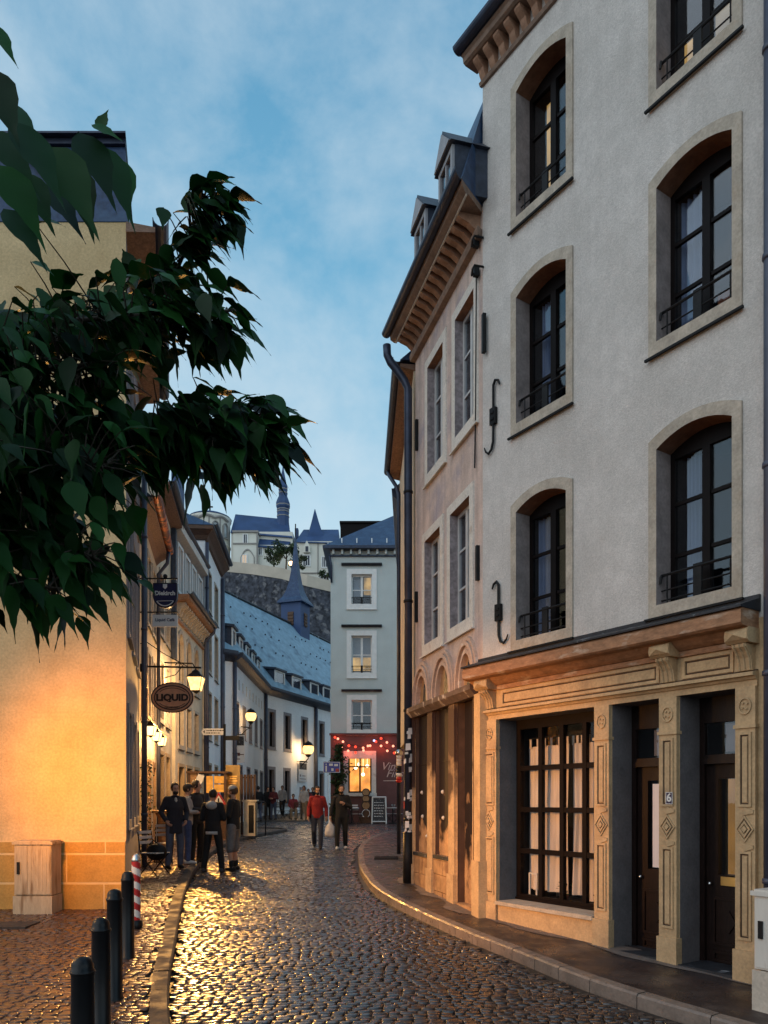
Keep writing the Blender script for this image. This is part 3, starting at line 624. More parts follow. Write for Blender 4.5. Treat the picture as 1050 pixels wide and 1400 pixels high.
for i in range(3):
    ua,ub,za,zb=gb[i]; b=MB(); nb_=-.04 if i<2 else -.09; b.fbox(FR2,ua,ub,nb_-.04,nb_,za,zb)
    if i<2: b.fbox(FR2,ua+.01,ub-.01,nb_,nb_+.015,2.55,2.57)
    b.build('blocked_bay',M['stain_brown'],pink)
    if i<2:
        MB().fbox(FR2,ua-.02,ub+.02,-.035,.07,za-.06,za-.002).build('bay_sill',M['lead'],pink)
        for q,(fu,fz) in enumerate(((.25,2.05),(.3,1.62),(.62,1.28))[:2 if i else 3]):
            c=FR2.w(ua+(ub-ua)*fu,-.04,fz); e=MB(); e.ball(c,.035,8,6,sc=(1,1,1)); e.build('shutter_knob',M['stone_white'],pink,True)
# stone blocks under the two bays
for i in range(2):
    ua,ub,za,zb=gb[i]; z=za-.08; row=0
    while z>-.1:
        h=rnd.uniform(.24,.32); cuts=[ua-.04,ua+(ub-ua)*(.45 if row%2 else .6),ub+.04]
        for a,c in zip(cuts,cuts[1:]):
            e=MB(); e.fbox(FR2,a+.008,c-.008,.0,.05+rnd.uniform(0,.015),z-h+.012,z); e.build('stone_block',M['stone_orange'],pink)
        z-=h; row+=1
for p0,p1 in ((562.5,569),(589.5,596.5),(619,627)):
    e=MB(); ua,ub=FR2.u(p0),FR2.u(p1); e.fbox(FR2,ua,ub,.03,.075,-.3,3.42); e.fbox(FR2,ua-.02,ub+.02,.03,.10,-.3,.75); e.build('pier',bpy.data.materials['brown and cream pier stone'],pink)
ua,ub=FR2.u(658.5),FR2.u(667); e=MB(); e.fbox(FR2,ua,ub,.0,.12,-.3,3.42); e.fbox(FR2,ua-.02,ub+.02,.0,.15,-.3,1.05); e.build('pier',M['stone_shop'],pink)
e=MB(); e.fbox(FR2,BAYS[2][0],CD[1]+.02,-.3,.06,-.3,.33); e.build('doorstep',M['stone_orange'],pink)
# cream door
ua,ub=CD; e=MB(); e.fbox(FR2,ua,ua+.04,-.1,-.02,.33,3.40); e.fbox(FR2,ub-.04,ub,-.1,-.02,.33,3.40); e.fbox(FR2,ua+.04,ub-.04,-.1,-.02,3.30,3.40); e.fbox(FR2,ua+.04,ub-.04,-.1,-.02,2.62,2.72); e.fbox(FR2,ua+.04,ub-.04,-.10,-.05,.33,2.62)
e.frame_ring(FR2,[(ua+.06,.6),(ub-.06,.6),(ub-.06,2.5),(ua+.06,2.5)],[(ua+.08,.62),(ub-.08,.62),(ub-.08,2.48),(ua+.08,2.48)],-.05,-.035)
d=e.build('door',M['door_cream'],pink); MB().fbox(FR2,ua+.03,ub-.03,-.09,-.08,2.7,3.31).build('transom_pane',M['glass'],d); MB().ball(FR2.w(ua+.02,-.01,1.52),.03,8,6).build('door_knob',M['brass'],d,True)
# heavy ledge, arches with tympana
b=MB(); u=-.05
for q in range(5):
    u2=-.05+(L2+.03)*(q+1)/5; b.profile(FR2,[(.0,3.41),(.10,3.41),(.17,3.48),(.19,3.50+rnd.uniform(-.005,.005)),(.19,3.58+rnd.uniform(-.008,.006)),(.0,3.60)],u+.004,u2-.004); u=u2
b.build('stone_ledge',mat('dark ledge stone',(.11,.075,.065),.85,.3,5,.3,40,c2=(.5,.44,.38),c2scale=5,c2lo=.58,c2hi=.66),pink)
for ua,ub in ARC:
    uc=(ua+ub)/2; ro=(ub-ua)/2-.02
    def arch(r,top): 
        return [(uc-r,3.605)]+[(uc+r*math.cos(a),3.605+top*math.sin(a)) for a in [math.pi-math.pi*k/14 for k in range(15)]][1:-1]+[(uc+r,3.605)]
    a=MB()
    rings=[(ro,.76,.05),(ro-.06,.69,.075),(ro-.12,.62,.03),(ro-.17,.57,.05)]
    for (r0,t0,nn),(r1,t1) in zip(rings,[(r-.055,t-.06) for r,t,_ in rings]):
        o_,i_=arch(r0,t0),arch(r1,t1)
        for k in range(len(o_)-1):
            a.hexa([FR2.w(*x) for x in ((o_[k][0],-.12,o_[k][1]),(o_[k+1][0],-.12,o_[k+1][1]),(o_[k+1][0],nn,o_[k+1][1]),(o_[k][0],nn,o_[k][1]),(i_[k][0],-.12,i_[k][1]),(i_[k+1][0],-.12,i_[k+1][1]),(i_[k+1][0],nn,i_[k+1][1]),(i_[k][0],nn,i_[k][1]))])
    av=a.build('arch',M['arch_stone'],pink)
    t=MB(); o_=arch(ro-.2,.54); t.fprism(FR2,o_,-.10,-.03); tv=t.build('tympanum',M['stone_orange'],av)
    # dark broken patch in the tympanum: a carved relief eroded away
    pts=[]; n=16
    for k in range(n+1):
        f=k/n; pts.append((uc-.05+ (ro-.22)*f*.9, 3.61+ .44*math.sqrt(max(0,1-f**2))*(.6+.4*rnd.random())*(1 if k else .55)))
    pts=[(uc-.08,3.61)]+pts+[(uc+(ro-.23),3.61)]
    pts=[p for i,p in enumerate(pts) if i==0 or p!=pts[i-1]]
    q=MB(); q.fprism(FR2,pts,-.029,-.012); q.build('dark_relief',M['lead'],av)
# roof cornice; its end is cut back to the corner of the grey house
U2=lambda n: L2-.03+.85*max(n,0)
b=MB(); b.profile(FR2,[(.0,9.95),(.09,9.96),(.11,10.03),(.10,10.08),(.0,10.09)],-.03,U2); b.profile(FR2,[(.0,10.33),(.32,10.33),(.33,10.30),(.38,10.30),(.45,10.34),(.46,10.42),(.0,10.42)],-.1,U2); b.build('cornice',M['stone_roofcornice'],pink)
b=MB(); b.profile(FR2,[(.34,10.285),(.365,10.285),(.365,10.302),(.34,10.302)],-.08,U2); b.build('pale_edge_strip',M['stone_white'],pink)
k=0; u=.02
while u<L2+.0:
    b=MB(); b.profile(FR2,[(.0,10.09),(.06,10.10),(.12,10.15),(.18,10.20),(.30,10.24),(.34,10.27),(.34,10.329),(.0,10.329)],u,u+.105); b.build('modillion',M['modillion'],pink); u+=.215; k+=1
gutter_mb(FR2,.52,10.47,.085,-.14,U2).build('gutter',M['gutter'],pink)
# mansard
def roofU(u,n,z): return FR2.w(u,n,z)
b=MB(); b.profile(FR2,[(.45,10.425),(.0,11.79),(.0,10.425)],-.1,U2); b.profile(FR2,[(-.001,10.445),(-.001,11.79),(-.55,13.2),(-6.5,13.6),(-6.5,10.445)],-.1,L2-.03); roof=b.build('roof',M['slate'],pink)
for uc in (FR2.u(577,.46),FR2.u(612,.46)):
    e=MB(); e.fbox(FR2,uc-.30,uc+.30,-.4,.46,10.45,11.12); 
    e.prism([FR2.w(uc-.36,.54,11.12),FR2.w(uc+.36,.54,11.12),FR2.w(uc,.54,11.52)],[FR2.w(uc-.36,-.5,11.12),FR2.w(uc+.36,-.5,11.12),FR2.w(uc,-.5,11.52)]); dm=e.build('dormer',M['slate_dark'],pink)
    f=MB(); f.frame_ring(FR2,[(uc-.29,10.5),(uc+.29,10.5),(uc+.29,11.11),(uc-.29,11.11)],[(uc-.22,10.57),(uc+.22,10.57),(uc+.22,11.04),(uc-.22,11.04)],.45,.50); f.fbox(FR2,uc-.02,uc+.02,.45,.49,10.57,11.04)
    f.fprism(FR2,[(uc-.32,11.135),(uc+.32,11.135),(uc,11.47)],.54,.56); f.build('dormer_frame',M['dormer_paint'],dm)
    MB().fbox(FR2,uc-.23,uc+.23,.462,.47,10.57,11.04).build('pane',M['glass'],dm)
for px,py in ((664.5,455),(663.5,330)): pass
anchor(FR2,FR2.u(664.5)-.02,FR2.z(664.5,455),.55,False,pink,'bar'); anchor(FR2,FR2.u(571.5),FR2.z(571.5,595),.55,False,pink,'bar'); anchor(FR2,FR2.u(655),FR2.z(655,770),.5,False,pink,'bar'); anchor(FR2,FR2.u(571),FR2.z(571,830),.55,False,pink,'bar')
# hooks for the cable near the cornice, cable down the wall
for py in (325,365):
    b=MB(); u=FR2.u(661); z=FR2.z(661,py); b.tube([FR2.w(u,.0,z),FR2.w(u,.14,z),FR2.w(u-.02,.16,z-.05),FR2.w(u-.1,.14,z-.08),FR2.w(u-.14,.1,z-.02)],.016,6); b.fbox(FR2,u-.16,u-.10,.02,.1,z-.06,z+.06)
    b.build('cable_hook',M['iron'],pink)
MB().tube([FR2.w(FR2.u(654),.03,FR2.z(654,372)),FR2.w(FR2.u(653),.03,FR2.z(653,560)),FR2.w(FR2.u(651.5),.03,FR2.z(651.5,640))],.012,5).build('cable',M['iron'],pink)
pp=pipe(FR2,-.03,.13,g(14)+.05,9.95,.074,'dark drainpipe with torn white stickers at the corner of the pink house',foot=1.0,elbow=[(-.02,.06,.15),(-.05,.2,.35),(-.06,.32,.48),(-.06,.38,.60),(-.06,.39,.78)],m='gutter')
for q in range(26):
    z=1.25+rnd.random()**1.2*2.1; a=rnd.uniform(-1.2,1.0); w=rnd.uniform(.02,.05); h=rnd.uniform(.02,.07); c=FR2.w(-.03,.13,z)
    dirn=Vector((-.25,-1,0)).normalized(); dirn.rotate(Matrix.Rotation(a,3,'Z')); sd=Vector((-dirn.y,dirn.x,0)); r=.0765
    e=MB(); ps=[c+dirn*r+sd*(x)+Vector((0,0,y)) for x,y in ((-w,-h),(w,-h*rnd.uniform(.6,1)),(w*.9,h),(-w*rnd.uniform(.6,1),h*.9))]
    e.prism(ps,[p+dirn*.003 for p in ps]); e.build('sticker',[M['sign_white'],M['plaster_mint'],M['red_paint']][0 if q%6 else 1+(q==12)],pp)
# ------------------------------------------------------------------ two houses beyond the pink one
FR3=Fc((.50,19.2),(.66,14.3))
h3=thing('town_house','cream house with brown eaves just beyond the corner drainpipe','house',FR3.w(FR3.L,0,g(14.3)))
b=MB(); shell(b,FR3,0,FR3.L,0,10.1,6,[]); b.fbox(FR3,-.001,FR3.L,.0,.11,3.2,9.9); b.build('wall',M['plaster_cream'],h3)
b=MB(); b.profile(FR3,[(.0,9.9),(.36,9.98),(.36,10.04),(.0,10.02)],-.05,FR3.L); b.build('eaves',M['wood_soffit'],h3)
gutter_mb(FR3,.40,10.16,.10,-.1,FR3.L).build('gutter',M['gutter'],h3)
b=MB(); b.prism([FR3.w(-.05,.36,10.11),FR3.w(-.05,-3,13),FR3.w(-.05,-6,10.11)],[FR3.w(FR3.L,.36,10.11),FR3.w(FR3.L,-3,13),FR3.w(FR3.L,-6,10.11)]); b.build('roof',M['slate'],h3)
MB().tube([FR3.w(.15,.40,10.08),FR3.w(.2,.38,9.95),FR3.w(.35,.2,9.6),FR3.w(.4,.15,9.4),FR3.w(.4,.15,.6)],.05,8).build('downpipe',M['gutter'],h3,True)
FR4=Fc((.75,25),(.55,19.4),flip=True)
h4=thing('town_house','pale house with a moulded cornice farther down the right side','house',FR4.w(FR4.L,0,g(19.4)))
b=MB(); shell(b,FR4,0,FR4.L,0,9.6,6,[]); b.build('wall',M['plaster_white'],h4)
b=MB(); b.profile(FR4,[(.0,9.3),(.10,9.35),(.2,9.5),(.34,9.62),(.36,9.8),(.0,9.8)],-.3,FR4.L); b.build('cornice',M['gutter'],h4)
b=MB(); b.prism([FR4.w(-.05,.3,9.82),FR4.w(-.05,-3,12.2),FR4.w(-.05,-6,9.82)],[FR4.w(FR4.L,.3,9.82),FR4.w(FR4.L,-3,12.2),FR4.w(FR4.L,-6,9.82)]); b.build('roof',M['slate'],h4)
# striped barber pole sign bracket
c=P(545.5,1050,15.2); bp=thing('barber_pole','small red white and black striped wall sign on the cream house beyond the drainpipe','sign',c)
b=MB()
for q in range(7):
    b.lathe(c+Vector((0,0,-.24+q*.07)),[(.05,0),(.05,.069)],12,mi=(1,0,2,2,0,0,0)[q])
b.build('striped_tube',[M['white_paint'],M['red_paint'],M['iron']],bp,True)
MB().lathe(c+Vector((0,0,.25)),[(.06,0),(.085,.05),(.06,.1),(.01,.12)],12).build('cap',M['chrome'],bp,True)
MB().lathe(c+Vector((0,0,-.29)),[(.03,0),(.07,.03),(.06,.05)],12).build('base_cap',M['red_paint'],bp,True)
MB().tube([c+Vector((0,0,.15)),c+Vector((.30,0,.15))],.015,6).build('bracket',M['iron'],bp)
# ================================================================== LEFT ROW
A0=(-3.88,11.55); A1=(-5.27,16.55)
FG=Fc((-10,11.55),A0); FS=Fc(A0,A1)
org=thing('corner_house','tall ochre corner house with a stone block plinth, lit warm by a lamp','house',(A0[0],A0[1],g(11.5)))
GL=FG.L
hs=[]
for zz in (1.6,4.6,7.4):
    for ua,ub in ((.55,1.35),(2.1,2.9),(3.6,4.4)):
        hs.append(window(org,FS,ua,ub,zz,zz+1.9 if zz>2 else zz+1.7,D=.1,sur='plaster_slategrey',sw=.12,frame='frame_grey'))
b=MB(); sheet(b,FG,0,GL,-.5,10.6,[],0); sheet(b,FS,0,FS.L,-.5,10.6,hs,0,1)
b.face([FG.w(0,0,-.5),(FG.a.x,17,-.5),(FG.a.x,17,10.6),FG.w(0,0,10.6)]); b.face([(FG.a.x,17,-.5),(A1[0],A1[1],-.5),(A1[0],A1[1],10.6),(FG.a.x,17,10.6)]); b.face([FG.w(0,0,10.6),(A0[0],A0[1],10.6),(A1[0],A1[1],10.6),(FG.a.x,17,10.6)])
b.build('wall',[M['plaster_orange'],M['plaster_slategrey']],org,recalc=False)  # street side in dark grey: its lack of light put into the colour
# plinth of large blocks with pale joints
b=MB(); b.fbox(FG,0,GL-.001,.0,.03,-.5,1.30); pb=b.build('plinth',M['mortar_pale'],org)
for (za,zb,off) in ((1.115,1.29,.30),(.675,1.095,.88),(.225,.655,.32),(-.3,.205,.9)):
    u=GL-.02-off if off>.5 else GL-.02-off
    edges=[GL-.004]; u=GL-off
    while u>3.0: edges.append(u); u-=1.14
    for a,c in zip(edges,edges[1:]):
        e=MB(); e.fbox(FG,c+.012,a-(.012 if a<GL-.01 else 0),.03,.036,za+.008,zb-.008); e.build('plinth_block',M['plinth_block'],pb)
# side eave with brown soffit, mansard attic above
b=MB(); b.profile(FS,[(.0,10.45),(.42,10.52),(.42,10.60),(.0,10.6)],-.02,FS.L); b.build('eaves',M['wood_soffit'],org)
gutter_mb(FS,.50,10.72,.12,-.05,FS.L).build('gutter',M['gutter'],org)
b=MB(); E0=FS.w(-.02,.03,10.605);E1=FS.w(FS.L,.03,10.605);T0=FS.w(-.02,-.01,11.715);T1=FS.w(FS.L,-.01,11.715)
b.prism([(-10,11.53,10.605),E0,T0,(-10,11.53,11.715)],[(-10,16.6,10.605),E1,T1,(-10,16.6,11.715)])
b.build('mansard',M['slate'],org)
b=MB(); 
for z0_,z1_,e_ in ((11.72,11.80,.02),(11.802,11.83,.05)):
    b.prism([(-10,11.53-e_*3,z0_),(A0[0]+e_,11.53-e_*3,z0_),(A1[0]+e_,16.6,z0_),(-10,16.6,z0_)],[(-10,11.53-e_*3,z1_),(A0[0]+e_,11.53-e_*3,z1_),(A1[0]+e_,16.6,z1_),(-10,16.6,z1_)])
b.build('flat_roof_edge',M['gutter'],org)
e=MB(); e.prism([(-5.55,11.5,11.71),(-5.35,11.5,11.71),(-4.85,11.5,11.2),(-5.0,11.5,11.2)],[(-5.55,11.42,11.71),(-5.35,11.42,11.71),(-4.85,11.42,11.2),(-5.0,11.42,11.2)]); e.build('roof_brace',M['gutter'],org)
pipe(FS,FS.L+.02,.10,g(16.5),9.2,.06,'blue grey drainpipe at the far end of the ochre corner house',m='pipe')

# ---- L2: bar house
FB=Fc((-5.30,16.62),(-6.10,20.6)); 
bar=thing('town_house','narrow sand coloured bar house lit by lanterns, with a rusty red gutter','house',FB.w(0,0,g(16.6)))
hs=[]
for zz,h in ((3.95,1.5),(6.2,1.6)):
    for ua in (.55,1.75,2.95): hs.append(window(bar,FB,ua,ua+.7,zz,zz+h,D=.14,sur='stone',sw=.1,room=('room')))
for ua,ub,m in ((.5,1.2,'door_dark'),(1.75,2.5,'door_dark'),(3.0,3.75,'door_dark')):
    zz=g(17)+.1; e=MB(); e.fbox(FB,ua,ub,-.2,-.15,zz,2.75); e.fbox(FB,ua,ua+.08,-.15,.02,zz,2.75); e.fbox(FB,ub-.08,ub,-.15,.02,zz,2.75); e.fbox(FB,ua,ub,-.15,.02,2.75,2.9); e.build('bar_door',M['wood_mid'],bar)
    hs.append((ua,ub,zz,2.75))
b=MB(); shell(b,FB,0,FB.L,-.2,8.5,6,hs); b.build('wall',M['plaster_sand'],bar)
b=MB(); b.profile(FB,[(.0,8.2),(.10,8.3),(.28,8.42),(.28,8.5),(.0,8.5)],0,FB.L); b.build('eaves',M['wood_soffit'],bar)
gutter_mb(FB,.34,8.62,.11,-.02,FB.L).build('gutter',mat('rusty copper gutter',(.12,.05,.04),.5,.4,6,c2=(.55,.16,.05),c2scale=5,c2lo=.5,c2hi=.56,metal=.3),bar)
b=MB(); b.prism([FB.w(0,.28,8.51),FB.w(0,-3,11),FB.w(0,-6,8.51)],[FB.w(FB.L,.28,8.51),FB.w(FB.L,-3,11),FB.w(FB.L,-6,8.51)]); b.build('roof',M['slate_dark'],bar)
e=MB(); e.tube([FB.w(FB.L-.3,.34,8.5),FB.w(FB.L-.3,.3,8.2),FB.w(FB.L-.3,.08,7.9),FB.w(FB.L-.3,.08,.6)],.05,8); e.build('downpipe',M['pipe'],bar,True)

# ---- L3: taller house with brown soffit
FC_=Fc((-6.10,20.62),(-6.62,23.95))
h=thing('town_house','taller cream house with broad brown soffit behind the bar house','house',FC_.w(0,0,g(20.6)))
hs=[]
for zz in (4.2,6.6):
    for ua in (.5,1.9): hs.append(window(h,FC_,ua,ua+.8,zz,zz+1.6,D=.12,sur='stone',sw=.1))
for ua in (.5,1.9): hs.append(window(h,FC_,ua,ua+.85,1.6,3.2,D=.15,sur='stone_shop',sw=.1,rows=1,room=EW_WARM))
b=MB(); shell(b,FC_,0,FC_.L,0,10.5,6,hs); b.build('wall',M['plaster_cream'],h)
b=MB(); b.profile(FC_,[(.0,10.3),(.32,10.42),(.32,10.5),(.0,10.5)],-.0,FC_.L); b.build('eaves',M['wood_soffit'],h)
gutter_mb(FC_,.40,10.60,.11,-.02,FC_.L+.05).build('gutter',M['gutter'],h)
b=MB(); b.prism([FC_.w(0,.3,10.51),FC_.w(0,-3,12.6),FC_.w(0,-6,10.51)],[FC_.w(FC_.L,.3,10.51),FC_.w(FC_.L,-3,12.6),FC_.w(FC_.L,-6,10.51)]); b.build('roof',M['slate_dark'],h)
b=MB(); b.fbox(FC_,FC_.L-.32,FC_.L-.02,.02,.16,6.3,10.3); b.build('chimney_breast',M['slate_dark'],h)

# ---- L4: house with arched windows, modillion cornice and blue attic
FD=Fc((-6.52,24.0),(-6.79,28.75))
h=thing('town_house','cream house with arched upper windows, bracketed cornice and a blue attic of white windows','house',FD.w(0,0,g(24)))
hs=[]
for ua in (.45,1.75,3.1): 
    hs.append(window(h,FD,ua,ua+.75,5.75,7.0,rise=.3,D=.1,sur='stone',sw=.09,rows=2)); hs.append(window(h,FD,ua,ua+.75,3.7,5.0,D=.1,sur='stone',sw=.09,rows=2))
for ua,rm in ((.45,EW_WARM),(1.75,'room'),(3.1,'room')): hs.append(window(h,FD,ua,ua+.85,1.3,3.0,D=.12,sur='stone_shop',sw=.1,rows=1,room=rm))
b=MB(); shell(b,FD,0,FD.L,0,8.3,6,hs); b.build('wall',M['plaster_cream'],h)
b=MB(); b.profile(FD,[(.0,7.55),(.08,7.56),(.08,7.64),(.0,7.64)],0,FD.L); b.profile(FD,[(.0,8.12),(.34,8.2),(.42,8.26),(.42,8.36),(.0,8.36)],-.05,FD.L+.05); b.build('cornice',M['stone_wood'],h)
u=.1
while u<FD.L-.1:
    e=MB(); e.profile(FD,[(.0,7.75),(.08,7.78),(.14,7.95),(.30,8.06),(.30,8.14),(.0,8.13)],u,u+.14); e.build('modillion',M['stone'],h); u+=.36
gutter_mb(FD,.46,8.46,.1,-.05,FD.L+.1).build('gutter',M['gutter'],h)
e=MB(); e.tube([FD.w(FD.L-.02,.46,8.4),FD.w(FD.L-.02,.42,8.2),FD.w(FD.L-.02,.12,7.9),FD.w(FD.L-.02,.10,7.5),FD.w(FD.L-.02,.10,.7)],.06,8); e.build('downpipe',M['pipe'],h,True)
b=MB(); b.fbox(FD,0,FD.L,-5.9,-.1,8.38,10.3); b.build('attic',M['slate'],h)
for ua in (.25,1.4,2.55,3.7): 
    e=MB(); e.frame_ring(FD,[(ua,8.5),(ua+.85,8.5),(ua+.85,10.1),(ua,10.1)],[(ua+.1,8.6),(ua+.75,8.6),(ua+.75,10.0),(ua+.1,10.0)],-.1,.04); e.fbox(FD,ua+.40,ua+.45,-.08,.02,8.6,10.0); w=e.build('attic_window',M['frame_white'],h)
    MB().fbox(FD,ua+.1,ua+.75,-.09,-.08,8.6,10).build('pane',M['glass'],w); MB().fbox(FD,ua+.1,ua+.75,-.0985,-.0975,8.6,10).build('shutter',M['slate_dark'],w)
b=MB(); b.profile(FD,[(-.1,10.25),(.2,10.34),(.2,10.56),(-.1,10.56)],-.05,FD.L+.02); b.build('attic_fascia',M['stone_white'],h)
gutter_mb(FD,.24,10.66,.07,-.05,FD.L).build('attic_gutter',M['gutter'],h)
b=MB(); b.prism([FD.w(0,.18,10.57),FD.w(0,-3,11.6),FD.w(0,-6,10.57)],[FD.w(FD.L,.18,10.57),FD.w(FD.L,-3,11.6),FD.w(FD.L,-6,10.57)]); b.build('roof',M['slate'],h)

# ---- L5: tall white house with hipped roof
FE=Fc((-6.74,28.9),(-7.14,33.6))
h=thing('town_house','tall white house with a dark moulded eaves cornice and hipped blue roof','house',FE.w(0,0,g(29)))
hs=[]
for zz in (1.6,4.4,7.0,9.4):
    for ua in (.7,2.7): hs.append(window(h,FE,ua,ua+.95,zz,zz+(1.7 if zz<9 else 1.4),D=.1,sur='stone',sw=.09,rows=3))
b=MB(); shell(b,FE,0,FE.L,0,12.0,7,hs); b.build('wall',M['plaster_white'],h)
b=MB()
prof=[(.0,11.7),(.1,11.72),(.16,11.85),(.34,12.0),(.38,12.02),(.38,12.16),(.0,12.16)]
a=[FE.w(FE.L,n,z) for n,z in prof]; c=[FE.w(0,n,z)+Vector((0,-n,0)) for n,z in prof]; d=[FE.w(0,-7,z)+Vector((0,-n,0)) for n,z in prof]
b.prism(a,c); b.prism(c,d); b.build('eaves_cornice',M['wood_dark'],h)
b=MB(); E=[FE.w(FE.L,.4,12.165),FE.w(0,.4,12.165)+Vector((0,-.4,0)),FE.w(0,-7,12.165)+Vector((0,-.4,0)),FE.w(FE.L,-7,12.165)]; R0=FE.w(FE.L,-3.4,14.6); R1=FE.w(2.6,-3.4,14.6)
b.face([E[0],E[1],R1,R0]); b.face([E[1],E[2],R1]); b.face([E[2],E[3],R0,R1]); b.face(E); b.face([E[3],E[0],R0]); b.build('roof',M['slate'],h)
gutter_mb(FE,.44,12.25,.09,-.4,FE.L).build('gutter',M['gutter'],h)
c=FE.w(.2,-1.0,0); b=MB(); b.box((c.x-.2,c.y-.3,11.5),(c.x+.12,c.y+.35,14.4)); b.box((c.x-.24,c.y-.34,14.4),(c.x+.16,c.y+.39,14.5)); b.build('chimney',M['slate_far'],h)
pipe(FE,-.05,.09,g(29),11.6,.07,'dark drainpipe at the near corner of the tall white house',m='pipe'); pipe(FE,FE.L-.05,.09,g(33),11.6,.09,'dark drainpipe at the far corner of the tall white house',m='pipe')

# ---- L6: abbey range, long white building bending right with big slate roof
EZ=8.6
Q0=(-7.30,33.75);Q1=(-6.76,34.3);Q2=(-6.95,44.5);Q3=(-3.73+.0,53.7);dq=(Vector(Q3)-Vector(Q2)).normalized();Q4=tuple(Vector(Q3)+dq*16)
F0=Fc(Q0,Q1);F1=Fc(Q1,Q2);F2=Fc(Q2,Q4)
ab=thing('abbey_building','long white abbey range bending right under a huge pale slate roof with a turret','building',(Q1[0],Q1[1],g(34)))
hs1=[];hs2=[]
for t in range(9): hs1.append(window(ab,F1,.5+t*1.08,.72+t*1.08,7.1,7.55,D=.1,cols=1,rows=1,fw=.02,frame='frame_dark'))
for t in range(5): hs1.append(window(ab,F1,.8+t*1.95,1.55+t*1.95,5.0,6.4,D=.12,sur='plaster_slategrey',sw=.1,rows=2))
for t in (1.6,4.0,6.6,8.6): hs1.append(window(ab,F1,t,t+.9,1.4,3.5,D=.12,sur='plaster_slategrey',sw=.1,rows=2))
for p0,p1 in ((368,374),(389.5,395.5),(413,418.5),(437,441.5)): hs2.append(window(ab,F2,F2.u(p0)-.0,F2.u(p1)+.1,5.1,7.15,D=.15,sur='plaster_slategrey',sw=.17,rows=2,sillz=.18,fw=.06))
for p0,p1 in ((367.5,373.5),(389,394.5),(437,441)): hs2.append(window(ab,F2,F2.u(p0),F2.u(p1)+.1,1.75,3.75,D=.15,sur='plaster_slategrey',sw=.17,rows=2,sillz=.18,fw=.06))
ud,ue=F2.u(411),F2.u(417); e=MB(); e.fbox(F2,ud,ue,-.3,-.25,1.0,2.6); w=e.build('lit_doorway',EW_WARM,ab); e=MB(); e.frame_ring(F2,[(ud-.15,.8),(ue+.15,.8),(ue+.15,2.78),(ud-.15,2.78)],[(ud,.8),(ue,.8),(ue,2.6),(ud,2.6)],-.25,.03); e.build('door_frame',M['plaster_slategrey'],w)
hs2.append((ud,ue,.5,2.6))
b=MB(); sheet(b,F0,0,F0.L,0,EZ,[]); sheet(b,F1,0,F1.L,0,EZ,hs1); sheet(b,F2,0,F2.L,0,EZ,hs2)
W=[F0.w(0,0,0),(-14,36,0),(-14,70,0),F2.w(F2.L,0,0)]
for p,q in zip(W,W[1:]): b.face([p,q,Vector(q)+Vector((0,0,EZ)),Vector(p)+Vector((0,0,EZ))])
b.build('wall',M['plaster_white'],ab,recalc=False)
RG=[(-17.5,37.0),(-10.95,51.2),(-9.4+.33*5,55.7+.944*5),(-9.4+.33*18,55.7+.944*18)]
up=lambda p,z: Vector((p[0],p[1],z))
o1=F1.w(0,.35,EZ-.12);o2=F1.w(F1.L,.35,EZ-.12)+Vector((.05,0,0));o3=F2.w(F2.L,.35,EZ-.12);o0=F0.w(0,.3,EZ-.12)
b=MB()
def strip(p,q,r,s,n=1): b.face([p,q,r,s])
b.face([o0,o1,up(RG[0],16.0)]); b.face([o1,o2,up(RG[1],16.0)]); b.face([o1,up(RG[1],16.0),up(RG[0],16.0)]); b.face([o2,o3,up(RG[3],16.0),up(RG[1],16.0)])
back=[up((-22,43),8),up((-16,55),8),up((-8,76),8)]
b.face([up(RG[0],16.0),up(RG[1],16.0),back[1],back[0]]); b.face([up(RG[1],16.0),up(RG[3],16.0),back[2],back[1]]); b.face([o3,back[2],up(RG[3],16.0)]); b.face([o0,up(RG[0],16),back[0]])
roof=b.build('roof',M['slate_pale'],ab)
b=MB(); b.tube([up(RG[0],16.03),up(RG[1],16.03),up(RG[3],16.03)],.12,6); b.build('ridge_capping',M['lead'],roof)
b=MB()
for F,u0,u1 in ((F0,0,F0.L),(F1,-.02,F1.L+.05),(F2,-.05,F2.L)):
    b.profile(F,[(.0,EZ-.5),(.2,EZ-.42),(.42,EZ-.28),(.46,EZ-.2),(.46,EZ-.06),(.0,EZ-.06)],u0,u1)
b.build('eaves',M['slate_dark'],ab)
def dorm(F,u,wd,rise_in,name='dormer'):
    e=MB(); z0=EZ+.25; e.fbox(F,u-wd/2,u+wd/2,-2.2,-.15,z0,z0+.95); e.hexa([F.w(u-wd/2-.12,.0,z0+.93),F.w(u+wd/2+.12,.0,z0+.93),F.w(u+wd/2+.12,-2.8,z0+1.25),F.w(u-wd/2-.12,-2.8,z0+1.25),F.w(u-wd/2-.12,.0,z0+1.05),F.w(u+wd/2+.12,.0,z0+1.05),F.w(u+wd/2+.12,-2.8,z0+1.37),F.w(u-wd/2-.12,-2.8,z0+1.37)])
    d=e.build(name,M['slate_dark'],ab); f=MB(); f.frame_ring(F,[(u-wd/2,z0),(u+wd/2,z0),(u+wd/2,z0+.92),(u-wd/2,z0+.92)],[(u-wd/2+.12,z0+.1),(u+wd/2-.12,z0+.1),(u+wd/2-.12,z0+.82),(u-wd/2+.12,z0+.82)],-.149,-.09); f.build('dormer_frame',M['frame_white'],d)
    MB().fbox(F,u-wd/2+.1,u+wd/2-.1,-.148,-.12,z0+.1,z0+.82).build('pane',M['glass'],d)
for t in range(5): dorm(F1,1.0+t*1.95,.9,0)
for px in (385,408,432,449): dorm(F2,F2.u(px),1.3,0)
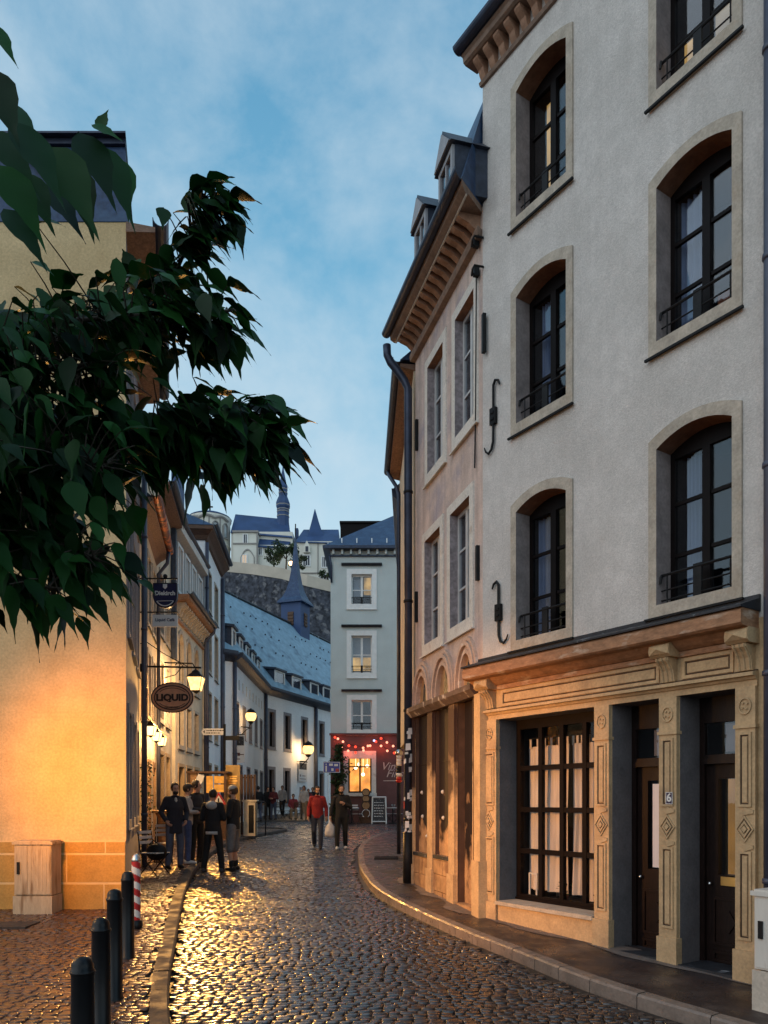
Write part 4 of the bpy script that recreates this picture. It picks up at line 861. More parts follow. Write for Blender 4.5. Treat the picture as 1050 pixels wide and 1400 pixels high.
# roof hooks and vents in rows
b=MB()
s0,s1=o2,o3; r0,r1=up(RG[1],16.0),up(RG[3],16.0)
nrm=(s1-s0).cross(r0-s0).normalized()*-1
if nrm.z<0: nrm=-nrm
for row,f in ((0,.42),(1,.62),(2,.80)):
    for k in range(26):
        if rnd.random()<.25: continue
        t=(k+rnd.uniform(-.2,.2))/26; p=(s0+(s1-s0)*t)*(1-f)+(r0+(r1-r0)*t)*f; MB().ball(p+nrm*.06,.07,5,4,sc=(.8,1.4,.8)).build('snow_hook',M['slate_dark'],roof)
# turret
tp=Vector((-9.4+.33*6.8,55.7+.944*6.8)); ca=math.atan2(.944,.33)
def tring(r,z): return [Vector((tp.x+r*math.sqrt(2)*math.cos(ca+math.pi/4+k*math.pi/2),tp.y+r*math.sqrt(2)*math.sin(ca+math.pi/4+k*math.pi/2),z)) for k in range(4)]
e=MB(); e.prism(tring(.86,13.2),tring(.86,17.8)); tu=e.build('turret',M['slate_far'],ab)
e=MB(); pr=[(1.12,17.75),(1.08,17.9),(.82,18.25),(.58,18.8),(.41,19.5),(.28,20.4),(.17,21.6),(.09,22.6),(.03,23.4)]
for (r0_,z0_),(r1_,z1_) in zip(pr,pr[1:]): e.ring(tring(r0_,z0_),tring(r1_,z1_))
e.face(tring(1.12,17.75)); e.build('turret_spire',M['slate'],tu)
e=MB(); Fx=Fc((tring(.86,0)[0].x,tring(.86,0)[0].y),(tring(.86,0)[1].x,tring(.86,0)[1].y))
for i in range(4):
    A_=tring(.87,0)[i];B_=tring(.87,0)[(i+1)%4]; Ft=Fc((A_.x,A_.y),(B_.x,B_.y)); e=MB(); um=Ft.L/2; e.fbox(Ft,um-.25,um+.25,.0,.03,15.9,17.0)
    for q in range(4): e.fbox(Ft,um-.25,um+.25,.03,.09,15.95+q*.26,16.1+q*.26)
    e.build('louvre',M['wood_dark'],tu)
MB().tube([(tp.x,tp.y,23.2),(tp.x,tp.y,24.3)],.05,6).build('finial',M['iron'],tu)
pipe(F1,.02,.1,g(34),8.1,.09,'drainpipe at the near end of the white abbey range',m='pipe'); pipe(F2,.02,.12,g(44),8.1,.10,'drainpipe at the bend of the white abbey range',m='pipe'); pipe(F2,F2.u(430),.12,g(50),8.1,.12,'drainpipe right of the wall lantern on the abbey range',m='pipe')

# ================================================================== WINE BAR at the end of the street
FW=Fc((X(452,37),37),(2.6,37))
wb=thing('town_house','pale grey green house at the street end with a red wine bar below','house',FW.w(0,0,g(37)))
hs=[]
for i,(py0,py1,rm) in enumerate(((785,826,'room'),(869,920,'room'),(957,998,'room'))):
    ua,ub=FW.u(480.5),FW.u(508.5); za,zb=Z(py1,37),Z(py0,37)
    hs.append(window(wb,FW,ua,ub,za,zb,D=.2,cols=2,rows=2 if i else 2,frame='frame_white',sur='frame_white',sw=.23,sillz=.26,rail=True,fw=.06,proud=.04))
    e=MB(); e.profile(FW,[(.0,zb+.40),(.12,zb+.40),(.18,zb+.46),(.18,zb+.50),(.0,zb+.52)],ua-.48,ub+.48); e.build('window_hood',M['lead'],wb)
ww=[o for o in wb.children if o.name.startswith('window') and 'hood' not in o.name]
for a,zr,m in ((0,(.5,.98),EW_CREAM),(1,(.08,.48),EW_WARM)):
    ua,ub=FW.u(480.5),FW.u(508.5); za,zb=(Z(826,37),Z(785,37)) if a==0 else (Z(920,37),Z(869,37)); 
    if a==0: lit_piece(ww[0],FW,ua+.58,ub,za+.6,zb,-.6,EW_WARM); lit_piece(ww[0],FW,ua+.1,ua+.52,za+.5,zb-.1,-.5,M['sign_white'],'blind')
    else: lit_piece(ww[1],FW,ua,ub,za+.2,za+.85,-.6,EW_WARM); lit_piece(ww[1],FW,ua,ub,za+.86,zb,-.61,M['sign_white'],'blind')
od=(FW.u(476),FW.u(508),Z(1084,37),Z(1037,37)); hs.append(od)
b=MB(); shell(b,FW,0,FW.L,0,13.94,9,hs); b.build('wall',M['plaster_mint'],wb)
b=MB(); sheet(b,FW,.0,FW.L,0,5.05,[od],n=.04); b.profile(FW,[(.0,5.05),(.12,5.05),(.14,5.12),(.10,5.16),(.0,5.16)],-.05,FW.L); b.build('bar_front',M['wine_red'],wb)
u0,u1,z0,z1=od
e=MB(); e.frame_ring(FW,[(u0-.22,z0-.0),(u1+.22,z0-.0),(u1+.22,z1+.36),(u0-.22,z1+.36)],[(u0,z0+.001),(u1,z0+.001),(u1,z1),(u0,z1)],-.2,.08); e.fbox(FW,u0-.25,u1+.25,.0,.16,z0-.16,z0-.002); e.build('bar_window_surround',M['stone_white'],wb)
e=MB(); e.fbox(FW,u0,u0+.07,-.24,-.16,z0,z1); e.fbox(FW,u1-.07,u1,-.24,-.16,z0,z1); e.fbox(FW,(u0+u1)/2-.04,(u0+u1)/2+.04,-.24,-.16,z0,z1); e.fbox(FW,u0,u1,-.238,-.162,z1-.42,z1-.36); e.fbox(FW,u0,u1,-.238,-.162,z0,z0+.08); bw=e.build('bar_window',M['frame_dark'],wb)
MB().fbox(FW,u0,u1,-.205,-.195,z0,z1).build('pane',M['glass_clear'],bw)
e=MB(); e.fbox(FW,u0-.6,u1+.6,-2.0,-1.95,z0-.3,z1+.3); e.build('lit_back_wall',EW_BAR,bw)
e=MB()
for q,(fu,fz) in enumerate(((.3,.75),(.62,.55),(.45,.85),(.8,.8))): e.ball(FW.w(u0+(u1-u0)*fu,-.7,z0+(z1-z0)*fz),.09,8,6); e.tube([FW.w(u0+(u1-u0)*fu,-.7,z0+(z1-z0)*fz),FW.w(u0+(u1-u0)*fu,-.7,z1+.1)],.008,4)
e.build('pendant_lamp',emit('bulb',(1,.75,.4),5),bw,True)
# hand lettering on the bar wall
text_mesh('Vins',.52,FW,FW.u(533),Z(1048,37),.045,M['plaster_pink'],wb,'wall_lettering',.003,shear=.35)
text_mesh('Fins',.52,FW,FW.u(539),Z(1058,37),.045,M['plaster_pink'],wb,'wall_lettering',.003,shear=.35)
e=MB(); e.fbox(FW,FW.u(524),FW.u(548),.042,.047,Z(1068,37),Z(1067,37)); e.build('painted_line',M['plaster_pink'],wb)
# eaves, hipped roof, snow hooks, flat dormer
b=MB(); b.box((FW.a.x-.35,36.55,13.945),(2.8,46,14.08)); b.box((FW.a.x-.08,36.9,13.66),(2.7,46,13.72)); e=b.build('eaves',M['gutter'],wb)
for q in range(9): MB().box((FW.a.x+.1+q*.42,36.75,13.73),(FW.a.x+.2+q*.42,36.98,13.94)).build('eave_bracket',M['plaster_mint'],wb)
b=MB(); a=[Vector((FW.a.x-.3,36.6,14.085)),Vector((2.8,36.6,14.085)),Vector((2.8,46,14.085)),Vector((FW.a.x-.3,46,14.085))]; r0=Vector((1.6,41.3,17.7)); r1=Vector((2.8,41.3,17.7))
b.face([a[0],a[1],r1,r0]); b.face([a[0],r0,a[3]]); b.face([a[3],a[2],r1,r0]); b.face([a[1],a[2],r1]); b.face(a); b.build('roof',M['slate'],wb)
for q in range(5):
    p=Vector((FW.a.x+.55+q*.72,36.9,14.28)); MB().tube([p,p+Vector((0,-.02,.22)),p+Vector((0,.1,.24))],.035,5).build('snow_hook',M['chrome'],wb)
b=MB(); b.box((X(466,47),46.5,14.2),(X(520,47),48.5,18.7)); b.box((X(465,47),46.4,18.7),(X(521,47),48.6,18.82)); b.build('flat_dormer',M['frame_dark'],wb)
MB().tube([(FW.a.x-.05,36.8,13.7),(FW.a.x+.05,36.93,13.2),(FW.a.x+.05,36.93,12.4)],.05,6).build('downpipe',M['gutter'],wb,True)
# string of coloured bulbs
def bulbs(pts,label,cols):
    t=thing('string_lights',label,'string lights',FW.w(1,.3,4.6),'festoon lights over the wine bar'); ps=[P(px,py,36.6) for px,py in pts]
    MB().tube([p+Vector((0,0,.06)) for p in ps],.012,4).build('cable',M['iron'],t)
    for i,p in enumerate(ps): MB().ball(p,.06,8,6).build('bulb',cols[i%len(cols)],t,True)
    for i in (1,len(ps)//2,len(ps)-3):
        l=bpy.data.lights.new('bulb_light','POINT'); l.energy=4.5; l.color=(1,.10,.04); l.shadow_soft_size=.1; o=bpy.data.objects.new('bulb_light',l); COL.objects.link(o); o.parent=t; o.location=ps[i]-wloc(t)+Vector((0,.08,-.1))
EBR=emit('red bulb',(1,.06,.03),2.4); EBW=emit('warm bulb',(1,.36,.22),2.2); EBB=emit('blue white bulb',(.6,.65,1),1.6)
bulbs(((458,1008),(462,1010),(469,1014),(477,1019.5),(486,1021),(496.5,1022.5),(506,1019.5),(514,1014),(521,1009.5),(529,1015),(537.5,1020),(545,1022)),'upper string of red and white bulbs over the wine bar front',[EBR,EBW,EBW,EBR])
bulbs(((467.5,1020.5),(476,1026.5),(486,1029),(497,1026),(503,1019.8),(511.5,1012.5),(521,1019.8),(529.5,1026.5),(539,1029.5)),'lower string of white and blue bulbs over the wine bar front',[EBW,EBW,EBR,EBW,EBW,EBB])
# ================================================================== GROUND
KL=[(1.2,-6),(-.3,2.0),(-1.84,6.6),(-2.6,9.6),(-3.69,14.5),(-4.40,19),(-4.72,23),(-4.60,26),(-3.95,29.2),(-3.80,30.2),(-4.1,30.9),(-5.2,31.2),(-7.0,31.3)]
KR=[(6.5,1.5),(4.4,4.4),(2.37,7.2),(1.5,9.0),(.76,10.7),(-.06,13.2),(-.45,15.8),(-.60,18.0),(-.70,21.0),(-.62,23.5),(-.30,26.3),(.15,28.3),(.9,29.4),(2.4,30.0)]
def smooth(pts,n=8):
    out=[]
    for i in range(len(pts)-1):
        p0=Vector(pts[max(i-1,0)]);p1=Vector(pts[i]);p2=Vector(pts[i+1]);p3=Vector(pts[min(i+2,len(pts)-1)])
        for k in range(n):
            t=k/n; out.append(.5*((2*p1)+(p2-p0)*t+(2*p0-5*p1+4*p2-p3)*t*t+(3*p1-p0-3*p2+p3)*t**3))
    out.append(Vector(pts[-1])); return out
SL=smooth(KL); SR=smooth(KR)
def at_y(S_,y,first=True):
    for a,b in zip(S_,S_[1:]):
        if (a.y-y)*(b.y-y)<=0 and abs(b.y-a.y)>1e-6: return a.x+(b.x-a.x)*(y-a.y)/(b.y-a.y)
    return None
def wet(name,c,r0,r1,var=.35,spec=.5,scale=2.0,coat=.0):
    m,nt,out=new_mat(name); b=nt.nodes.new('ShaderNodeBsdfPrincipled'); nt.links.new(b.outputs[0],out.inputs[0]); b.inputs['Specular IOR Level'].default_value=spec; b.inputs['Coat Weight'].default_value=coat; b.inputs['Coat Roughness'].default_value=.17
    g_=nt.nodes.new('ShaderNodeNewGeometry'); tc=nt.nodes.new('ShaderNodeTexCoord')
    n=nt.nodes.new('ShaderNodeTexNoise'); n.inputs['Scale'].default_value=scale; n.inputs['Detail'].default_value=6; nt.links.new(tc.outputs['Object'],n.inputs[0])
    mr=nt.nodes.new('ShaderNodeMapRange'); mr.inputs[1].default_value=.35; mr.inputs[2].default_value=.65; mr.inputs[3].default_value=r0; mr.inputs[4].default_value=r1
    nt.links.new(n.outputs['Fac'],mr.inputs[0]); nt.links.new(mr.outputs[0],b.inputs['Roughness'])
    rp=nt.nodes.new('ShaderNodeValToRGB'); rp.color_ramp.elements[0].color=(*[x*(1-var) for x in c],1); rp.color_ramp.elements[1].color=(*[x*(1+var) for x in c],1)
    nt.links.new(g_.outputs['Random Per Island'],rp.inputs[0]); nt.links.new(rp.outputs[0],b.inputs['Base Color'])
    n3=nt.nodes.new('ShaderNodeTexNoise'); n3.inputs['Scale'].default_value=34; n3.inputs['Detail'].default_value=4; nt.links.new(tc.outputs['Object'],n3.inputs[0])
    bp=nt.nodes.new('ShaderNodeBump'); bp.inputs['Strength'].default_value=.35; bp.inputs['Distance'].default_value=.01; nt.links.new(n3.outputs['Fac'],bp.inputs['Height']); nt.links.new(bp.outputs[0],b.inputs['Normal'])
    return m
M['sett']=wet('wet granite setts',(.030,.022,.021),.18,.36,coat=.7)
M['sett_warm']=wet('wet reddish setts',(.10,.045,.024),.2,.42,coat=.25)
M['joint']=mat('wet joint sand',(.03,.025,.022),.5,.3,8,.4,60)
M['kerb']=mat('granite kerb',(.19,.15,.125),.45,.2,5,.3,60,rvar=.2)
M['slab']=mat('worn kerb slabs',(.05,.038,.032),.75,.25,3,.3,50,rvar=.15)
M['asphalt']=mat('damp dark pavement',(.038,.028,.027),.4,.3,2.2,.6,90,c2=(.075,.058,.052),c2scale=1.4,c2lo=.55,c2hi=.66,rvar=.18)
M['strip']=mat('pale worn concrete edge',(.15,.12,.105),.6,.25,5,.5,60)
M['earth']=mat('dark ground',(.05,.048,.045),.8,.3,.3)
# base sheet to the horizon
b=MB(); xs=[-600,-120,-40,-16,-8,-4,0,4,8,16,40,120,600]; ys=[-40,-12,0,4,7.7,9,10.8,13,16.5,19,22.2,26,30,37,46,60,120,300,900]
for i in range(len(xs)-1):
    for j in range(len(ys)-1):
        b.face([(xs[i],ys[j],g(ys[j])-.03),(xs[i+1],ys[j],g(ys[j])-.03),(xs[i+1],ys[j+1],g(ys[j+1])-.03),(xs[i],ys[j+1],g(ys[j+1])-.03)])
structure(b.build('ground',M['joint'],recalc=False))
def setts(name,m,inside,y0,y1,xr,rowd,wmin,wmax,z_off,tilt,skew=0.0,seed=1,mats=None):
    rr=random.Random(seed); b=MB(); y=y0; row=0
    V=b.v;Fa=b.f;Mi=b.m
    while y<y1:
        d=rowd*(1 if y<16 else (1.25 if y<26 else 1.7)); x=xr[0]+rr.uniform(0,wmax)
        while x<xr[1]:
            w=rr.uniform(wmin,wmax)*(1 if y<16 else (1.25 if y<26 else 1.7)); xc=x+w/2; yc=y+d/2+skew*xc+.02*math.sin(xc*3.1+row)
            if inside(xc,yc):
                gp=.004; z=g(yc)+z_off+rr.uniform(-.004,.004); tx=rr.gauss(0,tilt); ty=rr.gauss(0,tilt)
                hx,hy=w/2-gp,d/2-gp; k=len(V); j=lambda: rr.uniform(-.006,.006)
                base=[(-hx+j(),-hy+j()),(hx+j(),-hy+j()),(hx+j(),hy+j()),(-hx+j(),hy+j())]
                for s_,dz in ((1.0,-.022),(.985,-.006),(.90,.0),(.5,.0015)):
                    for (px,py) in base:
                        qx,qy=px*s_,py*s_
                        sl=skew; V.append(Vector((xc+qx,yc+qy+sl*qx,z+dz+tx*qx+ty*qy+(g(yc+qy)-g(yc)))))
                for q in range(3):
                    for e in range(4):
                        f=(e+1)%4; Fa.append([k+q*4+e,k+q*4+f,k+q*4+4+f,k+q*4+4+e]); Mi.append(0)
                Fa.append([k+12,k+13,k+14,k+15]); Mi.append(0)
            x+=w
        y+=d; row+=1
    return structure(b.build(name,m,recalc=False,smooth=True))
def in_road(x,y):
    if y>46: return False
    l=at_y(SL,y) if y<30.2 else -30; r=at_y(SR,y) if y<29.9 else 30
    if l is None: l=-30
    if r is None: r=30
    return l+.02<x<r-.12 and not (y>31 and x>8) and x>-7.2
rd=setts('road',M['sett'],in_road,4.6,37.6,(-7.2,8),.076,.09,.16,0.0,.05,skew=.10)
# left pavement: setts at kerb height, slabs along the edge
def strip_mesh(name,m,A,B,dz=.0,side=None,drop=.25):
    b=MB()
    for i in range(len(A)-1):
        a0,a1,b0,b1=[Vector((p[0],p[1],g(p[1])+dz)) for p in (A[i],A[i+1],B[i],B[i+1])]
        b.face([a0,a1,b1,b0])
        dn=Vector((0,0,-drop)); b.face([a0,a1,a1+dn,a0+dn]); b.face([b0,b1,b1+dn,b0+dn])
    return structure(b.build(name,m))
def offset(S_,d):
    out=[]
    for i,p in enumerate(S_):
        t=(S_[min(i+1,len(S_)-1)]-S_[max(i-1,0)]).normalized(); n=Vector((-t.y,t.x)); out.append(p+n*d)
    return out
LIN=offset(SL,.17)
def kerbstones(name,S_,w,h,mats,seg,label=None,jit=.004,seed=3):
    rr=random.Random(seed); inn=offset(S_,w); b=MB()
    for i in range(0,len(S_)-1,seg):
        j=min(i+seg,len(S_)-1); dz=rr.uniform(-jit,jit)
        for k in range(i,j):
            e0=.005 if k==i else 0; e1=.005 if k==j-1 else 0
            def L(p,q,t): return p+(q-p)*t
            l=(S_[k+1]-S_[k]).length or 1
            p0,p1=L(S_[k],S_[k+1],e0/l),L(S_[k],S_[k+1],1-e1/l); q0,q1=L(inn[k],inn[k+1],e0/l),L(inn[k],inn[k+1],1-e1/l)
            bev=.02; c=(inn[k]-S_[k]).normalized()*bev
            v=lambda p,z: Vector((p.x,p.y,g(p.y)+z+dz))
            b.hexa([v(p0,-.12),v(p1,-.12),v(q1,-.12),v(q0,-.12),v(p0,h-bev),v(p1,h-bev),v(q1,h),v(q0,h)])
            b.face([v(p0,h-bev),v(p1,h-bev),v(p1+c,h+.0),v(p0+c,h+.0)]) 
            b.face([v(p0+c,h),v(p1+c,h),v(q1,h+.001),v(q0,h+.001)])
    return structure(b.build(name,mats))
kerbstones('kerb_left',SL,.17,.10,M['slab'],2)
kerbstones('kerb_right',SR,-.14,.11,M['kerb'],2,seed=5)
def in_left(x,y):
    l=at_y(LIN,y) if y<30 else None
    if l is None: return False
    if x>l-.015: return False
    if y>11.5 and x<-3.9-.28*(y-11.55)-.05 and y<16.6: return False
    return x>-9.5 and not (y>16.6 and x<-7)
# sheet under
b=MB()
for a0,a1 in zip(LIN,LIN[1:]):
    b.face([(a0.x,a0.y,g(a0.y)+.065),(a1.x,a1.y,g(a1.y)+.065),(-16,a1.y,g(a1.y)+.065),(-16,a0.y,g(a0.y)+.065)])
structure(b.build('pavement_left',M['joint'],recalc=False))
setts('pavement_left_setts',M['sett_warm'],in_left,4.2,31,(-9.5,1),.078,.09,.15,.098,.045,skew=-.05,seed=9)
# right pavement
RIN=offset(SR,-.14)
b=MB()
def wallx(y):  # line of the right-hand facades
    if y<10.98: return 1.412+(10.98-y)*.6667
    if y<14.09: return 1.412-.267*(y-10.98)
    return .55
for a0,a1 in zip(RIN,RIN[1:]):
    m=4
    for q in range(m):
        f0,f1=q/m,(q+1)/m
        def pt(p,f):
            x=p.x+(max(wallx(p.y),p.x+.05)+.3-p.x)*f if p.y<29 else p.x+(6)*f
            return (x,p.y,g(p.y)+.108)
        b.face([pt(a0,f0),pt(a1,f0),pt(a1,f1),pt(a0,f1)])
structure(b.build('pavement_right',M['asphalt'],recalc=False))
# pale rough strip along the facades
b=MB(); rr=random.Random(4); prev=None
for k in range(60):
    y=5.2+k*.165; x=wallx(y); wd=.24+.10*math.sin(k*.7)+rr.uniform(-.05,.05)
    nx,ny=(-.832,-.555) if y<11 else (-.966,-.258)
    cur=((x+.2,y,g(y)+.112),(x+nx*wd,y+ny*wd*.2,g(y)+.1121))
    if prev: b.face([prev[0],prev[1],cur[1],cur[0]])
    prev=cur
structure(b.build('pavement_edge',M['strip'],recalc=False))
b=MB(); c=(.05,18.4)
for q in range(7): b.box((c[0]-.28,c[1]-.42+q*.12,g(18)+.10),(c[0]+.28,c[1]-.36+q*.12,g(18.6)+.118))
tag(b.build('drain_grate',M['iron'],base=(c[0],c[1],g(18.4)+.1)),'iron drain grate in the rounded pavement corner at right','drain')
b=MB(); b.box((-6.6,10.1,g(10.1)+.09),(-4.72,10.55,g(10.3)+.118)); tag(b.build('cover_slab',M['slab'],base=(-5.6,10.3,g(10.3)+.1)),'long stone cover slab set in the setts before the grey cabinet','slab')

# ================================================================== STREET FURNITURE
for i,(px,Y,top,lab) in enumerate(((113,4.7,1307,'black bollard nearest the camera at the bottom edge of the photo'),(138,5.9,1254,'second black bollard from the camera'),(156.5,7.1,1215,'third black bollard from the camera'),(174.5,8.6,1191,'black bollard just before the red and white striped post'))):
    z0=g(Y)+.09; H=Z(top,Y)-z0; c=Vector((X(px,Y),Y,z0)); t=thing('bollard',lab,'bollard',c,'black bollards along the left pavement')
    MB().lathe(c,[(.085,-.05),(.085,.02),(.074,.03),(.068,H-.12),(.072,H-.11),(.072,H-.085),(.066,H-.08),(.064,H-.05),(.052,H-.02),(.03,H-.004),(.005,H)],20).build('post',M['black_paint'],t,True)
    MB().lathe(c,[(.0745,H-.105),(.0765,H-.10),(.0765,H-.095),(.0745,H-.09)],20).build('ring',M['black_paint'],t,True)
Y=10.2; c=Vector((X(186,Y),Y,g(Y)+.09)); t=thing('warning_post','red and white striped post at the corner of the ochre house','post',c); H=.99
MB().lathe(c,[(.085,-.05),(.085,.10),(.07,.11)],18).build('foot',M['black_paint'],t,True)
b=MB(); seg=36; n=64
for r in range(n):
    for j in range(seg):
        a0,a1=2*math.pi*j/seg,2*math.pi*(j+1)/seg; z0,z1=.11+.78*r/n,.11+.78*(r+1)/n
        b.face([c+Vector((.058*math.cos(a0),.058*math.sin(a0),z0)),c+Vector((.058*math.cos(a1),.058*math.sin(a1),z0)),c+Vector((.058*math.cos(a1),.058*math.sin(a1),z1)),c+Vector((.058*math.cos(a0),.058*math.sin(a0),z1))],int((r/n*4.2+j/seg)%1<.5))
b.build('striped_sleeve',[M['red_paint'],M['white_paint']],t)
MB().lathe(c,[(.058,.885),(.062,.89),(.062,.92),(.055,.93),(.045,.96),(.02,.985),(.004,.99)],18).build('cap',M['chrome'],t,True)
# utility cabinets
def cabinet(c,w,d,h,rz,label,base_h,cm='cabinet'):
    t=thing('utility_cabinet',label,'utility cabinet',c); Rm=Matrix.Rotation(rz,3,'Z')
    def bx(a,b_,name,m):
        mb=MB(); mb.box(a,b_); mb.v=[c+Rm@v for v in mb.v]; return mb.build(name,m,t)
    bx((0,0,0),(w,d,base_h),'base',M['cabinet_base' if cm=='cabinet' else cm]); bd=bx((.015,.015,base_h+.012),(w-.015,d,h-.05),'body',M[cm])
    bx((-.01,-.012,h-.05),(w+.01,d+.01,h-.01),'lid',M[cm]); bx((.02,0,h-.012),(w-.02,d,h+.005),'lid_top',M[cm])
    bx((.03,.004,base_h+.03),(w*.36,.014,h-.07),'door',M[cm]); bx((w*.37,.004,base_h+.03),(w-.03,.014,h-.07),'door',M[cm])
    bx((.06,-.012,base_h+(h-base_h)*.40),(.10,.004,base_h+(h-base_h)*.62),'handle',M['iron'])
    for q in range(5): bx((w*.45+q*.055,.001,base_h+.07),(w*.45+q*.055+.012,.004,h-.12),'rib',M[cm])
    return t
cabinet(Vector((X(17.5,11.1),11.1,g(11.1)+.07)),.565,.36,Z(1150,11.1)-g(11.1)-.07,0,'weathered wood grained grey cabinet against the ochre house plinth',.29,'cabinet_tan')
p=FR1.w(FR1.u(1028,.35),.55,0); 
def P2(px,Y): return Vector((X(px,Y),Y,g(Y)+.1))
c=P2(1028,6.75); cabinet(c,.8,.35,Z(1216,6.75)-c.z,math.atan2(-.832,.5547),'pale grey cabinet at the lower right corner, below the blue drainpipe',.36)
# ------------------------------------------------------------------ lanterns
def lantern(c,s,label,glow,wallF=None,arm=None,power=0,col=(1,.60,.26),group=None,round_=False,name='street_lantern'):
    """c: centre of the glass; s: overall height"""
    c=Vector(c); t=thing(name,label,'lantern',c,group)
    if not round_:
        w=s*.26
        def sq(r,z): return [c+Vector((sx*r,sy*r,z)) for sx,sy in ((1,1),(-1,1),(-1,-1),(1,-1))]
        e=MB(); e.ring(sq(w*.62,-s*.34),sq(w,s*.14)); e.face(sq(w*.62,-s*.34)); gl=e.build('glass',glow,t)
        e=MB()
        for k in range(4): e.tube([sq(w*.64,-s*.34)[k],sq(w*1.03,s*.15)[k]],s*.014,5)
        for r,z in ((w*.64,-s*.34),(w*1.03,s*.15)):
            q=sq(r,z); 
            for k in range(4): e.tube([q[k],q[(k+1)%4]],s*.014,5)
        e.build('frame',M['iron'],t)
        e=MB(); e.ring(sq(w*1.15,s*.15),sq(w*.5,s*.32)); e.ring(sq(w*.5,s*.32),sq(w*.42,s*.38)); e.ring(sq(w*.42,s*.38),sq(.01,s*.46)); e.face(sq(w*1.15,s*.15)); e.build('roof',M['iron'],t)
        MB().lathe(c+Vector((0,0,-s*.34)),[(w*.1,-s*.10),(w*.3,-s*.06),(w*.5,-s*.03),(w*.64,0)],10).build('base',M['iron'],t)
    else:
        e=MB(); e.ball(c,s*.42,16,12,sc=(1,1,1.05)); e.build('glass',glow,t,True)
        MB().lathe(c,[(s*.36,s*.22),(s*.40,s*.26),(s*.22,s*.48),(s*.06,s*.56),(.01,s*.62)],14).build('roof',M['iron'],t,True)
        MB().lathe(c,[(s*.05,-s*.62),(s*.16,-s*.55),(s*.24,-s*.40),(s*.2,-s*.38)],12).build('base',M['iron'],t,True)
    if arm:
        e=MB(); 
        for pts,r in arm: e.tube(pts,r,6)
        e.build('bracket',M['iron'],t,True)
    if power:
        l=bpy.data.lights.new('lantern_light','POINT'); l.energy=power; l.color=col; l.shadow_soft_size=s*.22; o=bpy.data.objects.new('lantern_light',l); COL.objects.link(o); o.parent=t; o.location=(0,0,-s*.02)
        gl_=[q for q in t.children if q.name.startswith('glass')][0]; gl_.visible_shadow=False
    return t
Y=22.0; c=P(268,932,Y); wx=FC_.w((Y-20.62)/.988,0,0).x
tL=lantern(c,.78,'large lit square lantern on a scrolled bracket above the oval bar sign',EL,power=700,arm=[([Vector((wx,Y,c.z+.55)),c+Vector((-.1,0,.52)),c+Vector((0,0,.36))],.022),([Vector((wx,Y,c.z+.1)),Vector((wx+.35,Y,c.z+.2)),Vector((wx+.55,Y,c.z+.46)),Vector((wx+.42,Y,c.z+.55)),Vector((wx+.33,Y,c.z+.47))],.016)])
ADDED_BEAM=(tL,(-2.5,12.0,0))
for i,(Yl,px,py,lab) in enumerate(((16.95,206,997,'nearest of the three small lit lanterns on the bar house wall'),(18.2,214,1005,'middle of the three small lit lanterns on the bar house wall'),(19.5,221,1012,'farthest of the three small lit lanterns on the bar house wall'))):
    c=P(px,py,Yl); wx=FB.w((Yl-16.62)/.981,0,0).x
    lantern(c,.42,lab,EL2,power=130,group='small lanterns on the bar house',arm=[([Vector((wx,Yl,c.z+.22)),Vector((wx+.1,Yl,c.z+.27)),c+Vector((0,0,.19))],.012)],name='wall_lantern')
Y=36.5; c=P(343,979,Y); wx=F1.w((Y-34.3),0,0).x
lantern(c,.62,'round lit lantern on a scrolled arm at the near end of the white abbey range',EL,round_=True,power=60,arm=[([Vector((wx,Y,c.z-.5)),Vector((wx+.4,Y,c.z-.55)),c+Vector((-.05,0,-.45)),c+Vector((0,0,-.36))],.03),([Vector((wx,Y,c.z-.9)),Vector((wx+.3,Y,c.z-.62)),Vector((wx+.5,Y,c.z-.55))],.02)])
u=F2.u(410); pw=F2.w(u,0,0); c=P(421.5,1024,pw.y-.4)
lantern(c,.85,'round lit lantern on the white abbey wall between two windows',EL,round_=True,power=150,arm=[([F2.w(u,0,c.z-.75),F2.w(u,.4,c.z-.78),c+Vector((0,0,-.6)),c+Vector((0,0,-.5))],.035),([F2.w(u,0,c.z-1.2),F2.w(u,.3,c.z-.85),F2.w(u,.5,c.z-.78)],.025)])
# two lamps standing just outside the left edge: their light falls on the ochre wall and on the shopfront
def post_lamp(x,y,h,label,pw):
    c=Vector((x,y,g(y)+.09)); t=lantern(c+Vector((0,0,h)),.6,label,EL,name='post_lantern',power=pw,col=(1,.42,.05))
    MB().lathe(c-Vector((0,0,.0)),[(.11,0),(.11,.15),(.07,.2),(.05,.6),(.04,h-.3),(.05,h-.25)],12).build('post',M['iron'],t,True); return t
def spot(t,target,power,ang,blend,col,soft=.14):
    l=bpy.data.lights.new('lantern_extra_spot','SPOT'); l.energy=power; l.color=col; l.spot_size=R(ang); l.spot_blend=blend; l.shadow_soft_size=soft
    o=bpy.data.objects.new('lantern_extra_spot',l); COL.objects.link(o); o.parent=t; d=Vector(target)-wloc(t); o.location=d.normalized()*.32; o.rotation_euler=d.to_track_quat('-Z','Y').to_euler(); return l
bl=spot(tL,ADDED_BEAM[1],LAMP_L,62,.8,(1,.45,.085),.12)  # extra spot added in the lantern to strengthen the golden road glints
tA=post_lamp(-4.95,8.9,2.35,'lit post lantern beside the ochre house, left of the picture edge',90); spot(tA,(-4.05,11.55,2.3),LAMP_A,110,1.0,(1,.31,.0))
tB=post_lamp(-5.6,6.3,2.7,'lit post lantern on the square, far left of the picture edge',210); spot(tB,(1.5,10.9,1.7),LAMP_B,42,.9,(1,.43,.11))
for t in (tA,tB):
    for q in t.children:
        if q.name.startswith('glass'): q.visible_shadow=False
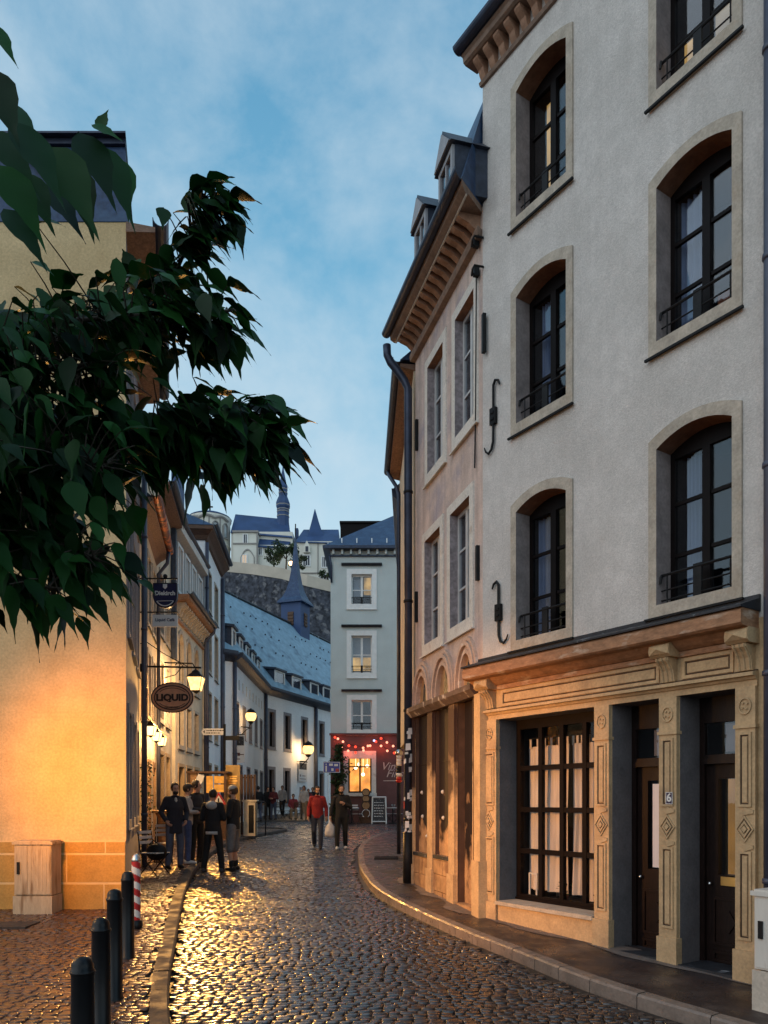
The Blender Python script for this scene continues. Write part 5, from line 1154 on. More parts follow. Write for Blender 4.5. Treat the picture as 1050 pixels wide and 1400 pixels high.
# ------------------------------------------------------------------ hanging signs
def signF(Y): return Fc((-9,Y),(3,Y))
Y=16.85; F=signF(Y); wx=FB.w(.25,0,0).x; 
t=thing('hanging_sign','oval copper brown sign reading LIQUID on an iron arm','sign',P(236,954,Y)); c=wloc(t)
def oval(a,b_,n=40): return [(F.u(236)+a*math.cos(2*math.pi*k/n),c.z+b_*math.sin(2*math.pi*k/n)) for k in range(n)]
MB().fprism(F,oval(.46,.33),-.03,.03).build('board',M['sign_brown'],t)
e=MB()
for a,b_ in ((.465,.335),(.40,.27)): e.frame_ring(F,oval(a,b_),oval(a-.022,b_-.022),.03,.042)
for a,b_,k0,k1 in ((.34,.21,24,37),(.34,.21,4,17)):
    pts=oval(a,b_); e.tube([F.w(u_,.034,z_) for u_,z_ in pts[k0:k1]],.006,4)
e.build('rim',M['sign_line'],t)
text_mesh('LIQUID',.20,F,F.u(236),c.z-.005,.034,M['sign_line'],t,'lettering',.006,bold=.010,width=1.08)
text_mesh('* LIQUID CAFE *',.045,F,F.u(236),c.z-.215,.034,M['sign_line'],t,'lettering',.003,bold=.001)
e=MB(); az=Z(911,Y); e.tube([(wx,Y,az),(X(275,Y),Y,az-.03)],.022,6); e.tube([(wx,Y,Z(880,Y)),(wx+.15,Y,Z(878,Y)),(wx+.5,Y,Z(893,Y)),(X(256,Y),Y,az)],.010,5)
e.box((wx-.02,Y-.04,az-.12),(wx+.16,Y+.04,az+.05))
for px in (222,250): e.tube([(X(px,Y),Y,az),(X(px,Y),Y,c.z+.28)],.007,4)
e.build('arm',M['iron'],t)
Y=16.7; F=signF(Y); t=thing('hanging_sign','navy shield shaped beer sign with white gothic lettering','sign',P(226.5,812,Y)); c=wloc(t); uc=F.u(226.5)
sh=[(uc-.26,Z(798,Y)),(uc+.26,Z(798,Y)),(uc+.26,c.z-.05)]+[(uc+.26*math.cos(a),c.z-.05+.27*math.sin(a)) for a in [-math.pi*k/12 for k in range(1,12)]]+[(uc-.26,c.z-.05)]
MB().fprism(F,sh,-.05,.05).build('board',M['navy'],t)
e=MB(); e.frame_ring(F,sh,[(uc+(a-uc)*.94,c.z+(b_-c.z)*.94) for a,b_ in sh],.05,.056); e.build('rim',M['iron'],t)
text_mesh('Diekirch',.128,F,uc,c.z+.0,.053,M['sign_white'],t,'lettering',.003,bold=.004,width=1.0)
e=MB(); e.fprism(F,[(uc-.045,c.z+.20),(uc+.045,c.z+.20),(uc+.045,c.z+.13),(uc,c.z+.09),(uc-.045,c.z+.13)],.05,.056); e.frame_ring(F,[(uc+.22*math.cos(a),c.z-.06+.22*math.sin(a)) for a in [-.5-2.1*k/10 for k in range(11)]],[(uc+.2*math.cos(a),c.z-.06+.2*math.sin(a)) for a in [-.5-2.1*k/10 for k in range(11)]],.05,.055); e.build('crest',M['sign_white'],t)
e=MB()
for py in (791,837): e.tube([(wx,Y,Z(py,Y)),(X(243,Y),Y,Z(py,Y))],.016,6)
e.tube([(wx+.03,Y,Z(785,Y)),(wx+.03,Y,Z(850,Y))],.014,6); e.ball((X(226,Y),Y,Z(788,Y)),.05,8,6); e.tube([(X(226,Y),Y,Z(791,Y)),(X(226,Y),Y,Z(798,Y))],.01,5); e.build('bracket',M['iron'],t)
t2=thing('hanging_sign','small white cafe name board below the navy shield sign','sign',P(226,848,Y)); c=wloc(t2)
MB().box((X(209,Y),Y-.03,Z(857,Y)),(X(243,Y),Y+.03,Z(841,Y))).build('board',M['sign_white'],t2)
text_mesh('Liquid Café',.092,F,F.u(226),c.z,.033,M['navy'],t2,'lettering',.002,bold=.002)
MB().tube([(X(214,Y),Y,Z(841,Y)),(X(214,Y),Y,Z(837,Y))],.006,4).tube([(X(238,Y),Y,Z(841,Y)),(X(238,Y),Y,Z(837,Y))],.006,4).build('hook',M['iron'],t2)
# direction sign post
Y=27.5; x=X(307,Y); z0=g(Y)+.1; F=signF(Y)
t=thing('direction_sign','pedestrian direction post with a white arrow board and a dark board','sign',(x,Y,z0)); MB().tube([(x,Y,z0),(x,Y,Z(990,Y))],.045,8).build('post',M['iron'],t)
w=MB(); a0,a1=X(276,Y),X(306,Y); w.fprism(F,[(F.u(276)+.06,Z(1005,Y)),(F.u(306),Z(1005,Y)),(F.u(306),Z(996,Y)),(F.u(276)+.06,Z(996,Y)),(F.u(276)-.02,Z(1000.5,Y))],-.02,.02); bd=w.build('arrow_board',M['sign_white'],t)
e=MB(); e.fprism(F,[(F.u(277.5),Z(1000.5,Y)),(F.u(281),Z(998,Y)),(F.u(280),Z(1000.5,Y)),(F.u(281),Z(1003,Y))],.02,.024)
for k,zz in enumerate((998.8,1002.2)):
    u=F.u(282.5)
    while u<F.u(305 if k==0 else 300): q=rnd.uniform(.03,.08); e.fbox(F,u,u+q,.02,.024,Z(zz,Y)-.018,Z(zz,Y)+.018); u+=q+.025
e.build('arrow_mark',M['iron'],bd)
e=MB(); e.fbox(F,F.u(308.5),F.u(327),-.02,.02,Z(1012,Y),Z(1006,Y)); e.build('dark_board',M['iron'],t)
# banners on the abbey
def banner(F,u0,u1,z0,z1,label,dark_top=True):
    c=F.w((u0+u1)/2,.12,z0); t=thing('banner',label,'banner',c); e=MB(); e.fbox(F,u0,u1,.08,.10,z0,z1); bd=e.build('cloth',M['sign_white'],t); e=MB(); e.fbox(F,u0+.06*(u1-u0),u1-.06*(u1-u0),.10,.105,z0+.62*(z1-z0),z1-.05*(z1-z0)); e.build('printed_panel',M['chalk'],bd)
    e=MB(); e.fbox(F,u0+.2,u0+.32,.10,.105,z0+.25*(z1-z0),z0+.36*(z1-z0)); e.fbox(F,u0+.5,u1-.25,.10,.104,z0+.28*(z1-z0),z0+.31*(z1-z0)); e.fbox(F,u0+.15,u1-.2,.1,.104,z0+.12*(z1-z0),z0+.15*(z1-z0)); e.build('print',M['wine_red'],bd)
    e=MB(); e.tube([F.w(u0-.05,.0,z1+.02),F.w(u0-.05,.12,z1+.02),F.w(u1,.12,z1+.02)],.02,5); e.build('rod',M['iron'],t)
banner(F2,F2.u(406.5),F2.u(418),Z(1069,50),Z(1043,50),'white banner with a dark picture under the wall lantern')
Y=34.5; FN=signF(Y); banner(FN,FN.u(319),FN.u(335),Z(1043,Y),Z(1005,Y),'tall white banner with a dark top at the near end of the abbey range')
# ------------------------------------------------------------------ terrace furniture
def stall():
    Y=24.6; F=signF(Y); z0=g(Y)+.1; t=thing('terrace_stall','dark wooden terrace stall with glowing orange panes','stall',(X(283,Y),Y,z0))
    a,b_=F.u(257),F.u(309)
    e=MB(); e.fbox(F,a,b_,-1.0,0,z0,z0+1.0); 
    for u in (a,F.u(269.5),b_-.07): e.fbox(F,u,u+.07,-.07,0,z0+1.0,Z(1057,Y))
    e.fbox(F,a,a+.07,-1,-.93,z0+1,Z(1057,Y)); e.fbox(F,b_-.07,b_,-1,-.93,z0+1,Z(1057,Y)); e.fbox(F,a-.05,b_+.05,-1.05,.04,Z(1057,Y),Z(1054.5,Y)); e.build('frame',M['wood_dark'],t)
    e=MB(); e.fbox(F,a+.07,F.u(269.5),-.05,-.03,z0+1,Z(1057,Y)); e.build('side_panel',M['wood_mid'],t)
    for (p0,p1,q0,q1) in ((282,291,1061,1084),(292.5,306,1061,1071),(292.5,306,1072.5,1083)):
        e=MB(); e.fbox(F,F.u(p0),F.u(p1),-.03,-.01,Z(q1,Y),Z(q0,Y)); e.build('glowing_pane',EW_ORANGE,t)
    e=MB(); e.prism([F.w(F.u(266),.05,Z(1069,Y)),F.w(F.u(272),.05,Z(1058,Y)),F.w(F.u(280),.05,Z(1061,Y)),F.w(F.u(276),.05,Z(1072,Y))],[F.w(F.u(266),.06,Z(1069,Y)),F.w(F.u(272),.06,Z(1058,Y)),F.w(F.u(280),.06,Z(1061,Y)),F.w(F.u(276),.06,Z(1072,Y))]); e.build('notice',M['sign_white'],t)
stall()
Y=25.3; F=signF(Y); t=thing('menu_board','tall gilded menu board beside the glowing stall','menu board',(X(318,Y),Y,g(Y)+.1)); e=MB(); e.fbox(F,F.u(308.5),F.u(328),-.08,.0,g(Y)+.1,Z(1046,Y)); bd=e.build('panel',M['gold_board'],t)
e=MB()
for q,(pa,pb) in enumerate(((313,324),(314,323),(312,325),(313,323))): e.fbox(F,F.u(pa),F.u(pb),.0,.006,Z(1062+q*3.2,Y),Z(1060.6+q*3.2,Y))
e.build('embossed_lines',M['brass'],bd)
Y=26.8; F=signF(Y); t=thing('slatted_screen','dark slatted wooden screen right of the gilded board','screen',(X(338,Y),Y,g(Y)+.1)); e=MB()
for q in range(5): e.fbox(F,F.u(329)+q*.11,F.u(329)+q*.11+.08,-.04,0,g(Y)+.1,Z(1059,Y)); 
e.fbox(F,F.u(329),F.u(348),-.06,-.04,Z(1064,Y),Z(1062,Y)); e.build('slats',M['wood_dark'],t)
Y=26.0; F=signF(Y); t=thing('service_counter','cream service counter with a dark bin opening near the kerb','counter',(X(341,Y),Y,g(Y)+.1)); e=MB(); e.fbox(F,F.u(333),F.u(349),-.4,0,g(Y)+.1,Z(1096,Y)); e.fbox(F,F.u(331),F.u(351),-.42,.03,Z(1096,Y),Z(1093.5,Y)); e.build('body',M['plaster_cream'],t)
e=MB(); e.fbox(F,F.u(340),F.u(347),.0,.01,g(Y)+.2,Z(1101,Y)); e.build('opening',M['black_paint'],t)
Y=25.6; t=thing('barrier','thin black hoop barrier at the kerb end','barrier',(X(354,Y),Y,g(Y)+.1)); z0=g(Y)+.1; z1=Z(1096,Y)
MB().tube([(X(350,Y),Y,z0),(X(350,Y),Y,z1-.06),(X(351.5,Y),Y,z1),(X(356,Y),Y+.8,z1),(X(358,Y),Y+.8,z1-.06),(X(358,Y),Y+.8,z0)],.022,6).tube([(X(350,Y),Y,z0+.5),(X(358,Y),Y+.8,z0+.5)],.016,6).build('hoop',M['iron'],t,True)
Y=23.2; F=signF(Y); t=thing('warning_sign','red edged white triangle sign behind the standing group','sign',(X(299,Y),Y,g(Y)+.1)); uc=F.u(299); e=MB(); tr=[(uc-.24,Z(1100,Y)),(uc+.24,Z(1100,Y)),(uc,Z(1083,Y))]; e.fprism(F,tr,-.01,.01); e.build('rim',M['red_paint'],t); cz=Z(1094,Y)
e=MB(); e.fprism(F,[(uc+(a-uc)*.62,cz+(b_-cz)*.6) for a,b_ in tr],.01,.014); e.build('panel',M['white_paint'],t); e=MB(); e.fbox(F,uc-.02,uc+.02,.014,.018,cz-.08,cz+.06); e.build('symbol',M['iron'],t); MB().tube([(X(299,Y),Y,g(Y)+.1),(X(299,Y),Y,Z(1100,Y))],.02,6).build('post',M['iron'],t)
# folding bistro chairs
def folding_chair(c,rz,label,group,m='frame_grey'):
    t=thing('folding_chair',label,'chair',c,group); Rm=Matrix.Rotation(rz,3,'Z'); c=Vector(c)
    T=lambda x,y,z: c+Rm@Vector((x,y,z))
    e=MB()
    for k in range(6): e.hexa([T(-.2,-.2+k*.068,.44),T(.2,-.2+k*.068,.44),T(.2,-.2+k*.068+.045,.44),T(-.2,-.2+k*.068+.045,.44),T(-.2,-.2+k*.068,.46),T(.2,-.2+k*.068,.46),T(.2,-.2+k*.068+.045,.46),T(-.2,-.2+k*.068+.045,.46)])
    e.build('seat',M[m],t)
    for s in (-.19,.19):
        MB().tube([T(s,-.22,.0),T(s,.05,.28),T(s,.2,.44),T(s,.27,.86)],.012,6).build('leg',M['iron'],t)
        MB().tube([T(s*.9,.24,.0),T(s*.9,.0,.26),T(s*.9,-.2,.44)],.012,6).build('leg',M['iron'],t)
    e=MB()
    for z,y in ((.62,.235),(.72,.25),(.82,.265)): e.hexa([T(-.2,y,z),T(.2,y,z),T(.2,y+.012,z),T(-.2,y+.012,z),T(-.2,y,z+.06),T(.2,y,z+.06),T(.2,y+.012,z+.06),T(-.2,y+.012,z+.06)])
    e.build('backrest',M[m],t); return t
ch=folding_chair((X(212,15.2),15.2,g(15.2)+.1),R(65),'folding slatted chair with a black bag, beside the standing group',None)
c=Vector((X(214,15.2),15.2,g(15.2)+.56)); e=MB(); e.ball(c,.2,14,10,sc=(1.05,.55,.85)); b1=e.build('bag',M['iron'],base=c,smooth=True); tag(b1,'black rucksack lying on the folding chair','bag')
e=MB(); e.tube([c+Vector((-.12,-.08,.15)),c+Vector((-.03,-.1,.24)),c+Vector((.08,-.08,.15))],.014,5); e.build('strap',M['black_paint'],b1)
folding_chair((X(224,17.3),17.3,g(17.3)+.1),R(200),'second folding chair behind the one with the bag',None)
Y=17.6; c=Vector((X(222,Y),Y,g(Y)+.1)); t=thing('bar_table','tall wooden bar table against the bar house wall','table',c)
MB().lathe(c,[(.22,0),(.22,.03),(.10,.06),(.085,.5),(.10,1.0),(.17,1.12)],14).build('pedestal',M['wood_mid'],t,True); MB().lathe(c,[(.2,1.12),(.27,1.13),(.27,1.17),(.25,1.18)],18).build('table_top',M['wood_mid'],t)
# climbing plant on the bar house wall
Y=16.9; c=Vector((FB.w(.3,.05,0).x,Y,g(Y)+.1)); t=thing('climbing_plant','slim climbing plant with pale flowers beside the first bar door','plant',c); l=MB(); fl=MB(); rr=random.Random(2)
MB().tube([c+Vector((.05,0,0)),c+Vector((.08,.02,.9)),c+Vector((.04,0,1.6)),c+Vector((.06,.02,2.2))],.014,5).build('stem',M['bark'],t)
for q in range(420):
    z=rr.uniform(.1,2.25); p=c+Vector((.08+rr.uniform(-.1,.13),rr.uniform(-.2,.2),z)); d=Vector((rr.uniform(-1,1),rr.uniform(-1,1),rr.uniform(-1,.6))).normalized()*rr.uniform(.04,.07); s=d.cross(Vector((rr.random(),rr.random(),rr.random()))).normalized()*.022
    (fl if rr.random()<.10 else l).face([p,p+d*.5+s,p+d,p+d*.5-s])
l.build('foliage',M['planter_leaf'],t,recalc=False); fl.build('flower_cluster',M['sign_white'],t,recalc=False)
# ------------------------------------------------------------------ in front of the wine bar
Y=36.2; zg=g(Y)
for q,(px,w,h,lab) in enumerate(((463,.55,3.7,'tall dark ivy bush against the left side of the wine bar'),)):
    c=Vector((X(px,Y),Y,zg)); t=thing('ivy_bush',lab,'plant',c); l=MB(); rr=random.Random(11)
    for k in range(2600):
        z=rr.uniform(.1,h); wd=w*(.65+.35*math.sin(z*3.1)+.1*math.sin(z*11)); p=c+Vector((rr.gauss(0,.42)*wd,rr.gauss(0,.25)*wd,z)); d=Vector((rr.uniform(-1,1),rr.uniform(-1,.4),rr.uniform(-1,.5))).normalized()*rr.uniform(.08,.15); s=d.cross(Vector((rr.random()-.5,rr.random()-.5,rr.random()))).normalized()*.05
        l.face([p,p+d*.5+s,p+d,p+d*.5-s])
    l.build('foliage',M['planter_leaf'],t,recalc=False); MB().tube([c,c+Vector((.05,0,h*.5)),c+Vector((-.05,0,h*.95))],.03,5).build('stem',M['bark'],t)
    MB().lathe(c,[(.22,0),(.28,.35),(.29,.4)],12).build('pot',M['wood_dark'],t)
Y=35; F=signF(Y); t=thing('road_sign','blue sign with white symbols left of the wine bar window','sign',(X(449,Y),Y,g(Y))); e=MB(); e.fbox(F,F.u(442),F.u(465),-.02,.02,Z(1056.5,Y),Z(1041.5,Y)); bd=e.build('board',M['sign_blue'],t)
e=MB(); zc=lambda py: Z(py,Y)
e.frame_ring(F,[(F.u(442.3),zc(1056.2)),(F.u(464.7),zc(1056.2)),(F.u(464.7),zc(1041.8)),(F.u(442.3),zc(1041.8))],[(F.u(442.9),zc(1055.6)),(F.u(464.1),zc(1055.6)),(F.u(464.1),zc(1042.4)),(F.u(442.9),zc(1042.4))],.02,.024)
e.fbox(F,F.u(445),F.u(447),.02,.025,zc(1055),zc(1047)); e.ball(F.w(F.u(446),.02,zc(1045)),.035,8,5); e.fbox(F,F.u(450),F.u(455),.02,.025,zc(1047),zc(1044)); e.fbox(F,F.u(457),F.u(462),.02,.025,zc(1047.5),zc(1044.5)); e.fbox(F,F.u(453),F.u(456),.02,.025,zc(1054),zc(1050.5)); e.build('symbols',M['white_paint'],bd); e=MB(); e.fbox(F,F.u(459),F.u(463.4),.02,.025,zc(1055.3),zc(1051)); e.build('red_symbol',M['red_paint'],bd)
MB().tube([(X(449,Y),Y+.04,g(Y)),(X(449,Y),Y+.04,Z(1040,Y))],.03,6).build('post',M['chrome'],t)
Y=36.3; F=signF(Y)
for q,(py,r,lab) in enumerate(((1083.5,.20,'top wine cask of the stack by the bar window'),(1092,.20,'second wine cask from the top of the stack'),(1101,.23,'third wine cask from the top, the largest round end'),(1112,.22,'lowest wine cask of the stack, dark end with a pale rim'))):
    c=P(500.5,py,Y); t=thing('wine_cask',lab,'cask',c,'wine casks stacked by the bar window')
    e=MB(); n=16; ringp=lambda rr_,yy:[c+Vector((rr_*math.cos(2*math.pi*k/n),yy,rr_*math.sin(2*math.pi*k/n))) for k in range(n)]
    pr=[(r*.86,-.25),(r,-.05),(r,.05),(r*.86,.25)]
    for (r0_,y0_),(r1_,y1_) in zip(pr,pr[1:]): e.ring(ringp(r0_,y0_),ringp(r1_,y1_))
    e.build('staves',M['wood_dark'],t); e=MB(); e.face(ringp(r*.85,-.24)); e.build('head',M['wood_dark'] if q==3 else M['wood_mid'],t,recalc=False); e=MB(); e.ring(ringp(r*.88,-.255),ringp(r*.78,-.255)); e.ring(ringp(r*.88,-.255),ringp(r*.9,-.2)); e.build('hoop',M['chrome'] if q==3 else M['iron'],t)
c=P(500,1118,Y); t=thing('cask_stand','dark wooden stand under the stacked casks','stand',(c.x,c.y,g(Y))); e=MB(); e.box((c.x-.3,Y-.25,g(Y)),(c.x+.3,Y+.25,Z(1118,Y))); e.box((c.x-.34,Y-.29,Z(1118,Y)),(c.x+.34,Y+.29,Z(1116.5,Y))); e.build('body',M['wood_dark'],t)
Y=35.6; F=signF(Y); z0=g(Y); t=thing('chalkboard','white framed A-board chalkboard before the wine bar','chalkboard',(X(518,Y),Y,z0)); u0,u1=F.u(508.5),F.u(528); z1=Z(1090,Y)
e=MB(); e.hexa([F.w(u0,.2,z0+.12),F.w(u1,.2,z0+.12),F.w(u1,.17,z0+.12),F.w(u0,.17,z0+.12),F.w(u0+.03,.03,z1-.05),F.w(u1-.03,.03,z1-.05),F.w(u1-.03,.0,z1-.05),F.w(u0+.03,.0,z1-.05)]); bd=e.build('panel',M['chalk'],t)
e=MB()
for a in (u0,u1): s=.03 if a==u0 else -.03; e.tube([F.w(a,.21,z0),F.w(a+s,.02,z1)],.035,4); e.tube([F.w(a,-.25,z0),F.w(a+s,.0,z1)],.025,4)
e.tube([F.w(u0,.03,z1),F.w(u1,.03,z1)],.035,4); e.tube([F.w(u0,.2,z0+.1),F.w(u1,.2,z0+.1)],.03,4); e.build('frame',M['white_paint'],t)
e=MB(); 
for q in range(6):
    f=.2+q*.12; u=u0+.1
    while u<u1-.15: w_=rnd.uniform(.03,.1); zz=z0+.12+(z1-z0-.17)*f; e.fbox(F,u,u+w_,.19-.17*f,.215-.17*f,zz,zz+.03); u+=w_+.03
e.build('chalk_writing',M['sign_white'],bd)
def bistro_table(c,label):
    t=thing('bistro_table',label,'table',c,'tables before the wine bar'); c=Vector(c); MB().lathe(c,[(.2,0),(.2,.02),(.03,.04),(.025,.7),(.08,.72)],10).build('pedestal',M['iron'],t); MB().lathe(c,[(.33,.72),(.33,.75)],16).build('table_top',M['frame_grey'],t)
bistro_table((X(537,35.6),35.6,g(35.6)),'round bistro table right of the white chalkboard'); bistro_table((X(481,35.3),35.3,g(35.3)),'round bistro table behind the man in black')
folding_chair((X(531.5,35.9),35.9,g(35.9)),R(-80),'slatted chair between the chalkboard and the bistro table','chairs before the wine bar'); folding_chair((X(544,35.9),35.9,g(35.9)),R(80),'slatted chair at the far right of the wine bar front','chairs before the wine bar'); folding_chair((X(487,35.7),35.7,g(35.7)),R(160),'slatted chair under the lit bar window','chairs before the wine bar')
# ================================================================== PEOPLE
CL={}
def cloth(n,c,**k):
    if n not in CL: CL[n]=mat(n,c,.85,.2,6,.25,60,**k)
    return CL[n]
def loft(mb,rings,seg=16):           # rings: (centre, rx, ry, yaw-free)  elliptical horizontal-ish sections
    k=len(mb.v)
    for c,rx,ry in rings:
        for j in range(seg):
            a=2*math.pi*j/seg; mb.v.append(Vector(c)+Vector((rx*math.cos(a),ry*math.sin(a),0)))
    for i in range(len(rings)-1):
        for j in range(seg):
            q=(j+1)%seg; mb.f.append([k+i*seg+j,k+i*seg+q,k+(i+1)*seg+q,k+(i+1)*seg+j]); mb.m.append(0)
    mb.f.append([k+j for j in range(seg)][::-1]); mb.m.append(0); e=k+(len(rings)-1)*seg; mb.f.append([e+j for j in range(seg)]); mb.m.append(0)
def limb(mb,pts,rs):
    """rounded tapering limb through joints"""
    P_=[];R_=[]
    n=len(pts)
    for i in range(n-1):
        for k in range(5):
            t=k/5; P_.append(Vector(pts[i]).lerp(Vector(pts[i+1]),t)); R_.append(rs[i]+(rs[i+1]-rs[i])*t)
    P_.append(Vector(pts[-1])); R_.append(rs[-1])
    mb.tube(P_,R_,10)
    for i in (0,n-1): mb.ball(pts[i],rs[i],10,8)
    for i in range(1,n-1): mb.ball(pts[i],rs[i]*1.0,10,8)
def fuse(mb,name,m,parent,Mx,voxel,smooth=3):
    me=bpy.data.meshes.new(name); me.from_pydata([tuple(v) for v in mb.v],[],mb.f); me.update()
    o=bpy.data.objects.new(name,me); COL.objects.link(o)
    r=o.modifiers.new('r','REMESH'); r.mode='VOXEL'; r.voxel_size=voxel
    if smooth: s=o.modifiers.new('s','SMOOTH'); s.iterations=smooth; s.factor=.5
    dg=bpy.context.evaluated_depsgraph_get(); nm=bpy.data.meshes.new_from_object(o.evaluated_get(dg)); bpy.data.objects.remove(o)
    nm.transform(Mx); nm.name=name; nm.materials.clear(); nm.materials.append(m)
    nm.polygons.foreach_set('use_smooth',[True]*len(nm.polygons))
    q=bpy.data.objects.new(name,nm); COL.objects.link(q); q.parent=parent; return q
def person(px,Y,label,facing,arms='down',legs='stand',top=('black cloth',(.012,.012,.014)),pants=('dark trousers',(.014,.014,.018)),shoes=('dark shoes',(.015,.013,.012)),
           hair='short',haircol=None,beard=False,group=None,h=1.76,coat=False,shorts=False,hood=None,hat=None,headyaw=0,fine=True,z=None,skin='skin',sit=False,shirt=None):
    s=h/1.76; x=X(px,Y); z0=(g(Y) if z is None else z); t=thing('person',label,'person',(x,Y,z0),group)
    # local frame: +y forward, +x to the person's right; facing is the world heading of forward in degrees (0 = away from camera, 180 = toward it)
    Mx=Matrix.Rotation(R(-facing),4,'Z')@Matrix.Scale(s,4)
    dz=-.42 if sit else 0
    hipz=.92+dz; J={}
    if sit: lg=[((-.1,0,hipz),(-.12,.42,hipz+.02),(-.12,.44,.08)),((.1,0,hipz),(.12,.42,hipz+.02),(.13,.40,.08))]
    elif legs=='walk': lg=[((-.09,0,hipz),(-.10,.16,.50),(-.09,.20,.09)),((.09,0,hipz),(.10,.04,.50),(.09,-.24,.12))]
    elif legs=='walk2': lg=[((-.09,0,hipz),(-.10,.02,.50),(-.10,-.12,.09)),((.09,0,hipz),(.11,.14,.50),(.11,.16,.09))]
    elif legs=='wide': lg=[((-.09,0,hipz),(-.15,.03,.50),(-.20,.0,.09)),((.09,0,hipz),(.15,.03,.50),(.19,.03,.09))]
    else: lg=[((-.09,0,hipz),(-.11,.03,.50),(-.12,-.01,.09)),((.09,0,hipz),(.115,.02,.50),(.14,.01,.09))]
    sh=[(-.168,0,1.43+dz),(.168,0,1.43+dz)]
    A={'down':[((-.25,-.03,1.15),(-.26,.06,.92)),((.25,-.03,1.15),(.26,.06,.92))],
       'pockets':[((-.27,-.06,1.16),(-.20,.10,.99)),((.27,-.06,1.16),(.20,.10,.99))],
       'chest':[((-.25,-.02,1.16),(-.10,.22,1.20)),((.25,-.03,1.15),(.26,.06,.92))],
       'chestR':[((-.25,-.03,1.15),(-.26,.06,.92)),((.25,-.02,1.16),(.10,.22,1.20))],
       'both':[((-.25,-.0,1.15),(-.08,.23,1.14)),((.25,.0,1.15),(.08,.23,1.14))],
       'swing':[((-.26,-.12,1.17),(-.27,-.10,.92)),((.26,.06,1.17),(.26,.24,1.00))],
       'carry':[((-.25,-.0,1.16),(-.10,.22,1.22)),((.25,-.02,1.15),(.27,.02,.90))],
       'phone':[((-.25,.0,1.16),(-.10,.22,1.25)),((.27,-.02,1.16),(.30,.05,.92))],
       'lap':[((-.24,.02,1.16),(-.13,.28,1.03)),((.24,.02,1.16),(.13,.28,1.03))]}[arms]
    ar=[(sh[i],tuple(Vector(A[i][0])+Vector((0,0,dz))),tuple(Vector(A[i][1])+Vector((0,0,dz)))) for i in (0,1)]
    # body: one fused surface
    b=MB()
    loft(b,[((0,0,.86+dz),.13,.09),((0,0,.95+dz),.15,.10),((0,.005,1.08+dz),.135,.09),((0,.01,1.25+dz),.155,.105),((0,.0,1.38+dz),.165,.095),((0,-.01,1.46+dz),.10,.07)])
    limb(b,[(0,-.015,1.42+dz),(0,.0,1.50+dz),(0,.01,1.58+dz)],[.075,.055,.052])
    for a in ar: limb(b,a,[.058,.043,.030])
    for l in lg: limb(b,l,[.085,.055,.040])
    for l in lg:
        k=Vector(l[2]); limb(b,[k+Vector((0,-.03,-.03)),k+Vector((0,.10,-.055)),k+Vector((0,.17,-.06))],[.042,.036,.026])
    # head with brow, nose, chin and ears, turned on the neck
    hd=Vector((0,.02,1.645+dz)); yaw=Matrix.Rotation(R(-headyaw),3,'Z'); H=lambda v: hd+yaw@Vector(v)
    b.ball(hd+yaw@Vector((0,-.01,.02)),.095,14,12,sc=(.80,1.0,1.12)); b.ball(H((0,.025,-.045)),.062,12,9,sc=(.9,.95,1.1))
    b.ball(H((0,.05,-.088)),.026,8,6,sc=(1.1,.9,.8))
    limb(b,[H((0,.080,.02)),H((0,.105,-.022))],[.010,.015]); b.ball(H((0,.078,.030)),.03,10,6,sc=(1.9,.6,.5))
    for sx in (-1,1): b.ball(H((sx*.078,-.005,.0)),.024,8,6,sc=(.35,.75,1.2))
    b.ball(H((0,.083,-.052)),.016,8,5,sc=(1.5,.5,.4))
    bd=fuse(b,'body',M[skin],t,Mx,.0105*s if fine else .02,2)
    # hands: palm, four curled fingers of unequal length and a thumb at the side, closed into the wrist of the body mesh
    hb=MB()
    for i,a in enumerate(ar):
        w=Vector(a[2]); d=(w-Vector(a[1])).normalized(); inw=Vector((1,0,0))*(1 if i==0 else -1); side=d.cross(inw).normalized(); inw=side.cross(d).normalized()
        if side.y<0: side=-side
        limb(hb,[w-d*.01,w+d*.05,w+d*.085],[.026,.032,.030])
        for q,(o_,ln) in enumerate(((-.027,.062),(-.009,.075),(.009,.08),(.027,.07))):
            p=w+d*.088+side*o_; k1=p+d*ln*.5+inw*.008; k2=k1+d*ln*.32+inw*.022; k3=k2+d*ln*.10+inw*.022; hb.tube([p,k1,k2,k3],[.0095,.009,.008,.006],6)
        p=w+d*.03+side*.028; hb.tube([p,p+d*.03+side*.025+inw*.008,p+d*.06+side*.03+inw*.02],[.012,.010,.007],6)
    hm=MB(); hm.v=[Mx@v for v in hb.v]; hm.f=hb.f; hm.m=hb.m
    hand=hm.build('hands',M[skin],None,True); bm=bmesh.new(); bm.from_mesh(bd.data); bm.from_mesh(hand.data); bm.to_mesh(bd.data); bm.free(); bpy.data.objects.remove(hand)
    bd.data.polygons.foreach_set('use_smooth',[True]*len(bd.data.polygons))
    vx=.013 if fine else .024
    # top
    c=MB(); hem=.72 if coat else .86
    loft(c,[((0,0,hem+dz*(.9 if sit else 1)),.185 if coat else .168,.135 if coat else .125),((0,0,.98+dz),.175,.128),((0,.005,1.10+dz),.165,.120),((0,.01,1.26+dz),.176,.126),((0,.0,1.39+dz),.168,.110),((0,-.012,1.475+dz),.10,.082)])
    for a in ar:
        w=Vector(a[2]); e=Vector(a[1]); limb(c,[Vector(a[0])*1.0,e,w-(w-e).normalized()*.015],[.070,.060,.047])
    limb(c,[(-.13,-.01,1.43+dz),(.13,-.01,1.43+dz)],[.074,.074])
    fuse(c,'jacket',cloth(*top),t,Mx,vx)
    c=MB(); ring=[Mx@(Vector((.078*math.cos(a),-.005+.078*math.sin(a),1.475+dz+.018*math.sin(a)))) for a in [2*math.pi*k/14 for k in range(15)]]
    c.tube(ring,.024*s,6); c.build('collar',cloth(*(hood or top)),None,True).parent=t
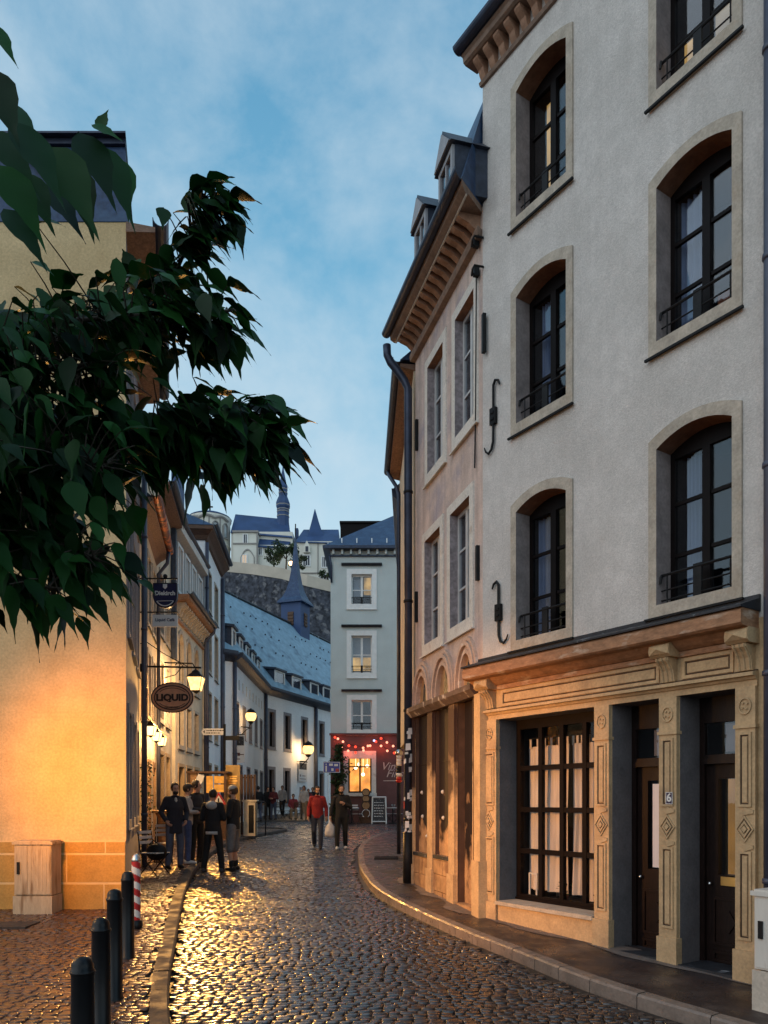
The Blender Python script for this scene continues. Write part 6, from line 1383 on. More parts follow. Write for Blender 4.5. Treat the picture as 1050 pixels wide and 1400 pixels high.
    if hood:
        c=MB(); c.ball((0,-.10,1.43+dz),.11,12,8,sc=(1.15,.62,.85)); q=[Mx@v for v in c.v]; c.v=q; c.build('hood',cloth(*hood),None,True).parent=t
        c=MB(); loft(c,[((0,0,.81),.172,.128),((0,0,.875),.174,.130)]); c.v=[Mx@v for v in c.v]; c.build('hem',cloth(*hood),None,True).parent=t
    if shirt:
        c=MB(); c.ball((0,.075,1.40+dz),.06,10,8,sc=(.6,.7,1.2)); c.v=[Mx@v for v in c.v]; c.build('shirt_front',cloth(*shirt),None,True).parent=t
    # trousers
    c=MB(); loft(c,[((0,0,.84+dz),.15,.118),((0,0,.92+dz),.158,.118),((0,0,1.0+dz),.15,.110)])
    for l in lg:
        hpt,kn,an=[Vector(q) for q in l]
        if shorts: limb(c,[hpt,kn+(an-kn)*.12],[.108,.088])
        else: limb(c,[hpt,kn,an+Vector((0,0,.01))],[.102,.076,.064])
    fuse(c,'shorts' if shorts else 'trousers',cloth(*pants),t,Mx,vx)
    for l in lg:
        c=MB(); k=Vector(l[2]); limb(c,[k+Vector((0,-.045,-.045)),k+Vector((0,.06,-.055)),k+Vector((0,.165,-.062))],[.050,.046,.032]); limb(c,[k+Vector((0,0,.0)),k+Vector((0,0,.09 if shorts else .03))],[.05,.056])
        for q in range(len(c.v)):
            v=c.v[q]; c.v[q]=Vector((v.x,v.y,max(v.z,k.z-.088)))
        c.v=[Mx@v for v in c.v]; c.build('shoe',cloth(*shoes),None,True).parent=t
    hcol=M['hair'] if not haircol else cloth(*haircol)
    # hair shell over the back and crown, leaving the face clear
    c=MB(); c.ball(hd+yaw@Vector((0,-.018,.032)),.102,16,12,sc=(.84,1.0,1.10)); keep=[]
    for v in c.v:
        l=yaw.inverted()@(v-hd)
        if l.y>.055 and l.z<.062: l.y=.045-(.062-l.z)*.55; l.x*=.93
        if l.z<-.055: l.z=-.055
        if hair=='long' and l.y<-.02 and l.z<-.02: l.z-=.10
        keep.append(Mx@(hd+yaw@l))
    c.v=keep; c.build('hair',hcol,None,True).parent=t
    if beard:
        c=MB(); c.ball(H((0,.040,-.075)),.062,12,9,sc=(.92,.85,.80)); c.v=[Mx@v for v in c.v]; c.build('beard',hcol,None,True).parent=t
    c=MB()
    for sx in (-1,1): c.ball(H((sx*.030,.088,.012)),.0075,6,5)
    c.v=[Mx@v for v in c.v]; c.build('eyes',M['iron'],None,True).parent=t
    if hat:
        c=MB(); c.lathe(hd+yaw@Vector((0,-.008,.045)),[(.088,0),(.094,.02),(.088,.055),(.060,.085),(.02,.098),(.002,.10)],16,sx=.92,sy=1.06)
        if hat[0]=='cap': c.ball(H((0,.105,.055)),.07,12,6,sc=(.85,1.0,.14))
        c.v=[Mx@v for v in c.v]; c.build('cap' if hat[0]=='cap' else 'beanie',cloth(*hat[1]),None,True).parent=t
    return t,Mx,ar
GRP='people standing together on the left kerb'
DK=('near black jacket cloth',(.012,.012,.014)); NV=('dark navy coat cloth',(.016,.018,.028)); JN=('blue grey jeans',(.07,.085,.13)); BJ=('blue jeans',(.06,.09,.20)); GY=('light grey knit',(.34,.33,.33)); WS=('white trainers',(.6,.6,.6)); BK=('black trousers',(.012,.012,.013))
pz=lambda Y: g(Y)+.1
person(239,16.3,'bearded man in a long dark coat at the left of the standing group',150,'pockets',top=NV,pants=JN,beard=True,group=GRP,h=1.80,coat=True,headyaw=-5,z=pz(16.3),shirt=('pale shirt',(.45,.43,.4)))
person(256,17.2,'person in grey hoodie, dark cap and blue jeans behind the long coat',75,'both',top=GY,pants=BJ,shoes=WS,group=GRP,h=1.77,hat=('cap',('dark cap cloth',(.03,.03,.035))),z=pz(17.2))
person(268,17.4,'clean shaven man in a dark zipped jacket looking right, third in the standing group',120,'both',top=('charcoal jacket cloth',(.022,.022,.026)),pants=BK,group=GRP,h=1.85,headyaw=-25,z=pz(17.4))
person(291,16.4,'man seen from behind in a black jacket with a grey hood and grey hem',6,'both','wide',top=DK,pants=BK,shoes=('dark trainers',(.04,.04,.045)),group=GRP,h=1.76,hood=('pale grey hood cloth',(.42,.42,.42)),z=g(16.4))
person(319,16.7,'bearded man in a pale knit cap, black jacket and grey shorts facing left',-78,'both',top=DK,pants=('grey patterned shorts',(.16,.15,.15)),beard=True,group=GRP,h=1.83,shorts=True,hat=('beanie',('pale knit cap',(.42,.41,.40))),shoes=('black boots',(.012,.012,.012)),haircol=('brown beard hair',(.10,.055,.03)),z=g(16.7))
W2='two men walking up the street'
person(434,22.2,'bearded man in a red jacket and dark jeans walking toward the camera',176,'down','walk',top=('dark red jacket cloth',(.24,.018,.02)),pants=('dark blue jeans',(.03,.035,.055)),beard=True,group=W2,h=1.78,z=g(22.2))
t7,M7,a7=person(467,22.0,'man in black with white trainers carrying a white plastic bag',181,'phone','walk2',top=DK,pants=BK,shoes=('bright white trainers',(.72,.72,.72)),beard=True,group=W2,h=1.82,z=g(22))
# plastic bag held in the hand
hpos=wloc(t7)+M7@(Vector(a7[1][2])+Vector((.01,.02,-.11))); e=MB(); c=hpos
pr=[(.02,.0),(.05,-.10),(.12,-.2),(.155,-.34),(.15,-.46),(.10,-.50)]
k=len(e.v); seg=14
for r_,z_ in pr:
    for j in range(seg):
        a=2*math.pi*j/seg; e.v.append(c+Vector((r_*math.cos(a)*1.05+.012*math.sin(3*a+z_*20),r_*.55*math.sin(a),z_)))
for i in range(len(pr)-1):
    for j in range(seg): q=(j+1)%seg; e.f.append([i*seg+j,i*seg+q,(i+1)*seg+q,(i+1)*seg+j]); e.m.append(0)
e.f.append([ (len(pr)-1)*seg+j for j in range(seg)]); e.m.append(0)
bag=e.build('plastic_bag',mat('thin white plastic',(.62,.60,.60),.35,.12,5,.4,18),base=c,smooth=True); tag(bag,'white plastic carrier bag between the two walking men','bag')
e=MB(); e.tube([c+Vector((-.03,0,-.02)),c+Vector((-.012,0,.05)),c+Vector((.012,0,.05)),c+Vector((.03,0,-.02))],.006,5); e.build('handle',M['sign_white'],bag)
FAR='people waiting in front of the abbey range'
RD=('faded red jumper',(.25,.04,.05)); TN=('tan trousers',(.40,.28,.17))
for (px,Y,lab,fa,arms,top,pants,h,sit,hair) in (
   (366,39.5,'distant dark haired person in black at the left end of the waiting people',150,'down',DK,BK,1.66,False,'short'),
   (374,39.2,'distant person in black over a red top, leaning beside the one at the left end',200,'both',('black over red cloth',(.10,.02,.025)),JN,1.66,False,'short'),
   (401,39.6,'distant person in red sitting on a low stool',170,'lap',RD,TN,1.70,True,'short'),
   (415.5,40.2,'distant person in a white top and tan trousers',190,'down',('white top cloth',(.55,.52,.5)),TN,1.72,False,'long'),
   (421.5,40.6,'distant person in red standing close to the one in white',160,'both',RD,BK,1.55,False,'long'),
   (427.5,41.5,'distant dark clothed person half behind the man in red',170,'down',NV,BK,1.62,False,'short')):
    person(px,Y,lab,fa,arms,'stand',top=top,pants=pants,hair=hair,group=FAR,h=h,fine=False,z=g(Y),sit=sit)
c=Vector((X(401,39.6),39.6,g(39.6))); t=thing('stool','low dark stool under the distant seated person in red','stool',c); MB().box((c.x-.2,c.y-.1,c.z+.38),(c.x+.2,c.y+.3,c.z+.42)).build('seat',M['wood_dark'],t)
for sx,sy in ((-.17,-.07),(.17,-.07),(-.17,.27),(.17,.27)): MB().tube([(c.x+sx,c.y+sy,c.z),(c.x+sx,c.y+sy,c.z+.38)],.02,5).build('leg',M['wood_dark'],t)
for i,px in enumerate((383,392,408)):
    folding_chair((X(px,39.4),39.4,g(39.4)),R(40+i*70),('dark slatted chair left of the distant seated person','dark slatted chair just beside the distant seated person','dark slatted chair right of the distant seated person')[i],'dark chairs on the abbey forecourt','wood_dark')
for px,Y,lab,fa,top,pants,h in ((353,37.5,'distant walker in a dark coat just beyond the hoop barrier',-20,DK,JN,1.72),(386,43.5,'distant person in grey against the abbey wall under the first tall window',185,GY,BK,1.70)):
    person(px,Y,lab,fa,'down','walk',top=top,pants=pants,group=FAR,h=h,fine=False,z=g(Y))
# ================================================================== NEAR TREE (branches hang into the picture from the left)
tr=random.Random(21)
TB=Vector((-2.7,2.4,g(2.4)+.09)); tree=thing('broadleaf_tree','dark broad leaved tree whose branches hang in from the left edge','tree',TB)
b=MB(); tk=[TB,TB+Vector((.05,0,1.2)),TB+Vector((-.05,.05,2.4)),TB+Vector((.1,0,3.4)),TB+Vector((.0,.1,4.6)),TB+Vector((.1,.1,5.6))]
b.tube(tk,[.19,.16,.145,.12,.09,.05],12); b.build('trunk',M['bark'],tree,True)
LV=MB(); TW=MB()
def leaf(p,axis,nrm,L,wd=.30,droop=.28,fold=.18):
    axis=axis.normalized(); side=axis.cross(nrm).normalized(); nrm=side.cross(axis).normalized()
    n=10; k=len(LV.v); cv=tr.uniform(.7,1.7)*droop; sw=tr.uniform(-.12,.12)
    ws=[0,.55,.88,1.0,.95,.80,.58,.35,.17,.07,0]
    for i in range(n+1):
        t=i/n; w=ws[i]*wd*L*.92; c=p+axis*(t*L)+Vector((0,0,-1))*(cv*L*t*t)+side*(sw*L*t*t)
        er=(.022*L*(1 if i%2 else -1)*.35) if 0<i<n else 0
        wv=.012*L*math.sin(i*1.9+cv*9)
        LV.v.append(c); LV.v.append(c+side*(w+er)+nrm*(fold*w+wv)); LV.v.append(c-side*(w+er)+nrm*(fold*w-wv))
    for i in range(n):
        a=k+i*3; LV.f.append([a,a+1,a+4,a+3]); LV.m.append(0); LV.f.append([a,a+3,a+5,a+2]); LV.m.append(0)
def bough(pts,nl,L,spread,ang=(-35,55),r=.012,start=.0,dy=.25,conn=None):
    W=[P(*q) for q in pts]
    if conn is not None:
        a=tk[conn]; W0=[a,a.lerp(W[0],.5)+Vector((0,0,.12)),W[0]]
        e=MB(); e.tube(W0,[r*3.2,r*2.4,r*1.5],7); e.build('branch',M['bark'],tree,True)
    e=MB(); e.tube(W,[r*1.4*(1-.75*i/(len(W)-1)) for i in range(len(W))],6); e.build('branch',M['bark'],tree,True)
    seg=[(W[i+1]-W[i]).length for i in range(len(W)-1)]; tot=sum(seg)
    nl=int(nl*1.22)
    for q in range(nl):
        t=start+(1-start)*((q+tr.random())/nl); d=t*tot; i=0
        while i<len(seg)-1 and d>seg[i]: d-=seg[i]; i+=1
        p=W[i].lerp(W[i+1],d/seg[i]); Y=p.y; sp=spread*Y/FPX
        p=p+Vector((tr.gauss(0,.38)*sp,tr.gauss(0,.5)*dy,tr.gauss(0,.42)*sp))
        th=R(tr.gauss(*ang)); ax=Vector((math.cos(th),tr.uniform(-.4,.3),math.sin(th)))
        q0=W[i].lerp(W[i+1],max(0,d/seg[i]-.08)); TW.tube([q0,q0.lerp(p,.6)+Vector((0,0,.008)),p],[.0028,.002,.0014],4,cap=False)
        nm=Vector((tr.uniform(-.5,.5),tr.uniform(-.85,.15),tr.uniform(.5,1.0)))
        leaf(p,ax,nm,L*.86*tr.uniform(.65,1.15),tr.uniform(.27,.36))
# upper right sprig
bough([(150,460,2.5),(215,430,2.45),(250,350,2.4),(284,255,2.4)],83,.125,26,(-15,45),.008,.30,.10,conn=3)
bough([(262,330,2.4),(300,290,2.4),(318,262,2.4)],29,.115,20,(-25,40),.004,.1,.08)
bough([(230,400,2.4),(200,380,2.4),(180,372,2.4)],21,.11,16,(-160,40),.004,.1,.08)
# right pointing bough
bough([(60,440,2.3),(160,430,2.3),(250,425,2.3),(318,425,2.3)],141,.125,40,(-30,34),.009,.0,.14,conn=2)
bough([(160,452,2.3),(240,450,2.3),(300,446,2.3)],54,.115,24,(-40,30),.005,.0,.1)
# long lower bough
bough([(-40,590,2.2),(100,595,2.2),(220,592,2.25),(330,592,2.3),(385,600,2.3)],256,.125,44,(-38,36),.011,.05,.16,conn=2)
bough([(230,560,2.25),(300,560,2.3),(372,578,2.3)],62,.12,24,(-30,30),.005,.0,.1)
bough([(240,615,2.3),(300,620,2.3),(350,622,2.3)],54,.11,24,(-65,24),.005,.0,.1)
# dense mass at the left
bough([(-120,440,2.1),(20,440,2.1),(110,438,2.15),(190,430,2.2)],91,0.114,44,(-35,50),.010,.0,.25,conn=3)
bough([(-120,520,2.1),(0,510,2.1),(100,500,2.1),(150,510,2.2)],227,0.114,75,(-45,55),.010,.0,.25,conn=2)
bough([(-140,640,2.0),(0,635,2.0),(70,630,2.05),(150,640,2.1)],311,0.114,70,(-50,50),.010,.0,.25,conn=2)
bough([(-140,720,2.0),(-20,720,2.0),(60,735,2.05),(135,765,2.1)],188,0.114,58,(-50,35),.009,.0,.22,conn=1)
bough([(-120,790,2.0),(-20,775,2.0),(40,800,2.0),(85,805,2.0)],56,0.110,38,(-48,28),.008,.0,.18,conn=1)
bough([(-120,570,2.0),(-20,560,2.0),(50,560,2.05)],85,0.114,80,(-50,60),.009,.0,.25,conn=2)
# large near leaves at the top left
def near(px,py,Y,th,L,wd=.27,dyy=0.0):
    leaf(P(px,py,Y),Vector((math.cos(R(th)),dyy,math.sin(R(th)))),Vector((tr.uniform(-.3,.3),-.75,.65)),L*.84,wd,.22,.12)
for a in ((70,200,1.1,-58,.15),(108,180,1.15,-60,.14),(20,165,1.05,-55,.14),(-5,225,1.1,-50,.14),(125,170,1.15,-22,.06),(-20,95,1.0,-58,.12),(135,178,1.2,72,.05),(-16,30,1.0,-52,.07),(-15,130,1.1,-35,.13),(30,235,1.2,-60,.12),(95,225,1.2,-66,.13),(60,250,1.25,-50,.12),(140,200,1.2,-64,.13),(160,215,1.25,-72,.11),(5,285,1.2,-45,.12),(-15,180,1.15,-40,.13)): near(*a)
fo=LV.build('foliage',M['leaf'],tree,smooth=True,recalc=False)
TW.build('twig',M['bark'],tree,recalc=False)
# ================================================================== FORTRESS HILL
Yh=120.0
def wallpts(pts,y=Yh): return [P(px,py,y) for px,py in pts]
b=MB(); top=[(120,760),(250,768),(305,772),(345,776),(385,782),(420,792),(455,800),(520,815),(600,830),(760,860)]
fr=[]; bk=[]
for i,(px,py) in enumerate(top):
    y=Yh+(3.0*math.sin(i*.9)); p=P(px,py,y); fr.append((Vector((p.x,p.y-2.5,0)),p)); 
for (a0,a1),(c0,c1) in zip(fr,fr[1:]):
    m=4
    for k in range(6):
        f0,f1=k/6,(k+1)/6; b.face([a0.lerp(a1,f0),c0.lerp(c1,f0),c0.lerp(c1,f1),a0.lerp(a1,f1)])
    b.face([a1,c1,c1+Vector((0,60,0)),a1+Vector((0,60,0))])
for (a0,a1) in (fr[0],fr[-1]): b.face([a0,a1,a1+Vector((0,60,0)),a0+Vector((0,60,0))])
fw=b.build('fortress_wall',M['fort'],base=(0,Yh,0)); tag(fw,'dark rubble fortress wall rising behind the abbey roof','wall')
b=MB()
for (a0,a1),(c0,c1) in zip(fr,fr[1:]): b.hexa([a1+Vector((0,-.15,-1.1)),c1+Vector((0,-.15,-1.1)),c1+Vector((0,.8,-1.1)),a1+Vector((0,.8,-1.1)),a1+Vector((0,-.15,.6)),c1+Vector((0,-.15,.6)),c1+Vector((0,.8,.6)),a1+Vector((0,.8,.6))])
b.build('parapet',M['fort_top'],fw)
# hill terrain to the sides
b=MB(); b.face([(-400,118,0),(-44,121,0),(-44,121,37),(-400,150,30)]); b.face([(-400,150,30),(-44,121,37),(-44,200,36),(-400,200,32)]); b.face([(27,122,0),(400,140,0),(400,150,20),(27,122,27)]); b.face([(27,122,27),(400,150,20),(400,220,20),(27,200,27)])
structure(b.build('hill',M['fort'],recalc=False))
Yc=128.0
FH=Fc((-60,Yc),(60,Yc)); UH=lambda px,Y=Yc: X(px,Y)+60; 
def hz(py): return Z(py,Yc)
# church: apse, nave, wing
ch=thing('hill_church','pale church on the fortress with a rounded apse, blue roof and onion stepped steeple','church',P(330,775,Yc))
ac=P(287,775,Yc+3.2); r=(X(315,Yc)-X(259,Yc))/2; zb=hz(790); zt=hz(701)
b=MB(); pr=[(r,zb-3),(r,hz(742)),(r*1.03,hz(741.5)),(r*1.03,hz(739.5)),(r,hz(739)),(r,hz(706)),(r*1.06,hz(704)),(r*1.06,hz(701)),(r,zt)]
b.lathe((ac.x,ac.y,0),pr,28); b.build('apse',M['castle'],ch,True)
b=MB(); b.lathe((ac.x,ac.y,0),[(r*1.08,zt),(r*1.02,zt+.25),(r*.8,zt+.6),(r*.5,zt+.95),(r*.2,zt+1.2),(.05,zt+1.3)],28); b.build('apse_roof',M['slate_far'],ch,True)
b=MB(); b.tube([(ac.x,ac.y,zt+1.2),(ac.x,ac.y,zt+2.8)],.14,6); b.box((ac.x-.5,ac.y-.1,zt+2.1),(ac.x+.5,ac.y+.1,zt+2.3)); b.build('cross',M['iron'],ch)
for a in (-125,-100,-62,-30):
    b=MB(); aa=R(a); c=Vector((ac.x+r*math.cos(aa),ac.y+r*math.sin(aa),0)); Fx=Fc((c.x-.8*-math.sin(aa),c.y-.8*math.cos(aa)),(c.x+.8*-math.sin(aa),c.y+.8*math.cos(aa))); o_=arc_outline(.15,1.45,hz(733),hz(716),.6,8); i_=arc_outline(.38,1.22,hz(731),hz(716),.45,8); b.frame_ring(Fx,o_,i_,-.3,.22); w=b.build('window',M['castle_trim'],ch); MB().fprism(Fx,i_,-.1,.05).build('pane',M['glass'],w)
# wavy pediment moulding of the apse
b=MB(); pts=[]
for k in range(25):
    a=R(-150+k*5.4); pts.append((ac.x+r*1.04*math.cos(a),ac.y+r*1.04*math.sin(a),hz(708)+.45*abs(math.sin(k*.40))))
b.tube(pts,.22,5); b.build('moulding',M['castle_trim'],ch)
for a in (-140,-112,-80,-48):
    aa=R(a); MB().tube([(ac.x+r*1.01*math.cos(aa),ac.y+r*1.01*math.sin(aa),zb),(ac.x+r*1.01*math.cos(aa),ac.y+r*1.01*math.sin(aa),zt)],.13,5).build('pilaster',M['castle_trim'],ch)
def blk(name,p0,p1,py0,py1,y0,d,m,par=ch):
    b=MB(); b.box((X(p0,y0),y0,Z(py0,y0)),(X(p1,y0),y0+d,Z(py1,y0))); return b.build(name,M[m],par)
blk('nave_wall',316,400,790,727,Yc+2,12,'castle')
b=MB(); y0=Yc+1.6; b.prism([(X(315,y0),y0,Z(728,y0)),(X(400,y0),y0,Z(735,y0)),(X(386,y0),y0+5,Z(710,y0+5)),(X(314,y0),y0+5,Z(703,y0+5))],[(X(315,y0),y0+13,Z(728,y0)),(X(400,y0),y0+13,Z(735,y0)),(X(386,y0),y0+8,Z(710,y0+5)),(X(314,y0),y0+8,Z(703,y0+5))]); b.build('nave_roof',M['slate_far'],ch)
blk('front_wing',319,352,790,726.5,Yc,3,'castle'); blk('wing_cornice',317.5,353,727.5,725,Yc-.3,3.6,'castle_trim'); blk('string_course',318,352,743.5,742,Yc-.2,.4,'castle_trim'); blk('corner_pilaster',350.5,352.5,775,728,Yc-.15,.3,'castle_trim')
blk('low_wing',352,400,790,745,Yc+.6,4,'castle')
b=MB(); b.prism([(X(352,Yc),Yc+.2,Z(747,Yc)),(X(397,Yc),Yc+.2,Z(750,Yc)),(X(394,Yc),Yc+3,Z(735,Yc+3)),(X(352,Yc),Yc+3,Z(731,Yc+3))],[(X(352,Yc),Yc+4,Z(747,Yc)),(X(397,Yc),Yc+4,Z(750,Yc)),(X(394,Yc),Yc+4,Z(735,Yc)),(X(352,Yc),Yc+4,Z(730,Yc))]); b.build('low_roof',M['slate_far'],ch)
b=MB(); b.hexa([(X(373,Yc),Yc+.3,Z(748.5,Yc)),(X(388,Yc),Yc+.3,Z(749,Yc)),(X(390,Yc),Yc+2.2,Z(738,Yc)),(X(372,Yc),Yc+2.2,Z(736,Yc)),(X(373,Yc),Yc+.1,Z(748,Yc)),(X(388,Yc),Yc+.1,Z(748.5,Yc)),(X(390,Yc),Yc+2.0,Z(737.5,Yc)),(X(372,Yc),Yc+2.0,Z(735.5,Yc))]); b.build('skylight',mat('green glazed roof',(.14,.22,.22),.3,.3,.8),ch)
for (p0,p1,q0,q1,m) in ((333,338,743,731,'glass'),(331,337.5,773,759,'glass'),(352.8,357.5,757,748,'glass'),(368,373,758,749.5,'glass')):
    b=MB(); Fx=Fc((X(p0,Yc),Yc+(.0 if p0<350 else .6)),(X(p1,Yc),Yc+(.0 if p0<350 else .6))); z0_,z1_=hz(q0),hz(q1); b.frame_ring(Fx,[(-.15,z0_-.15),(Fx.L+.15,z0_-.15),(Fx.L+.15,z1_+.15),(-.15,z1_+.15)],[(0.05,z0_),(Fx.L-.05,z0_),(Fx.L-.05,z1_),(0.05,z1_)],-.1,.12); b.fbox(Fx,Fx.L/2-.04,Fx.L/2+.04,0.01,.08,z0_,z1_); w=b.build('window',M['frame_white'],ch); MB().fbox(Fx,.05,Fx.L-.05,.005,.03,z0_,z1_).build('pane',EW_CREAM2 if q0>770 else M['slate_dark'],w)
b=MB(); Fx=FH; o_=arc_outline(UH(329),UH(348),hz(773),hz(762),1.4,10); i_=arc_outline(UH(330),UH(347),hz(773),hz(762),1.15,10); b.frame_ring(Fx,o_,i_,-.1,.14); b.build('arch_moulding',M['castle_trim'],ch)
# steeple
sc=P(387,715,Yc+6); e=MB(); w=lambda px: px/FPX*(Yc+6); zz=lambda py: Z(py,Yc+6)
e.lathe((sc.x,sc.y,0),[(w(9.5),zz(722)),(w(8.5),zz(714)),(w(8.2),zz(696)),(w(9.6),zz(694)),(w(9.8),zz(688)),(w(7.5),zz(682)),(w(6.0),zz(679)),(w(6.0),zz(668)),(w(6.6),zz(666)),(w(5.0),zz(661)),(w(3.0),zz(652)),(w(1.3),zz(643)),(w(.5),zz(636))],8,rot=.4); st=e.build('steeple',M['slate_far'],ch)
for py in (707,701,698,692,675,670):
    MB().lathe((sc.x,sc.y,zz(py)),[(w(9.9 if py>690 and py<694 else (8.9 if py>680 else 6.5)),0),(w(9.9 if py>690 and py<694 else (8.9 if py>680 else 6.5)),.14)],8,rot=.4).build('pale_band',M['castle_trim'],st)
MB().tube([(sc.x,sc.y,zz(637)),(sc.x,sc.y,zz(630))],.06,5).build('finial',M['iron'],st)
# right hand tower house
th=thing('hill_house','pale hilltop house with a tall pointed tower roof and gabled dormers','building',P(430,770,Yc))
blk('wall',405,462,800,740,Yc+1,10,'castle',th)
b=MB(); y0=Yc+.6; b.prism([(X(403,y0),y0,Z(741,y0)),(X(464,y0),y0,Z(743,y0)),(X(460,y0),y0+6,Z(724,y0+6)),(X(410,y0),y0+6,Z(724,y0+6))],[(X(403,y0),y0+12,Z(741,y0)),(X(464,y0),y0+12,Z(743,y0)),(X(460,y0),y0+7,Z(724,y0+6)),(X(410,y0),y0+7,Z(724,y0+6))]); b.build('roof',M['slate_far'],th)
tc=P(430.5,740,Yc+5); w=lambda px: px/FPX*(Yc+5); zz=lambda py: Z(py,Yc+5)
e=MB(); e.lathe((tc.x,tc.y,0),[(w(20),zz(742)),(w(15.5),zz(736)),(w(11.5),zz(728)),(w(6),zz(713)),(w(.4),zz(696))],4,rot=math.pi/4+.25); e.build('tower_roof',M['slate_far'],th)
for p0,p1,pk,pb in ((415,424,740,755),(445,452,742,756)):
    b=MB(); y0=Yc+.4; b.prism([(X(p0,y0),y0,Z(pb,y0)),(X(p1,y0),y0,Z(pb,y0)),(X(p1,y0),y0,Z(pk+7,y0)),(X((p0+p1)/2,y0),y0,Z(pk-1,y0)),(X(p0,y0),y0,Z(pk+7,y0))],[(X(p0,y0),y0+3,Z(pb,y0)),(X(p1,y0),y0+3,Z(pb,y0)),(X(p1,y0),y0+3,Z(pk+7,y0)),(X((p0+p1)/2,y0),y0+3,Z(pk-1,y0)),(X(p0,y0),y0+3,Z(pk+7,y0))]); d=b.build('dormer',M['castle'],th)
    b=MB(); c0=(p0+p1)/2; b.box((X(c0-1.8,y0),y0-.1,Z(754,y0)),(X(c0+1.8,y0),y0+.0,Z(747,y0))); b.build('pane',M['slate_dark'],d)
for px in (403,446,451): blk('chimney',px,px+4.5,735,722 if px<410 else 727,Yc+6,1.2,'slate_far',th)
for p0,p1,q0,q1 in ((414,424,774,759),(440,448,776,761),(438,450,793,785),(455,460,776,761)):
    b=MB(); Fx=Fc((X(p0,Yc+1),Yc+1),(X(p1,Yc+1),Yc+1)); z0_,z1_=Z(q0,Yc+1),Z(q1,Yc+1); b.frame_ring(Fx,[(-.1,z0_-.1),(Fx.L+.1,z0_-.1),(Fx.L+.1,z1_+.1),(-.1,z1_+.1)],[(.1,z0_+.1),(Fx.L-.1,z0_+.1),(Fx.L-.1,z1_-.1),(.1,z1_-.1)],-.05,.12)
    for f in (.33,.66): b.fbox(Fx,Fx.L*f-.05,Fx.L*f+.05,.01,.09,z0_+.1,z1_-.1)
    w_=b.build('window',M['frame_white'],th); MB().fbox(Fx,.1,Fx.L-.1,.005,.04,z0_+.1,z1_-.1).build('pane',M['slate_dark'],w_)
blk('string_course',404,462,784,782.5,Yc+.85,.3,'castle_trim',th); blk('wing_pilaster',434,435.2,784,742,Yc+.85,.3,'castle_trim',th)
# shrubs and lit lamp on the rampart
def shrub(px,py,Y,w,h,n,label,name='rampart_tree',seed=1):
    rr=random.Random(seed); c=P(px,py,Y); t=thing(name,label,'tree',c,'trees on the rampart'); l=MB()
    cl=[(rr.uniform(-1,1)*w*.75,rr.uniform(-.5,.5)*w,h*rr.uniform(.35,.95),rr.uniform(.22,.42)*w) for _ in range(9)]
    for k in range(n):
        a=cl[k%9]; d=Vector((rr.gauss(0,1),rr.gauss(0,1),rr.gauss(0,1))).normalized()*a[3]*rr.random()**.4; p=c+Vector((a[0],a[1],a[2]))+d
        e=Vector((rr.uniform(-1,1),rr.uniform(-1,1),rr.uniform(-1,.6))).normalized()*.30; s=e.cross(Vector((rr.random()-.5,rr.random()-.5,rr.random()))).normalized()*.13
        l.face([p,p+e*.5+s,p+e,p+e*.5-s])
    l.build('crown',M['leaf_far'],t,recalc=False); b=MB(); b.tube([c,c+Vector((.1,0,h*.5)),c+Vector((0,0,h*.8))],[.14,.1,.05],6)
    for q in cl[:4]: b.tube([c+Vector((.05,0,h*.4)),c+Vector((q[0],q[1],q[2]))],[.06,.03],5)
    b.build('trunk',M['bark'],t)
shrub(374,778,Yh+2.5,2.0,3.0,900,'low dark tree at the left of the rampart shrubs',seed=3); shrub(391,780,Yh+2.5,2.2,4.6,1300,'bushy tree beside the lit rampart lamp',seed=4); shrub(408,782,Yh+2.5,1.5,2.6,600,'small tree right of the lit rampart lamp',seed=5); shrub(447,798,Yh+2,1.3,2.2,500,'dark shrub at the right end of the rampart',seed=6)
c=P(398.5,770,Yh+1.0); lantern(c,1.0,'distant lit lamp on the rampart among the shrubs',EL_FAR,round_=True,name='rampart_lamp',power=60)
MB().tube([c+Vector((0,0,-.55)),c+Vector((0,0,-2.2))],.07,6).build('post',M['iron'],[o for o in bpy.data.objects if o.name.startswith('rampart_lamp')][0])
# ================================================================== SKY, SUN, CAMERA
w=bpy.data.worlds.new('World'); S.world=w; w.use_nodes=True; nt=w.node_tree; nt.nodes.clear()
out=nt.nodes.new('ShaderNodeOutputWorld'); bg=nt.nodes.new('ShaderNodeBackground'); nt.links.new(bg.outputs[0],out.inputs[0])
tc=nt.nodes.new('ShaderNodeTexCoord'); sp=nt.nodes.new('ShaderNodeSeparateXYZ'); nt.links.new(tc.outputs['Generated'],sp.inputs[0])
rp=nt.nodes.new('ShaderNodeValToRGB'); nt.links.new(sp.outputs['Z'],rp.inputs[0])
el=rp.color_ramp.elements
for p,c in SKY_RAMP[2:]: el.new(p)
for e,(p,c) in zip(rp.color_ramp.elements,SKY_RAMP): e.position=p; e.color=(*c,1)
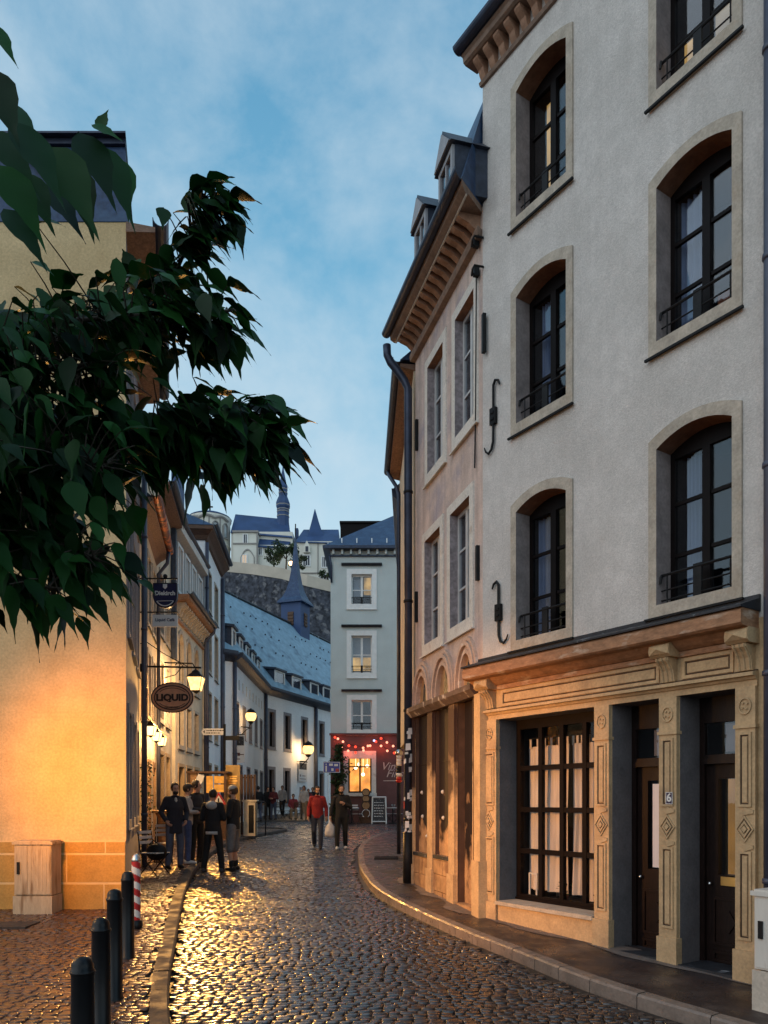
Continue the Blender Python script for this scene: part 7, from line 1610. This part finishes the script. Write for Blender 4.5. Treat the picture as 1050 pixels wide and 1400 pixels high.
# thin dusk cloud
mp=nt.nodes.new('ShaderNodeMapping'); mp.inputs['Scale'].default_value=(1.5,1.5,2.0); mp.inputs['Location'].default_value=(3.1,.7,.4); nt.links.new(tc.outputs['Generated'],mp.inputs[0])
n1=nt.nodes.new('ShaderNodeTexNoise'); n1.inputs['Scale'].default_value=3.1; n1.inputs['Detail'].default_value=8; n1.inputs['Roughness'].default_value=.6; n1.inputs['Distortion'].default_value=.15; nt.links.new(mp.outputs[0],n1.inputs[0])
r2=nt.nodes.new('ShaderNodeValToRGB'); r2.color_ramp.elements[0].position=.36; r2.color_ramp.elements[1].position=.70; r2.color_ramp.elements[0].color=(0,0,0,1); r2.color_ramp.elements[1].color=(1,1,1,1); nt.links.new(n1.outputs['Fac'],r2.inputs[0])
mm=nt.nodes.new('ShaderNodeMath'); mm.operation='MULTIPLY'; mm.inputs[1].default_value=CLOUD; nt.links.new(r2.outputs[0],mm.inputs[0])
mx=nt.nodes.new('ShaderNodeMix'); mx.data_type='RGBA'; nt.links.new(mm.outputs[0],mx.inputs[0]); nt.links.new(rp.outputs[0],mx.inputs[6]); mx.inputs[7].default_value=(*CLOUD_COL,1)
sk=nt.nodes.new('ShaderNodeTexSky'); sk.sky_type='NISHITA'; sk.sun_disc=False; sk.sun_elevation=R(32); sk.sun_rotation=R(-138)
sc=nt.nodes.new('ShaderNodeMix'); sc.data_type='RGBA'; sc.blend_type='ADD'; sc.inputs[0].default_value=.006; nt.links.new(mx.outputs[2],sc.inputs[6]); nt.links.new(sk.outputs[0],sc.inputs[7])
nt.links.new(sc.outputs[2],bg.inputs[0]); bg.inputs[1].default_value=SKY_STRENGTH
l=bpy.data.lights.new('sun','SUN'); l.energy=SUN; l.angle=R(70); l.color=(1,.93,.88); o=bpy.data.objects.new('sun',l); COL.objects.link(o); o.rotation_euler=Vector((.62,.55,-.62)).to_track_quat('-Z','Y').to_euler()
cd=bpy.data.cameras.new('camera'); cam=bpy.data.objects.new('camera',cd); COL.objects.link(cam); S.camera=cam
cam.location=(0,0,CAMZ); cam.rotation_euler=(R(90),0,0); cd.sensor_fit='HORIZONTAL'; cd.sensor_width=36; cd.lens=36; cd.shift_y=(HY-700)/1050; cd.clip_end=2000; cd.clip_start=.05
S.view_settings.view_transform='Standard'; S.view_settings.look='None'; S.view_settings.exposure=EXPOSURE; S.view_settings.gamma=1
S.cycles.use_denoising=True; S.cycles.max_bounces=8; S.cycles.transparent_max_bounces=16; S.cycles.sample_clamp_indirect=6; S.cycles.caustics_reflective=False; S.cycles.caustics_refractive=False
S.render.resolution_x=768; S.render.resolution_y=1024
